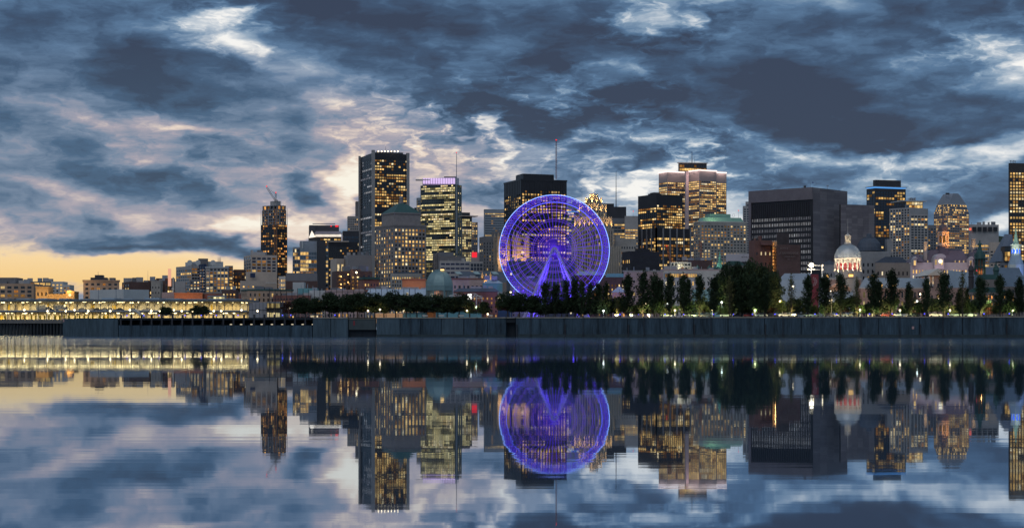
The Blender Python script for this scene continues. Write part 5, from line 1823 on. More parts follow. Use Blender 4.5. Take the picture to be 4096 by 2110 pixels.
# --- small ribbed market dome on glazed drum (left of the wheel)
b = building('pavilion_dome', 'octagonal teal metal dome on a glazed drum left of the wheel', 1755, 760, cat='pavilion')
cx, cy, D0 = X(1755, 760), 760 + 7.0, 760.0
r0 = M(57, 760)
prof = [(1.0, 1153), (1.0, 1140), (.965, 1128), (.9, 1116), (.8, 1104), (.68, 1094), (.52, 1086), (.36, 1081), (.30, 1080)]
DOME = mat('dome_teal', (.20, .29, .30), .45, .4, .15, .5)
mb = MB()
mb.lathe(cx, cy, [(r0 * a, Z(y, 760)) for a, y in prof], 8, a0=math.pi / 8)
sh = mb.build('dome_shell', DOME, b)
for q in range(8):
    for k in range(7):
        t = k / 7
        a0, a1 = math.pi / 8 + 2 * math.pi * q / 8, math.pi / 8 + 2 * math.pi * (q + 1) / 8
        rb = MB()
        pr = None
        for a, y in prof:
            p0, p1 = (math.cos(a0), math.sin(a0)), (math.cos(a1), math.sin(a1))
            x = cx + r0 * a * 1.006 * (p0[0] * (1 - t) + p1[0] * t)
            yv = cy + r0 * a * 1.006 * (p0[1] * (1 - t) + p1[1] * t)
            c_ = (x, yv, Z(y, 760))
            if pr:
                rb.tube(pr, c_, .09 if k else .16, n=4, cap=False)
            pr = c_
        rb.build('rib', DOME, sh)
mb = MB()
mb.lathe(cx, cy, [(r0 * 1.03, Z(1160, 760)), (r0 * 1.03, Z(1153, 760)), (r0 * .98, Z(1152.5, 760))], 8, a0=math.pi / 8)
mb.build('ring_beam', DOME, b)
mb = MB()
mb.lathe(cx, cy, [(r0 * .36, Z(1081, 760)), (r0 * .36, Z(1077, 760)), (r0 * .2, Z(1076, 760))], 8, a0=math.pi / 8)
mb.build('top_cap', DOME, b)
slab(b, 'top_lamp', 1762, 1776, 1076, 1081, cy - 2.4, .8, glow('lamp_gold', (1, .6, .2), 2.5), bury=0)
for q in range(8):
    a0, a1 = math.pi / 8 + 2 * math.pi * q / 8, math.pi / 8 + 2 * math.pi * (q + 1) / 8
    for k in range(5):
        t = k / 5
        x = cx + r0 * .97 * (math.cos(a0) * (1 - t) + math.cos(a1) * t)
        yv = cy + r0 * .97 * (math.sin(a0) * (1 - t) + math.sin(a1) * t)
        mb = MB()
        mb.tube((x, yv, GZ), (x, yv, Z(1160, 760)), .22 if k else .4, n=6)
        mb.build('column', DOME, b)
mb = MB()
mb.lathe(cx, cy, [(r0 * .55, GZ), (r0 * .55, Z(1162, 760))], 8)
mb.build('inner_core', STONE_P, b)
light('POINT', (cx - 2, cy - 5.5, Z(1180, 760)), 350, (1, .6, .35), .5)
# white steel frame and lit billboard
b = building('white_truss_frame', 'white open steel truss frame over a stage left of the wheel', 1800, 730, cat='frame')
mb = MB()
for a, c in (((1795, 1183), (1925, 1183)), ((1795, 1183), (1822, 1174)), ((1822, 1174), (1850, 1183)), ((1850, 1183), (1876, 1174)), ((1876, 1174), (1902, 1174)), ((1902, 1174), (1928, 1192)), ((1795, 1192), (1928, 1192)), ((1902, 1174), (1890, 1192)), ((1876, 1174), (1890, 1192)), ((1850, 1183), (1862, 1192)), ((1822, 1174), (1835, 1192))):
    mb.tube((X(a[0], 730), 730, Z(a[1], 730)), (X(c[0], 730), 730, Z(c[1], 730)), .11, n=5)
mb.build('truss', WHITE, b)
for px in (1797, 1848, 1862, 1906, 1928):
    mb = MB()
    mb.tube((X(px, 730), 730, GZ), (X(px, 730), 730, Z(1184, 730)), .12, n=5)
    mb.build('post', WHITE, b)
b = building('lit_billboard', 'small brightly glowing white billboard behind the white frame', 1870, 745, cat='billboard')
slab(b, 'panel', 1870, 1886, 1175, 1197, 745, .4, glow('billboard_white', (1, .97, .9), 2.2), bury=0)
mb = MB()
mb.tube((X(1878, 745.5), 745.5, GZ), (X(1878, 745.5), 745.5, Z(1196, 745)), .2, n=6)
mb.build('post', STEEL, b)
b = building('dark_red_cube_kiosk', 'dark red and blue kiosk hall under the trees left of the wheel', 1990, 700, cat='kiosk')
slab(b, 'wall', 1990, 2050, 1205, 1260, 700, 10, mat('kiosk_wine', (.16, .035, .06), .7), bury=3)
slab(b, 'blue_wall', 1991, 2049, 1240, 1262, 699.6, .3, mat('kiosk_blue', (.03, .06, .16), .6), bury=1)
slab(b, 'lit_frame', 1990, 2012, 1166, 1204, 699, 5, STEEL, bury=0)
slab(b, 'lit_panel', 1992, 2004, 1182, 1194, 698.6, .2, glow('kiosk_light', (1, .85, .5), 1.6), bury=0)
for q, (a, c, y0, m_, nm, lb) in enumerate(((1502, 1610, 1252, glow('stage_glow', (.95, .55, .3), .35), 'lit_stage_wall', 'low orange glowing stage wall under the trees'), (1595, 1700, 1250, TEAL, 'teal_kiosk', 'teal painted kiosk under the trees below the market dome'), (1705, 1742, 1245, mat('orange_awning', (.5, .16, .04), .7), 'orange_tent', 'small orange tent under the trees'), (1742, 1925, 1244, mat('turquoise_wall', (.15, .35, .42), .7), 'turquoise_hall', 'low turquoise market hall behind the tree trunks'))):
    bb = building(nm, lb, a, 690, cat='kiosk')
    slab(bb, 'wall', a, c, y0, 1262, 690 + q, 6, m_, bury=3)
    slab(bb, 'roof_edge', a - 2, c + 2, y0 - 1.5, y0, 689.5 + q, 7, STEEL, bury=0)

# row of slim masts behind the trees
mm = None
k = 0
for i in range(27):
    px = 1078 + i * 22.4
    D = 712.0
    t = thing('slim_mast', ordinal(i) + ' slim dark mast from the shed in the row behind the trees', 'mast', (X(px, D), D, GZ), 'row of slim dark masts')
    mb = MB()
    zt = Z(1152 + (i * 7 % 5), D)
    mb.tube((X(px, D), D, GZ), (X(px, D), D, zt), .2, .12, 6)
    p = mb.build('pole', BLACK, t)
    if i < 4:
        mb = MB()
        mb.tube((X(px, D), D, Z(1197, D)), (X(px + 22.4, D), D, Z(1197, D)), .16, n=5)
        mb.build('cross_arm', BLACK, t)

# ------------------------------------------------------------------ domed market hall
MK = 850.0
b = building('domed_market_hall', 'long stone market hall with a floodlit silver dome and red drum windows', 3402, MK)
MST = mat('market_stone', (.42, .26, .21), .8, vary=.25)
MSTL = mat('market_stone_pale', (.50, .45, .40), .75, vary=.15)
DSIL = mat('dome_silver', (.40, .42, .43), .38, .55, .15, .5)
cx, cy = X(3402, MK), MK + 7.0
rd = M(51, MK)
mb = MB()
mb.lathe(cx, cy, [(rd * .93, GZ), (rd * .93, Z(1036, MK)), (rd * 1.06, Z(1035, MK)), (rd * 1.08, Z(1030, MK)), (rd * 1.0, Z(1029, MK))], 32)
mb.build('drum', MSTL, b)
mb = MB()
mb.lathe(cx, cy, [(rd * 1.0, Z(1110, MK)), (rd * 1.0, Z(1088, MK)), (rd * .95, Z(1087, MK))], 32)
mb.build('drum_base', MSTL, b)
prof = [(rd * 1.03 * math.cos(t), Z(1029, MK) + M(57, MK) * math.sin(t)) for t in np.linspace(0, math.pi / 2 * .93, 12)]
mb = MB()
mb.lathe(cx, cy, prof, 32)
dm = mb.build('dome', DSIL, b, smooth=True)
for q in range(32):
    a = 2 * math.pi * (q + .5) / 32
    if math.sin(a) > .35:
        continue
    rb = MB()
    pts = [(cx + (r + .05) * math.cos(a), cy + (r + .05) * math.sin(a), z) for r, z in prof]
    for p0, p1 in zip(pts, pts[1:]):
        rb.tube(p0, p1, .11, n=4, cap=False)
    rb.build('rib', DSIL, dm)
RW = glow('drum_red', (1.0, .07, .08), .5)
for q in range(16):
    a = 2 * math.pi * (q + .5) / 16
    if math.sin(a) > .3:
        continue
    mb = MB()
    mb.tube((cx + rd * 1.0 * math.cos(a), cy + rd * 1.0 * math.sin(a), Z(1088, MK)), (cx + rd * 1.0 * math.cos(a), cy + rd * 1.0 * math.sin(a), Z(1037, MK)), .42, .36, 8)
    mb.build('column', MSTL, b)
    light('SPOT', (cx + rd * 1.16 * math.cos(a), cy + rd * 1.16 * math.sin(a), Z(1087, MK)), 1100, (1, .76, .46), .15, rot=(cx + rd * .99 * math.cos(a), cy + rd * .99 * math.sin(a), Z(1050, MK)), spot=80, blend=.8)
    a2 = 2 * math.pi * q / 16
    tx, ty = -math.sin(a2), math.cos(a2)
    ox, oy = cx + rd * .945 * math.cos(a2), cy + rd * .945 * math.sin(a2)
    ww, z0, z1 = .78, Z(1078, MK), Z(1054, MK)
    shp = [(-ww, z0), (ww, z0), (ww, z1)] + [(ww * math.cos(t), z1 + ww * math.sin(t)) for t in (math.pi * .25, math.pi * .5, math.pi * .75)] + [(-ww, z1)]
    mb = MB()
    mb.v = [(ox + tx * s, oy + ty * s, z) for s, z in shp]
    mb.f = [tuple(range(len(shp)))]
    mb.mi = [0]
    wn = mb.build('window', RW, b)
    fr = MB()
    out = .08
    fp = [(ox + tx * s + out * math.cos(a2), oy + ty * s + out * math.sin(a2), z) for s, z in shp]
    for i in range(len(fp)):
        fr.tube(fp[i], fp[(i + 1) % len(fp)], .12, n=4)
    fr.tube((fp[0][0] * .5 + fp[1][0] * .5, fp[0][1] * .5 + fp[1][1] * .5, z0), (fp[4][0], fp[4][1], fp[4][2]), .07, n=4)
    fr.tube((fp[0][0], fp[0][1], (z0 + z1) / 2), (fp[1][0], fp[1][1], (z0 + z1) / 2), .07, n=4)
    fr.build('frame', MSTL, wn)
for q in range(12):
    a = 2 * math.pi * q / 12
    mb = MB()
    mb.tube((cx + 1.3 * math.cos(a), cy + 1.3 * math.sin(a), Z(966, MK)), (cx + 1.3 * math.cos(a), cy + 1.3 * math.sin(a), Z(944, MK)), .2, n=6)
    mb.build('lantern_column', MSTL, dm)
mb = MB()
mb.lathe(cx, cy, [(1.9, Z(974, MK)), (1.9, Z(970, MK)), (1.6, Z(966, MK))], 16)
mb.lathe(cx, cy, [(.8, Z(967, MK)), (.8, Z(943, MK))], 12)
mb.lathe(cx, cy, [(1.7, Z(944, MK)), (1.9, Z(940, MK)), (1.2, Z(938, MK)), (.5, Z(933, MK)), (.12, Z(928, MK)), (.05, Z(871, MK))], 12)
mb.build('lantern', MSTL, dm)
for a in (-2.2, -1.57, -.9):
    light('SPOT', (cx + 3.2 * math.cos(a), cy + 3.2 * math.sin(a), Z(972, MK)), 260, (1, .78, .45), .15, rot=(cx, cy, Z(945, MK)), spot=70, blend=.7)
for a in (-2.3, -1.2):
    light('SPOT', (cx + 15 * math.cos(a), cy + 15 * math.sin(a), Z(1080, MK)), 9000, (1, .86, .62), .3, rot=(cx, cy, Z(1010, MK)), spot=55, blend=.7)
# long wings
w = block(b, 3440, 3442, 3742, 1149, MK - 6, 3, 24, MST, None, F(17, 33, .42, .60, .55, 'yellow', .08, .06, run=.4))
mb = MB()
C, Rr, Bk, Ll = w['poly']
hip = lambda p, q, t: (p[0] * (1 - t) + q[0] * t, p[1] * (1 - t) + q[1] * t)
ra, rb_ = hip(hip(C, Ll, .5), hip(Rr, Bk, .5), .06), hip(hip(C, Ll, .5), hip(Rr, Bk, .5), .985)
zt = Z(1112, MK)
e = w['z1']
g = grow(w['poly'], .6)
mb.v = [(p[0], p[1], e) for p in g] + [ra + (zt,), rb_ + (zt,)]
mb.f = [(0, 1, 5, 4), (1, 2, 5), (2, 3, 4, 5), (3, 0, 4)]
mb.mi = [0] * 4
mb.build('roof', mat('market_zinc', (.36, .42, .48), .5, .3, .12), b)
band(b, 'eave', w['poly'], e - .6, e + .02, MSTL, .55)
wl = block(b, 3290, 3292, 3443, 1112, MK + 2, 3, 20, MST, None, F(19, 30, .4, .5, .1, 'warm', .1), part='centre_block')
band(b, 'cornice', wl['poly'], wl['z1'] - .7, wl['z1'] + .1, MSTL, .5)
# portico with pediment and the name
pt = block(b, 3310, 3312, 3404, 1155, MK - 9, 3, 8, MSTL, None, F(15, 40, .36, .62, .2, 'orange', .25, .1), part='portico')
mb = MB()
xa, xb, ya = X(3306, MK - 10), X(3408, MK - 10), MK - 10
mb.v = [(xa, ya, pt['z1']), (xb, ya, pt['z1']), ((xa + xb) / 2, ya, Z(1128, MK)), (xa, ya + 8, pt['z1']), (xb, ya + 8, pt['z1']), ((xa + xb) / 2, ya + 8, Z(1128, MK))]
mb.f = [(0, 1, 2), (5, 4, 3), (0, 2, 5, 3), (2, 1, 4, 5)]
mb.mi = [0] * 4
mb.build('pediment', mat('pediment_peach', (.50, .33, .24), .8, vary=.1), b)
letters('BONSECOURS', 3318, 1152, 4.2, MK - 10.4, BRICK_D, b, 'lettering', 0, .0)
light('AREA', (X(3355, MK - 16), MK - 17, Z(1175, MK)), 350, (1, .55, .3), 6, rot=(X(3357, MK), MK - 10, Z(1145, MK)))
# east pavilion
ep = block(b, 3712, 3714, 3792, 1101, MK - 10, 3, 30, MST, None, F(26, 42, .30, .36, .5, 'warm', .1, .12), part='east_pavilion')
mb = MB()
xa, xb, ya = X(3708, MK - 11), X(3798, MK - 11), MK - 11
mb.v = [(xa, ya, ep['z1']), (xb, ya, ep['z1']), ((xa + xb) / 2, ya, Z(1076, MK)), (xa, ya + 30, ep['z1']), (xb, ya + 30, ep['z1']), ((xa + xb) / 2, ya + 30, Z(1076, MK))]
mb.f = [(0, 1, 2), (5, 4, 3), (0, 2, 5, 3), (2, 1, 4, 5)]
mb.mi = [0] * 4
mb.build('pediment', MSTL, b)
for px in (3718, 3732, 3770, 3785):
    mb = MB()
    mb.tube((X(px, MK - 11), MK - 10.7, Z(1146, MK)), (X(px, MK - 11), MK - 10.7, ep['z1'] - .4), .55, .5, 8)
    mb.build('pilaster', MSTL, b)
    light('SPOT', (X(px, MK - 12), MK - 12.3, Z(1147, MK)), 420, (1, .6, .22), .15, rot=(X(px, MK - 11), MK - 10.9, Z(1115, MK)), spot=60, blend=.7)
ew = block(b, 3792, 3794, 3965, 1150, MK - 4, 3, 22, MST, None, F(21, 30, .34, .5, .35, 'orange', .1, .1), part='east_wing')
mb = MB()
C, Rr, Bk, Ll = ew['poly']
g = grow(ew['poly'], .5)
ra, rb_ = hip(hip(C, Ll, .5), hip(Rr, Bk, .5), .0), hip(hip(C, Ll, .5), hip(Rr, Bk, .5), 1.0)
mb.v = [(p[0], p[1], ew['z1']) for p in g] + [ra + (Z(1080, MK),), rb_ + (Z(1100, MK),)]
mb.f = [(0, 1, 5, 4), (1, 2, 5), (2, 3, 4, 5), (3, 0, 4)]
mb.mi = [0] * 4
mb.build('roof', mat('market_zinc', (.36, .42, .48), .5, .3, .12), b)
CHIMGLOW = glow('chimney_glow', (1.0, .55, .16), 1.7)  # chimneys that glow themselves, in place of light thrown up at them
for px, y, D in ((3311, 1103, MK - 2), (3400, 1101, MK - 2), (3409, 1101, MK - 2), (3493, 1103, MK + 2), (3518, 1141, MK - 8), (3527, 1141, MK - 8), (3574, 1138, MK - 8), (3583, 1138, MK - 8)):
    l = slab(b, 'glowing_chimney', px - 4, px + 4, y - 5, y + 5, D - 2, 1.0, CHIMGLOW, bury=0)
    slab(b, 'top_cap', px - 5, px + 5, y - 8, y - 5.2, D - 2.2, 1.4, BLACK, parent=l, bury=0)

# ------------------------------------------------------------------ old courthouse with a dark dome
b = building('old_domed_courthouse', 'grey classical courthouse with a dark ribbed dome behind the market dome', 3496, 1010)
OC = mat('courthouse_stone', (.28, .27, .27), .8, vary=.2)
cx, cy = X(3496, 1010), 1024.0
rd = M(50, 1010)
prof = [(rd, Z(1000, 1010)), (rd * .97, Z(985, 1010)), (rd * .86, Z(968, 1010)), (rd * .68, Z(955, 1010)), (rd * .5, Z(948, 1010)), (rd * .5, Z(945, 1010)), (rd * .22, Z(944, 1010)), (rd * .20, Z(930, 1010)), (rd * .1, Z(929, 1010))]
mb = MB()
mb.lathe(cx, cy, prof, 24)
dm = mb.build('dome', SLATE, b)
for q in range(24):
    a = 2 * math.pi * q / 24
    if math.sin(a) > .3:
        continue
    rb = MB()
    pts = [(cx + (r + .05) * math.cos(a), cy + (r + .05) * math.sin(a), z) for r, z in prof[:5]]
    for p0, p1 in zip(pts, pts[1:]):
        rb.tube(p0, p1, .13, n=4, cap=False)
    rb.build('rib', SLATE, dm)
w = block(b, 3432, 3436, 3562, 1010, 1012, 3, 24, OC, None, F(16, 20, .34, .5, .06, 'warm', .1), part='drum_block')
band(b, 'cornice', w['poly'], w['z1'] - .5, w['z1'] + .8, OC, .6)
w = block(b, 3440, 3443, 3590, 1030, 1005, 3, 30, OC, None, F(17, 26, .36, .5, .1, 'warm', .06), part='centre_block')
band(b, 'cornice', w['poly'], w['z1'] - .5, w['z1'] + .5, OC, .5)
slab(b, 'chimney', 3549, 3568, 955, 1010, 1018, 6, OC)
w = block(b, 3500, 3502, 3640, 1050, 996, 3, 20, mat('courthouse_tan', (.30, .24, .20), .8, vary=.2), None, F(17, 30, .32, .5, .25, 'warm', .12), part='east_wing')
mb = MB()
g = grow(w['poly'], .4)
mb.prism(g, w['z1'], Z(1026, 996), top=grow(w['poly'], -6))
mb.build('roof', SLATE, b)
w = block(b, 3284, 3286, 3350, 1058, 1000, 3, 20, OC, None, F(17, 30, .32, .5, .05, 'warm', .12), part='west_wing')
mb = MB()
mb.prism(grow(w['poly'], .4), w['z1'], Z(1038, 1000), top=grow(w['poly'], -5))
mb.build('roof', SLATE, b)

# ------------------------------------------------------------------ city hall
CH = 940.0
b = building('city_hall', 'purple-lit city hall with mansard roofs, clock gable and golden clock tower', 3790, CH)
CS = mat('city_hall_stone', (.44, .40, .40), .75, vary=.15)
w = block(b, 3640, 3642, 3925, 1052, CH, 3, 26, CS, None, F(12.5, 21, .42, .62, .70, 'warm', .1, .05, run=.5))
band(b, 'cornice', w['poly'], w['z1'] - .5, w['z1'] + .5, CS, .6)
# main mansard
for a, c, y0, y1, dd, ins, nm in ((3690, 3892, 1052, 996, 4, 6.5, 'mansard_roof'), (3650, 3692, 1046, 1016, -1, 3.2, 'pavilion_roof'), (3880, 3945, 1050, 1000, -1, 3.2, 'pavilion_roof')):
    pl = [(X(a, CH), CH + dd), (X(c, CH), CH + dd), (X(c, CH), CH + dd + 18), (X(a, CH), CH + dd + 18)]
    tp = [(X(a, CH) + ins * 1.0, CH + dd + 4), (X(c, CH) - ins * .6, CH + dd + 4), (X(c, CH) - ins * .6, CH + dd + 14), (X(a, CH) + ins, CH + dd + 14)]
    mb = MB()
    mb.prism(pl, Z(y0, CH), Z(y1, CH), top=tp)
    r_ = mb.build(nm, SLATE_P, b)
    band(b, 'roof_crest', tp, Z(y1, CH) - .1, Z(y1, CH) + .5, SLATE, .25, parent=r_)
for px in (3708, 3726, 3818, 3835, 3852):
    d_ = slab(b, 'dormer', px, px + 6, 1040, 1051, CH + 3.2, 3, CS, bury=0)
    slab(b, 'dormer_light', px + 1.5, px + 4.5, 1042, 1050, CH + 3.1, .2, PAL['warm'][1], parent=d_, bury=0)
for px in (3652, 3876):
    d_ = slab(b, 'gabled_dormer', px, px + 15, 1035, 1062, CH - 2, 5, CS, bury=0)
    slab(b, 'dormer_window', px + 4, px + 11, 1042, 1060, CH - 2.2, .3, PAL['warm'][1], parent=d_, bury=0)
    mb = MB()
    xa, xb = X(px - 1, CH), X(px + 16, CH)
    mb.v = [(xa, CH - 2.3, Z(1035, CH)), (xb, CH - 2.3, Z(1035, CH)), ((xa + xb) / 2, CH - 2.3, Z(1025, CH)), (xa, CH + 3, Z(1035, CH)), (xb, CH + 3, Z(1035, CH)), ((xa + xb) / 2, CH + 3, Z(1025, CH))]
    mb.f = [(0, 1, 2), (5, 4, 3), (0, 2, 5, 3), (2, 1, 4, 5)]
    mb.mi = [0] * 4
    mb.build('dormer_gable', CS, d_)
cg = slab(b, 'clock_gable', 3738, 3776, 1030, 1075, CH - 3, 8, CS, bury=0)
mb = MB()
arc = [(X(3757 + 21 * math.cos(t), CH), Z(1031 - 16 * math.sin(t), CH)) for t in np.linspace(0, math.pi, 13)]
n_ = len(arc)
mb.v = [(x, CH - 3.4, z) for x, z in arc] + [(x, CH + 5, z) for x, z in arc]
mb.f = [tuple(range(n_))] + [(i, i + n_, i + 1 + n_, i + 1) for i in range(n_ - 1)]
mb.mi = [0] * len(mb.f)
mb.build('gable_arch', CS, cg)
mb = MB()
mb.tube((X(3756, CH), CH - 3.5, Z(1045, CH)), (X(3756, CH), CH - 3.1, Z(1045, CH)), M(8, CH), n=18)
mb.build('clock_face', glow('clock_white', (1, .9, .65), 1.5), cg)
for px in (3741, 3765):
    slab(cg, 'gable_light', px, px + 6, 1038, 1058, CH - 3.3, .2, PAL['warm'][1], parent=cg, bury=0)
# tower
tx, ty = X(3788, CH), CH + 9.0
tw = M(18, CH)
GOLDT = mat('tower_stone', (.42, .34, .30), .75, vary=.15)
sq = lambda r: [(tx - r, ty - r), (tx + r, ty - r), (tx + r, ty + r), (tx - r, ty + r)]
mb = MB()
mb.prism(sq(tw), Z(1055, CH), Z(977, CH))
t0 = mb.build('tower_base', SLATE_P, b)
band(b, 'tower_cornice', sq(tw), Z(980, CH), Z(975, CH), GOLDT, .7, parent=t0)
oc = lambda r: [(tx + r * math.cos(math.pi / 8 + k * math.pi / 4), ty + r * math.sin(math.pi / 8 + k * math.pi / 4)) for k in range(8)]
rr = M(20, CH)
mb = MB()
mb.prism(oc(rr), Z(976, CH), Z(926, CH))
t1 = mb.build('belfry', GOLDT, b)
band(b, 'belfry_cornice', oc(rr), Z(927, CH), Z(922, CH), GOLDT, .7, parent=t1)
for k in range(8):
    a = -math.pi / 2 + (k - 1.5) * math.pi / 4 + math.pi / 8 * 1.0
    if math.sin(a) > .2:
        continue
    ox, oy = tx + rr * .935 * math.cos(a), ty + rr * .935 * math.sin(a)
    ux, uy = -math.sin(a), math.cos(a)
    ww, z0, z1 = M(4.6, CH), Z(968, CH), Z(942, CH)
    shp = [(-ww, z0), (ww, z0), (ww, z1), (ww * .7, z1 + ww * .7), (0, z1 + ww), (-ww * .7, z1 + ww * .7), (-ww, z1)]
    mb = MB()
    mb.v = [(ox + ux * s, oy + uy * s, z) for s, z in shp]
    mb.f = [tuple(range(7))]
    mb.mi = [0]
    mb.build('arched_opening', PAL['warm'][2], t1)
    mb = MB()
    mb.tube((tx + rr * 1.02 * math.cos(a + math.pi / 8), ty + rr * 1.02 * math.sin(a + math.pi / 8), Z(975, CH)), (tx + rr * 1.02 * math.cos(a + math.pi / 8), ty + rr * 1.02 * math.sin(a + math.pi / 8), Z(927, CH)), .35, n=6)
    mb.build('column', GOLDT, t1)
mb = MB()
mb.lathe(tx, ty, [(rr * 1.02, Z(922, CH)), (rr * 1.02, Z(915, CH)), (rr * .9, Z(905, CH)), (rr * .68, Z(897, CH)), (rr * .35, Z(893, CH)), (rr * .3, Z(888, CH)), (rr * .34, Z(885, CH)), (rr * .14, Z(874, CH)), (.1, Z(838, CH))], 16)
mb.build('tower_dome', mat('tower_copper', (.12, .09, .10), .5, .3), b)
light('SPOT', (tx + 8, ty - 12, Z(1000, CH)), 16000, (1, .42, .08), .4, rot=(tx + 1, ty, Z(945, CH)), spot=50, blend=.6)
light('SPOT', (tx + 3, ty - 9, Z(980, CH)), 3000, (1, .45, .1), .3, rot=(tx, ty, Z(935, CH)), spot=60, blend=.6)
for px, y0, y1 in ((3703, 968, 1012), (3896, 956, 1004)):
    c_ = slab(b, 'chimney', px - 6, px + 6, y0, y1 + 30, CH + 5, 3, GOLDT, bury=0)
    slab(b, 'chimney_cap', px - 8, px + 8, y0 - 3, y0, CH + 4.6, 3.8, CS, parent=c_, bury=0)
    light('SPOT', (X(px, CH), CH + 1.0, Z(y1 + 2, CH)), 1500, (1, .62, .15), .2, rot=(X(px, CH), CH + 4.9, Z(y0 + 14, CH)), spot=60, blend=.7)
for px in (3670, 3720, 3757, 3810, 3860, 3900):
    light('AREA', (X(px, CH), CH - 8, Z(1082, CH)), 110, (1.0, .64, .66), 6, rot=(X(px, CH), CH + 2, Z(1045, CH)))
light('AREA', (X(3740, CH), CH - 14, Z(1060, CH)), 150, (.62, .45, 1.0), 10, rot=(X(3760, CH), CH + 6, Z(1010, CH)))

# ------------------------------------------------------------------ sailors' chapel
CP = 700.0
b = building('chapel', 'dark copper-topped chapel with a rooftop statue and two small domed turrets', 3946, CP, cat='church')
CHS = mat('chapel_stone', (.20, .17, .16), .8, vary=.25)
w = block(b, 3868, 3870, 4028, 1168, CP, 3, 26, CHS, None, F(13, 26, .4, .55, .5, 'orange', .06, .1))
mb = MB()
mb.prism(grow(w['poly'], .5), w['z1'], Z(1148, CP), top=grow(w['poly'], -3.5))
mb.build('apse_roof', COPPER_D, b)
w = block(b, 3905, 3907, 3990, 1116, CP + 4, 3, 14, CHS, part='gable_wall', yb=1160)
mb = MB()
mb.prism(grow(w['poly'], .4), Z(1116, CP), Z(1096, CP), top=grow(w['poly'], -.8))
mb.build('copper_band', COPPER_D, b)
tx, ty = X(3946, CP), CP + 10
tw = M(21, CP)
for q in range(10):
    a = 2 * math.pi * q / 10 + .2
    for rr_, z0, z1 in ((tw, 1096, 1066), (tw * .9, 1062, 1032)):
        mb = MB()
        mb.tube((tx + rr_ * math.cos(a), ty + rr_ * math.sin(a), Z(z0, CP)), (tx + rr_ * math.cos(a), ty + rr_ * math.sin(a), Z(z1, CP)), .22, n=6)
        mb.build('arcade_column', COPPER_D, b)
mb = MB()
mb.lathe(tx, ty, [(tw * .55, Z(1096, CP)), (tw * .55, Z(1030, CP))], 10)
mb.build('belvedere_core', mat('core_wood', (.20, .10, .06), .8), b)
mb = MB()
mb.lathe(tx, ty, [(tw * 1.08, Z(1067, CP)), (tw * 1.1, Z(1062, CP)), (tw * .9, Z(1061, CP))], 10)
mb.build('gallery', COPPER_D, b)
mb = MB()
mb.lathe(tx, ty, [(tw * 1.0, Z(1033, CP)), (tw * 1.05, Z(1029, CP)), (tw * .95, Z(1022, CP)), (tw * .72, Z(1008, CP)), (tw * .6, Z(1000, CP)), (tw * .5, Z(997, CP))], 12)
mb.build('tower_roof', COPPER_D, b)
light('POINT', (tx, ty - tw * .8, Z(1086, CP)), 160, (1, .5, .15), .3)
# statue: robed figure with raised arms held low
mb = MB()
mb.lathe(tx, ty, [(.95, Z(998, CP)), (.85, Z(990, CP)), (.62, Z(980, CP)), (.66, Z(972, CP)), (.42, Z(966, CP)), (.2, Z(964.5, CP)), (.32, Z(961, CP)), (.26, Z(957, CP)), (.05, Z(955, CP))], 12)
mb.tube((tx - .5, ty, Z(969, CP)), (tx - 1.0, ty - .5, Z(976, CP)), .2, .14, 6)
mb.tube((tx + .5, ty, Z(969, CP)), (tx + 1.0, ty - .5, Z(976, CP)), .2, .14, 6)
mb.build('statue', COPPER_D, b, smooth=True)
for sgn in (-1, 1):
    for k in range(2):
        mb = MB()
        ax = tx + sgn * (tw * .8)
        mb.lathe(ax, ty - tw * (.5 - k), [(.4, Z(1022, CP)), (.3, Z(1012, CP)), (.16, Z(1008, CP)), (.2, Z(1005, CP)), (.04, Z(1003, CP))], 8)
        mb.build('angel', COPPER_D, b)
for px in (3900, 4001):
    x, y = X(px, CP), CP + 6
    r = M(12, CP)
    mb = MB()
    mb.lathe(x, y, [(r * .9, Z(1170, CP)), (r * .9, Z(1108, CP)), (r * 1.1, Z(1104, CP)), (r * .85, Z(1100, CP)), (r * .9, Z(1082, CP)), (r * 1.1, Z(1079, CP)), (r, Z(1073, CP)), (r * .75, Z(1064, CP)), (r * .3, Z(1059, CP)), (.1, Z(1040, CP))], 12)
    mb.build('turret', COPPER_D if px > 3950 else mat('turret_dark', (.05, .045, .05), .6), b)
slab(b, 'red_lamp', 3905, 3909, 1080, 1083, CP + 3, .3, RED, bury=0)
# nave roof
mb = MB()
xa, xb, xc = X(3985, CP), X(4180, CP), X(4055, CP)
yy = CP + 16
mb.v = [(xa, yy, Z(1145, CP)), (xb, yy + 6, Z(1145, CP)), (xb, yy + 20, Z(1058, CP)), (xa + 1.5, yy + 14, Z(1058, CP)), (xa, yy + 30, Z(1145, CP)), (xb, yy + 36, Z(1145, CP))]
mb.f = [(0, 1, 2, 3), (3, 2, 5, 4), (0, 3, 4), (1, 5, 2)]
mb.mi = [0] * 4
mb.build('nave_roof', mat('nave_slate', (.10, .13, .17), .5, vary=.2), b)
block(b, 3985, 3987, 4190, 1145, CP + 16, 3, 24, CHS, None, F(17, 30, .34, .6, .12, 'warm', .06, .1), part='nave_wall')

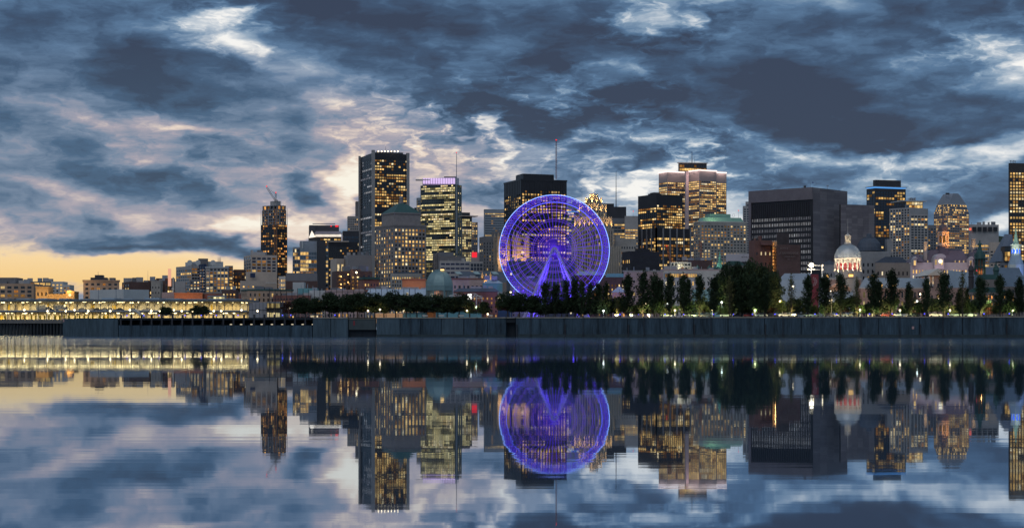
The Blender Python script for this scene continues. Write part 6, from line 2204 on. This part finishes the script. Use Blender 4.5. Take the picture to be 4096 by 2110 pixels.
# white belfry with blue lights
BF = 790.0
b = building('white_belfry', 'white belfry with pale green spire and blue lit arches', 4076, BF, cat='church tower')
tx, ty = X(4076, BF), BF + 5
tw = M(18, BF)
BW = mat('belfry_white', (.62, .64, .60), .7, vary=.1)
oc = lambda r: [(tx + r * math.cos(math.pi / 8 + k * math.pi / 4), ty + r * math.sin(math.pi / 8 + k * math.pi / 4)) for k in range(8)]
mb = MB()
mb.prism(oc(tw * 1.7), GZ, Z(1056, BF), top=oc(tw * 1.7))
mb.build('tower', BW, b)
mb = MB()
mb.prism(oc(tw * 1.7), Z(1056, BF), Z(1016, BF), top=oc(tw * 1.02))
mb.build('skirt_roof', ZINC, b)
mb = MB()
mb.prism(oc(tw), Z(1017, BF), Z(978, BF))
t1 = mb.build('belfry', BW, b)
band(b, 'belfry_cornice', oc(tw), Z(980, BF), Z(975, BF), BW, .5, parent=t1)
for k in range(8):
    a = -math.pi / 2 + (k - 2) * math.pi / 4
    if math.sin(a) > .2:
        continue
    ox, oy = tx + tw * .94 * math.cos(a), ty + tw * .94 * math.sin(a)
    ux, uy = -math.sin(a), math.cos(a)
    ww, z0, z1 = M(3.8, BF), Z(1012, BF), Z(997, BF)
    shp = [(-ww, z0), (ww, z0), (ww, z1), (ww * .7, z1 + ww * .7), (0, z1 + ww), (-ww * .7, z1 + ww * .7), (-ww, z1)]
    mb = MB()
    mb.v = [(ox + ux * s, oy + uy * s, z) for s, z in shp]
    mb.f = [tuple(range(7))]
    mb.mi = [0]
    mb.build('blue_arch', glow('blue_arch', (.05, .16, 1.0), 1.4), t1)
mb = MB()
mb.lathe(tx, ty, [(tw * .72, Z(976, BF)), (tw * .62, Z(968, BF)), (tw * .42, Z(955, BF)), (.1, Z(908, BF))], 8, a0=math.pi / 8)
mb.build('spire', mat('spire_pale_green', (.34, .50, .40), .6, vary=.12), b)
light('SPOT', (tx - 4, ty - 10, Z(1030, BF)), 4200, (.85, 1, .75), .3, rot=(tx, ty, Z(965, BF)), spot=60, blend=.7)
light('SPOT', (tx + 3, ty - 10, Z(1110, BF)), 1500, (.05, .2, 1), .3, rot=(tx + 2, ty, Z(1060, BF)), spot=50, blend=.6)
# steep modern roof
b = building('steep_slate_house', 'modern house with a tall steep slate roof and lit corner windows', 4000, 1000)
w = block(b, 4000, 4002, 4072, 1045, 1000, 4, 20, CONC_D, None, F(14, 22, .7, .75, .45, 'warm', .05))
mb = MB()
xa, xb = X(4000, 1000), X(4072, 1000)
mb.v = [(xa, 999, Z(1045, 1000)), (xb, 1003, Z(1045, 1000)), (xb, 1012, Z(932, 1000)), (X(4042, 1000), 1012, Z(932, 1000)), (xa, 1024, Z(1045, 1000)), (xb, 1026, Z(1045, 1000))]
mb.f = [(0, 1, 2, 3), (0, 3, 4), (3, 2, 5, 4), (1, 5, 2)]
mb.mi = [0] * 4
rf = mb.build('roof', mat('steep_slate', (.13, .15, .19), .5, .2, .15), b)
d_ = slab(b, 'roof_bay', 4018, 4042, 984, 1045, 999, 8, BLACK, parent=rf, bury=0)
for i in range(2):
    for j in range(3):
        slab(b, 'bay_window', 4020 + i * 11, 4029 + i * 11, 988 + j * 19, 1004 + j * 19, 998.8, .3, PAL['warm'][0 if j == 0 else 1 + (i + j) % 2], parent=d_, bury=0)

# ------------------------------------------------------------------ observation wheel
WD = 850.0
wx, wz, WR = X(2217, WD), Z(1000, WD), M(220, WD)
b = thing('observation_wheel', 'giant observation wheel glowing blue and violet above the quay trees', 'ferris wheel', (wx, WD, GZ))
LEDW = glow('rim_led', (.12, .13, 1.0), 1.5)
LEDB = glow('rim_led_bright', (.25, .42, 1.0), 2.0)
LEDV = glow('violet_glow', (.13, .05, 1.0), 0.7)
TRAILH = glow('hoop_trail_glow', (.24, .10, 1.0), .9)
LEDS = glow('spoke_led', (.10, .03, 1.0), 0.75)
WSTL = mat('wheel_steel_violet_lit', (.36, .30, .58), .5, vary=.08)  # leg and hub steel, the violet light on it put into the colour


def ring(r, y, tube, m, name, parent, n=120):
    q = MB()
    prev = None
    k = len(q.v)
    sides = 5
    for i in range(n):
        a = 2 * math.pi * i / n
        for j in range(sides):
            t = 2 * math.pi * j / sides
            rr = r + tube * math.cos(t)
            q.v.append((wx + rr * math.cos(a), WD + y + tube * math.sin(t), wz + rr * math.sin(a)))
    for i in range(n):
        for j in range(sides):
            i2, j2 = (i + 1) % n, (j + 1) % sides
            q.f.append((i * sides + j, i2 * sides + j, i2 * sides + j2, i * sides + j2))
            q.mi.append(0)
    return q.build(name, m, parent)


for y in (-1.3, 1.3):
    ring(WR, y, .15, LEDB if y < 0 else LEDW, 'outer_rim', b)
    ring(WR * .965, y, .13, LEDV, 'rim_strip', b)
    ring(WR * .93, y, .09, LEDV, 'middle_rim', b)
    ring(WR * .87, y, .11, LEDW, 'inner_rim', b)
for r, y in ((.73, -1.2), (.70, 1.2), (.56, -1.2), (.53, 1.2), (.41, -1.2), (.38, 1.2), (.30, -1.2), (.27, 1.2), (.20, -1.2), (.80, -1.2)):  # glowing hoops added for the circling trails of the spoke lights
    ring(WR * r, y, .075, TRAILH, 'light_trail_hoop', b, 80)
NS = 54
for i in range(NS):
    a = 2 * math.pi * i / NS
    ca, sa = math.cos(a), math.sin(a)
    for y in (-1.3, 1.3):
        q = MB()
        q.tube((wx + 1.6 * ca, WD + y * 2.0, wz + 1.6 * sa), (wx + WR * ca, WD + y, wz + WR * sa), .075, n=4, cap=False)
        q.build('spoke', LEDS, b)
    # rim bracing, made to glow to fill the ring with blurred lamp light
    for y in (-1.3, 1.3):
        q = MB()
        for s in (0, .5):
            a0, a1 = a + s * 2 * math.pi / NS, a + (s + .5) * 2 * math.pi / NS
            q.tube((wx + WR * .87 * math.cos(a0), WD + y, wz + WR * .87 * math.sin(a0)), (wx + WR * math.cos(a1), WD + y, wz + WR * math.sin(a1)), .09, n=4, cap=False)
            q.tube((wx + WR * math.cos(a0), WD + y, wz + WR * math.sin(a0)), (wx + WR * .87 * math.cos(a1), WD + y, wz + WR * .87 * math.sin(a1)), .09, n=4, cap=False)
        q.build('rim_bracing', LEDV, b)
GON = mat('gondola_white', (.55, .55, .68), .4, vary=.08)
for i in range(28):
    a = 2 * math.pi * (i + .3) / 28
    gx, gz = wx + WR * .965 * math.cos(a), wz + WR * .965 * math.sin(a)
    q = MB()
    prof = [(.5, gz - 2.2), (.95, gz - 1.9), (1.05, gz - 1.2), (.95, gz - .4), (.6, gz - .05), (.15, gz)]
    q.lathe(gx, WD, prof, 10)
    g = q.build('gondola', GON, b, smooth=True)
    q = MB()
    q.lathe(gx, WD, [(1.07, gz - 1.25), (1.05, gz - .75)], 10)
    q.build('gondola_window', mat('gondola_glass', (.04, .04, .09), .15), g)
    q = MB()
    q.tube((gx, WD - 1.4, gz), (gx, WD + 1.4, gz), .12, n=5)
    q.build('pivot', WSTL, g)
q = MB()
q.tube((wx, WD - 3.6, wz), (wx, WD + 3.6, wz), 1.5, n=16)
hub = q.build('hub', WSTL, b)
for y in (-2.6, 2.6):
    q = MB()
    q.tube((wx, WD + y - .2, wz), (wx, WD + y + .2, wz), 2.3, n=20)
    q.build('hub_plate', LEDV, hub)
q = MB()
zp = Z(1018, WD)
q.box(X(2171, WD), X(2216, WD), WD - 5.2, WD - 3.6, zp, zp + .25)
for k in range(9):
    px = 2171 + k * 5.6
    q.tube((X(px, WD), WD - 5.1, zp), (X(px, WD), WD - 5.1, zp + 1.1), .05, n=4)
q.tube((X(2171, WD), WD - 5.1, zp + 1.1), (X(2216, WD), WD - 5.1, zp + 1.1), .05, n=4)
q.build('platform', WSTL, b)
for y in (-5.0, 5.0):
    for fx in (2092, 2128, 2306, 2346):
        q = MB()
        inner = fx in (2128, 2306)
        x1 = X(fx, WD) + (0.0 if y < 0 else 2.0)
        q.tube((wx + (-.8 if fx < 2217 else .8), WD + y * .8, wz + .4), (x1, WD + y * (1.9 if not inner else 1.2), GZ), .72 if not inner else .5, .85 if not inner else .5, 8)
        q.build('leg', WSTL, b)
q = MB()
q.box(X(2080, WD), X(2360, WD), WD - 14, WD + 14, GZ - .05, GZ + 1.2)
q.build('boarding_deck', STEEL, b)
# violet spots added before and behind the wheel to light legs and houses
VI = (.14, .06, 1.0)
for px, y, e, dd in ((2140, 1225, 16000, -9), (2290, 1225, 16000, -9), (2217, 1120, 9000, -12), (2150, 1120, 22000, 60), (2110, 1150, 9000, 50), (2270, 1140, 14000, 60)):
    light('SPOT', (X(px, WD), WD + dd, Z(y, WD)), e, VI, 1.5, rot=(X(px, WD), WD + dd + 20, Z(y, WD) + 6), spot=(150 if dd < 0 else 95), blend=.5)

# ------------------------------------------------------------------ trees
def leaf_material(name, rgb, vary=.5):
    m = bpy.data.materials.new(name)
    m.use_nodes = True
    t = NT(m.node_tree)
    p = m.node_tree.nodes['Principled BSDF']
    geo = t.n('ShaderNodeNewGeometry')
    rnd = geo.outputs['Random Per Island']
    ob = t.n('ShaderNodeObjectInfo').outputs['Random']
    k = t.m('MULTIPLY', t.mr(rnd, 0, 1, 1 - vary, 1 + vary, 'LINEAR'), t.mr(ob, 0, 1, .75, 1.25, 'LINEAR'))
    c = t.vm('SCALE', rgb)
    t.t.links.new(k, c.node.inputs['Scale'])
    t.t.links.new(c, p.inputs['Base Color'])
    p.inputs['Roughness'].default_value = .7
    p.inputs['Specular IOR Level'].default_value = .15
    return m


LEAF_D = leaf_material('leaf_dark', (.029, .045, .021))
LEAF_G = leaf_material('leaf_green', (.055, .085, .020))
LEAF_Y = leaf_material('leaf_olive', (.10, .095, .035))
LEAF_R = leaf_material('leaf_russet', (.075, .03, .022))
BARK = mat('bark', (.06, .048, .04), .9, vary=.3, scale=2.0)
nrng = np.random.default_rng(11)


def leaves(points, size, name, m):
    """one small randomly turned quad per point"""
    n = len(points)
    a = nrng.normal(size=(n, 3))
    a /= np.linalg.norm(a, axis=1)[:, None]
    c = np.cross(a, nrng.normal(size=(n, 3)))
    c /= np.linalg.norm(c, axis=1)[:, None]
    s = (size * nrng.uniform(.55, 1.25, n))[:, None]
    v = np.stack([points - a * s * .5, points + c * s * .32, points + a * s * .5, points - c * s * .32], 1).reshape(-1, 3)
    me = bpy.data.meshes.new(name)
    me.from_pydata(v.tolist(), [], [(4 * i, 4 * i + 1, 4 * i + 2, 4 * i + 3) for i in range(n)])
    me.materials.append(m)
    return me


def limb_mesh(segs, name='trunk'):
    q = MB()
    for a, b_, r0, r1 in segs:
        q.tube(a, b_, r0, r1, 6, cap=False)
    me = bpy.data.meshes.new(name)
    me.from_pydata(q.v, [], q.f)
    me.materials.append(BARK)
    return me


def poplar(kind, m):
    """columnar tree 16 m tall: upswept limbs, leaf sprays along them, gaps between"""
    segs = [((0, 0, 0), (0, 0, 6), .24, .17), ((0, 0, 6), (.15, 0, 15), .17, .03)]
    pts = []
    nl = 40
    for i in range(nl):
        z0 = 1.0 + 12.0 * i / nl + nrng.uniform(-.3, .3)
        a = i * 2.4 + nrng.uniform(-.4, .4)
        rad = 2.2 * (1 - abs(z0 - 4.5) / 13.0) * nrng.uniform(.55, 1.15)
        ln = nrng.uniform(2.2, 4.0) * (1 if z0 < 10 else .65)
        b0 = np.array([0, 0, z0])
        b1 = np.array([rad * math.cos(a), rad * math.sin(a), z0 + ln])
        segs.append((tuple(b0), tuple(b0 * .4 + b1 * .6 + np.array([.2 * math.cos(a), .2 * math.sin(a), -.3])), .06, .035))
        cnt = int((130 if kind != 2 else 34) * nrng.uniform(.5, 1.3))
        t = nrng.uniform(.25, 1.12, cnt)[:, None]
        p = b0 * (1 - t) + b1 * t + nrng.normal(size=(cnt, 3)) * np.array([.30, .30, .40])
        pts.append(p)
    top = np.stack([nrng.normal(0, .22, 60), nrng.normal(0, .22, 60), nrng.uniform(12.5, 16.0, 60)], 1)
    pts.append(top)
    return limb_mesh(segs), leaves(np.concatenate(pts), .46, 'crown', m)


def round_tree(kind, m, n=34):
    """broad tree 8 m tall: forked limbs carrying leaf clumps of unequal size"""
    segs = [((0, 0, 0), (.1, 0, 2.0), .2, .16)]
    pts = []
    for i in range(n):
        a, el = nrng.uniform(0, 2 * math.pi), nrng.uniform(-.75, 1.45)
        r = nrng.uniform(1.2, 3.1)
        c = np.array([r * math.cos(a) * math.cos(el), r * math.sin(a) * math.cos(el), 3.9 + 1.3 * r * math.sin(el) * (1 if el > 0 else .9)])
        segs.append(((.1, 0, 2.0), tuple(c), .09, .03))
        rad = nrng.uniform(.7, 1.35)
        cnt = int(150 * rad)
        d = nrng.normal(size=(cnt, 3))
        d /= np.linalg.norm(d, axis=1)[:, None]
        pts.append(c + d * (rad * nrng.uniform(.4, 1.1, cnt) ** .6)[:, None] * np.array([1.1, 1.1, .8]))
    return limb_mesh(segs), leaves(np.concatenate(pts), .42, 'crown', m)


POP = [poplar(0, LEAF_D) for _ in range(7)]
POP_THIN = [poplar(2, LEAF_Y), poplar(2, LEAF_Y)]
RND = [round_tree(0, LEAF_D), round_tree(0, LEAF_D, 40), round_tree(1, LEAF_D, 30)]
RNDG = [round_tree(0, LEAF_G, 18), round_tree(0, LEAF_G, 16)]
RNDY = [round_tree(0, LEAF_Y, 18), round_tree(0, LEAF_R, 16)]


def tree(name, label, meshes, px, yt, back, full, wide=1.0, group=None, rot=None):
    x, y = on_wall(px, back)
    h = Z(yt, y) - GZ
    s = h / full
    t = thing(name, label, 'tree', (x, y, GZ), group)
    t.scale = (s * wide, s * wide, s)
    t.rotation_euler = (0, 0, rng.uniform(0, 6.28) if rot is None else rot)
    for nm, me in zip(('trunk', 'crown'), meshes):
        o = bpy.data.objects.new(nm, me)
        o.parent = t
        COL.objects.link(o)
    return t


poplars = [(2182, 1118, 1.1), (2222, 1124, 1.0), (2265, 1116, 1.1), (2299, 1096, 1.0), (2327, 1114, .9), (2361, 1122, .95), (2394, 1120, .95), (2426, 1126, 1.0), (2512, 1082, 1.0), (2572, 1078, 1.15), (2618, 1088, 1.25), (2640, 1104, 1.0), (2680, 1090, 1.1), (2733, 1080, 1.0), (2752, 1108, 1.0), (2798, 1092, .95), (2855, 1092, 1.0), (3232, 1094, 1.15), (3300, 1083, 1.2), (3362, 1086, 1.2), (3495, 1084, 1.0), (3516, 1112, .9), (3568, 1075, 1.2), (3636, 1118, 1.1), (3706, 1104, .95), (3777, 1078, 1.15), (3838, 1145, .9), (3868, 1150, .9), (3922, 1090, 1.1), (4000, 1094, 1.1), (4077, 1104, 1.15)]
for i, (px, yt, wd) in enumerate(poplars):
    tree('poplar', ordinal(i) + ' dark columnar poplar from the left along the quay edge', POP[i % 7], px, yt + (0, 4, -5, 7, -2)[i % 5], 5 + (i * 5 % 4), 16.0, wd * (1.15, 1.32, .98, 1.22, 1.08)[i % 5], 'dark poplars along the quay')
thin = [(3165, 1092, 1.0), (3428, 1104, .9), (3850, 1082, .95), (2470, 1190, 1.2), (2918, 1100, 1.0), (3645, 1150, 1.0)]
for i, (px, yt, wd) in enumerate(thin):
    tree('bare_poplar', ordinal(i) + ' thin half-bare poplar with pale twigs from the left', POP_THIN[i % 2], px, yt, 4.5, 16.0, wd, 'half-bare poplars')
clump = [(2912, 1062, .75), (2945, 1056, .8), (2978, 1062, .8), (3006, 1048, .8), (3040, 1060, .75), (3072, 1064, .8), (3098, 1090, .8), (2886, 1088, .7), (3060, 1120, .9), (2960, 1120, .9)]
for i, (px, yt, wd) in enumerate(clump):
    tree('broad_tree', ordinal(i) + ' tall broad tree from the left in the big dark clump right of centre', RND[i % 3], px, yt, 16 + (i % 3) * 3, 8.0, wd * .64, 'big dark tree clump')
for i, (px, yt) in enumerate(((2960, 1090), (3015, 1085), (3058, 1095), (2925, 1100))):
    tree('clump_poplar', ordinal(i) + ' dark poplar from the left inside the big tree clump', POP[i % 4], px, yt, 8, 16.0, 1.35, 'poplars of the big clump')
rounds = [(1150, 1204, 1.0), (1195, 1192, 1.0), (1222, 1186, 1.0), (1262, 1192, 1.0), (1318, 1170, .95), (1352, 1184, 1.0), (1392, 1180, 1.0), (1430, 1172, 1.0), (1470, 1170, 1.0), (1500, 1178, 1.0), (1536, 1184, 1.0), (1583, 1160, .9), (1625, 1180, 1.0), (1668, 1174, 1.0), (1708, 1184, 1.0), (1752, 1180, 1.0), (1790, 1188, 1.0), (1836, 1170, .95), (1878, 1202, 1.0), (1934, 1206, 1.0), (2032, 1166, 1.0), (2078, 1176, 1.05), (2128, 1184, 1.0)]
for i, (px, yt, wd) in enumerate(rounds):
    tree('round_tree', ordinal(i) + ' dark round-crowned tree from the left in the park row', RND[i % 3] if i != 0 else RNDY[1], px, yt, 8 + (i * 7 % 6), 8.0, wd * 1.22, 'round trees of the park row')
pier_trees = [(655, 1226, 1.2), (676, 1228, 1.2), (790, 1220, 1.1), (815, 1222, 1.1), (772, 1226, 1.0)]
for i, (px, yt, wd) in enumerate(pier_trees):
    tree('small_pier_tree', ordinal(i) + ' small tree from the left on the pier before the lit shed', (RNDG if i == 4 else RND)[i % 2], px, yt, 9, 8.0, wd, 'small trees on the pier')
low = []
px = 2140
k = 0
while px < 4096:
    low.append((px, 1184 + (k * 37 % 44), 1.35, k % 5))
    px += 22 + (k * 53 % 15)
    k += 1
for i, (px, yt, wd, kd) in enumerate(low):
    ms = RND[i % 3] if px < 2440 else (RNDG[i % 2], RND[i % 3], RND[(i + 1) % 3], RNDY[i % 2], RND[(i + 2) % 3])[kd]
    tree('understorey_tree', ordinal(i) + ' low lamplit tree from the left under the quay poplars', ms, px, yt, 10 + (i * 7 % 9), 8.0, wd * .9, 'low trees under the poplars')
tree('conifer', 'dark pointed conifer between the last two poplars at the right', POP[1], 4037, 1150, 7, 16.0, 1.5)

# ------------------------------------------------------------------ lamps, bollards, cars on the quay
def street_lamp(px, y_head, back, label, e, col, arm=0, cool=False, kind='lamp'):
    x, yy = on_wall(px, back)
    zh = Z(y_head, yy)
    t = thing('street_lamp', label, 'street lamp', (x, yy, GZ), 'quay street lamps')
    q = MB()
    q.tube((x + arm, yy, GZ), (x + arm, yy, zh + (.5 if arm else 0)), .09, .06, 6)
    if arm:
        q.tube((x + arm, yy, zh + .5), (x, yy, zh + .2), .05, n=5)
    q.build('pole', STEEL, t)
    q = MB()
    q.lathe(x, yy, [(.05, zh - .34), (.26, zh - .22), (.34, zh), (.24, zh + .22), (.04, zh + .3)], 10)
    q.build('globe', LAMPC if cool else LAMPW, t)
    if e:
        light('SPOT', (x, yy - 1.2, zh), e, col, .3, rot=(x, yy + 10, zh - 1.5), spot=165, blend=.3)


WARM, COOL, GREEN = (1, .68, .30), (.85, 1, .8), (.9, 1, .55)
lamps = [(1472, 1242, 6, 60, WARM, 0, 0), (1520, 1237, 8, 50, WARM, 0, 0), (1614, 1242, 8, 50, WARM, 0, 0), (1868, 1242, 6, 60, WARM, 0, 0), (1905, 1227, 9, 90, GREEN, 0, 1), (1951, 1255, 5, 50, WARM, 0, 0), (2042, 1168, 60, 200, WARM, 0, 0), (2414, 1242, 6, 90, COOL, 0, 1), (2584, 1212, 12, 170, GREEN, .9, 0), (2671, 1212, 12, 260, COOL, .6, 1), (2752, 1211, 12, 170, GREEN, .9, 0), (2887, 1208, 12, 240, GREEN, 0, 1), (2925, 1215, 13, 240, GREEN, .9, 0), (2934, 1207, 14, 150, WARM, .9, 0), (3120, 1204, 12, 240, WARM, .9, 0), (3172, 1144, 40, 200, WARM, 0, 0), (3315, 1201, 12, 300, WARM, 1.0, 0), (3321, 1163, 40, 200, WARM, 0, 0), (3520, 1201, 12, 300, WARM, 1.0, 0), (3668, 1204, 14, 240, COOL, 0, 1), (3681, 1175, 60, 120, WARM, 0, 0), (3753, 1195, 30, 150, WARM, 0, 0), (3949, 1203, 12, 280, GREEN, 0, 0), (2850, 1240, 8, 200, GREEN, 0, 0), (3440, 1238, 8, 200, GREEN, 0, 0), (3600, 1240, 8, 200, GREEN, 0, 0), (3800, 1240, 8, 200, GREEN, 0, 0), (2700, 1240, 8, 200, GREEN, 0, 0), (4050, 1240, 8, 200, GREEN, 0, 0), (3020, 1240, 8, 200, GREEN, 0, 0)]
lamps.sort()
for i, (px, y, back, e, col, arm, cool) in enumerate(lamps):
    street_lamp(px, y, back, ordinal(i) + ' glowing street lamp from the left among the quay trees', e * 5, col, arm, cool)
# ground spotlights that light the lower branches
for i, px in enumerate((2470, 2525, 2560, 2598, 2650, 2700, 2722, 2775, 2812, 2838, 2900, 3110, 3180, 3285, 3330, 3445, 3505, 3540, 3600, 3660, 3735, 3810, 3895, 3935, 3975, 4050)):
    x, y = on_wall(px, 2.6)
    t = thing('ground_spotlight', ordinal(i) + ' small ground spotlight from the left at the feet of the poplars', 'spotlight', (x, y, GZ), 'ground spotlights')
    q = MB()
    q.lathe(x, y, [(.16, GZ), (.2, GZ + .25), (.12, GZ + .3)], 8)
    q.build('housing', BLACK, t)
    light('SPOT', (x, y - .1, GZ + .4), (3000, 1800, 4200)[i % 3], ((1, .85, .35), (.85, 1, .4), (1, .75, .35))[i % 3], .15, rot=(x + (i % 3 - 1) * 1.5, y + 6, GZ + 3.2), spot=75, blend=.8)
# lamps in front of the shed on the pier
for i, px in enumerate((97, 190, 263, 298, 353, 441, 519, 605, 640, 695, 727, 770, 820, 855, 885, 966, 1030)):
    x, yy = X(px, 740), 740.0
    zh = Z(1243 if i % 3 else 1239, 740)
    t = thing('pier_lamp', ordinal(i) + ' small bright lamp from the left before the lit shed', 'street lamp', (x, yy, GZ), 'lamps before the shed')
    q = MB()
    q.tube((x, yy, GZ - (.0 if px > 250 else .1)), (x, yy, zh), .08, n=5)
    q.build('pole', STEEL, t)
    q = MB()
    q.lathe(x, yy, [(.05, zh - .4), (.5, zh), (.05, zh + .4)], 8)
    q.build('globe', glow('pier_lamp_glow', (1, .78, .42), 9.0), t)
# blue bollard lights
bl = [508, 575, 636, 740, 805, 865, 893, 952, 1097, 1130, 1163, 1340] + [2480, 2553, 2660, 2735, 2854, 2934, 3010, 3100, 3260, 3346, 3478, 3569, 3698, 3793, 3936, 4037]
for i, px in enumerate(bl):
    x, yy = on_wall(px, 1.1)
    t = thing('blue_bollard', ordinal(i) + ' tiny blue-lit bollard from the left along the quay edge', 'bollard', (x, yy, GZ), 'blue-lit bollards')
    q = MB()
    q.tube((x, yy, GZ), (x, yy, GZ + .75), .09, n=6)
    q.build('post', BLACK, t)
    q = MB()
    q.lathe(x, yy, [(.04, GZ + .75), (.22, GZ + .95), (.04, GZ + 1.15)], 8)
    q.build('lamp', BLUELED, t)
# cars
CARM = [mat('car_silver', (.42, .43, .45), .3, .5, .08), mat('car_dark', (.03, .035, .05), .3, .3, .08), mat('car_white', (.65, .65, .66), .35, .0, .05), mat('car_red', (.25, .03, .03), .35, .1, .08)]
TYRE = mat('tyre', (.02, .02, .02), .8)


def car_parts(m):
    q = MB()
    side = [(-2.2, .35), (2.2, .35), (2.25, .75), (1.9, .92), (1.0, 1.0), (-1.7, 1.02), (-2.2, .85)]
    for y in (-.85, .85):
        pass
    n = len(side)
    q.v = [(x, -.86, z) for x, z in side] + [(x, .86, z) for x, z in side]
    q.f = [tuple(range(n)), tuple(reversed(range(n, 2 * n)))] + [(i, i + n, (i + 1) % n + n, (i + 1) % n) for i in range(n)]
    q.mi = [0] * len(q.f)
    body = q.build('body', m)
    q = MB()
    top = [(-1.75, 1.0), (1.0, .98), (.35, 1.46), (-1.15, 1.48)]
    n = 4
    q.v = [(x, -.74 if z < 1.2 else -.6, z) for x, z in top] + [(x, .74 if z < 1.2 else .6, z) for x, z in top]
    q.f = [tuple(range(n)), tuple(reversed(range(n, 2 * n)))] + [(i, i + n, (i + 1) % n + n, (i + 1) % n) for i in range(n)]
    q.mi = [0] * len(q.f)
    cabin = q.build('cabin', GLASS)
    q = MB()
    q.box(-1.12, .34, -.6, .6, 1.46, 1.51)
    roof = q.build('roof', m)
    ws = []
    for x in (-1.35, 1.35):
        for y in (-.8, .8):
            q = MB()
            q.tube((x, y - .1, .32), (x, y + .1, .32), .32, n=12)
            ws.append(q.build('wheel', TYRE))
    q = MB()
    for y in (-.6, .6):
        q.box(2.2, 2.28, y - .18, y + .18, .6, .75)
    hl = q.build('headlight', glow('headlight', (1, .95, .8), 2.0))
    return [body, cabin, roof] + ws + [hl]


CARSETS = []
for m in CARM:
    ps = car_parts(m)
    CARSETS.append([(p.name.split('.')[0], p.data) for p in ps])
    for p in ps:
        bpy.data.objects.remove(p, do_unlink=True)


def car(x, y, z, k, rot, label, group):
    t = thing('parked_car', label, 'car', (x, y, z), group)
    t.rotation_euler = (0, 0, rot)
    for nm, me in CARSETS[k]:
        o = bpy.data.objects.new(nm, me)
        o.parent = t
        COL.objects.link(o)


cc = ['silver', 'dark blue', 'white', 'red']
spots = [2662, 2755, 2778, 2823, 2905, 2950, 2998, 3045, 3090, 3140, 3202, 3255, 3318, 3365, 3415, 3545, 3592, 3655, 3740, 3820, 3880]
for i, px in enumerate(spots):
    k = (2, 0, 0, 1, 2, 1, 3, 0, 1)[i % 9]
    x, y = on_wall(px, 11 + (i % 3))
    car(x, y, GZ - .04, k, WTH + (math.pi if i % 2 else 0) + (i % 4) * .12, ordinal(i) + ' car from the left behind the quay railing, ' + cc[k], 'cars parked along the quay')
for i, px in enumerate((172, 200, 335, 372, 395, 420, 447, 480, 540, 590)):
    k = (2, 1, 0, 2, 1, 0, 2, 1, 0, 2)[i]
    car(X(px, SD + 5), SD + 4, zd + .01, k, (i % 2) * math.pi, ordinal(i) + ' car from the left on the upper deck of the lit shed, ' + cc[k], 'cars on the shed deck')
for i, px in enumerate((175, 248)):
    x, y = X(px, SD + 4), SD + 3.5
    t = thing('box_truck', ('first' if i == 0 else 'second') + ' white box truck from the left on the upper deck of the lit shed', 'truck', (x, y, zd), 'trucks on the shed deck')
    q = MB()
    q.box(x - 3.2, x + 1.4, y - 1.1, y + 1.1, zd + .7, zd + 3.1)
    q.build('cargo_box', WHITE, t)
    q = MB()
    q.box(x + 1.5, x + 3.0, y - 1.0, y + 1.0, zd + .5, zd + 2.1)
    cb = q.build('cab', WHITE, t)
    q = MB()
    q.box(x + 2.4, x + 3.03, y - 1.03, y + 1.03, zd + 1.3, zd + 1.95)
    q.build('windscreen', GLASS, cb)
    for wx_ in (-2.2, 2.2):
        for s in (-1, 1):
            q = MB()
            q.tube((x + wx_, y + s * .95 - .12, zd + .42), (x + wx_, y + s * .95 + .12, zd + .42), .42, n=12)
            q.build('wheel', TYRE, t)
YB = mat('bollard_yellow', (.65, .40, .03), .6)
for i in range(22):
    px = 20 + i * 19.5 + (i * 7 % 9)
    x = X(px, 768)
    o = None
    q = MB()
    q.lathe(x, 768, [(.42, GZ), (.42, GZ + 1.7), (.3, GZ + 1.9), (.05, GZ + 1.95)], 8)
    o = q.build('yellow_bollard', YB, org=(x, 768, GZ))
    tag(o, ordinal(i) + ' yellow bollard from the left at the foot of the lit shed', 'bollard', 'yellow bollards')
# benches and people-sized clutter on the promenade
for i, px in enumerate((1700, 1765, 1845, 1960, 2470, 2530, 2600, 3175, 3620)):
    x, y = on_wall(px, 3.2)
    t = thing('park_bench', ordinal(i) + ' pale park bench from the left behind the quay railing', 'bench', (x, y, GZ), 'benches on the promenade')
    for nm, z0, z1, y0, y1 in (('seat', .42, .48, -.25, .25), ('backrest', .5, .95, .2, .26)):
        q = MB()
        q.box(x - 1.0, x + 1.0, y + y0, y + y1, GZ + z0, GZ + z1)
        q.build(nm, LIME, t)
    for s in (-.8, .8):
        q = MB()
        q.box(x + s - .05, x + s + .05, y - .22, y + .22, GZ, GZ + .42)
        q.build('leg', BLACK, t)
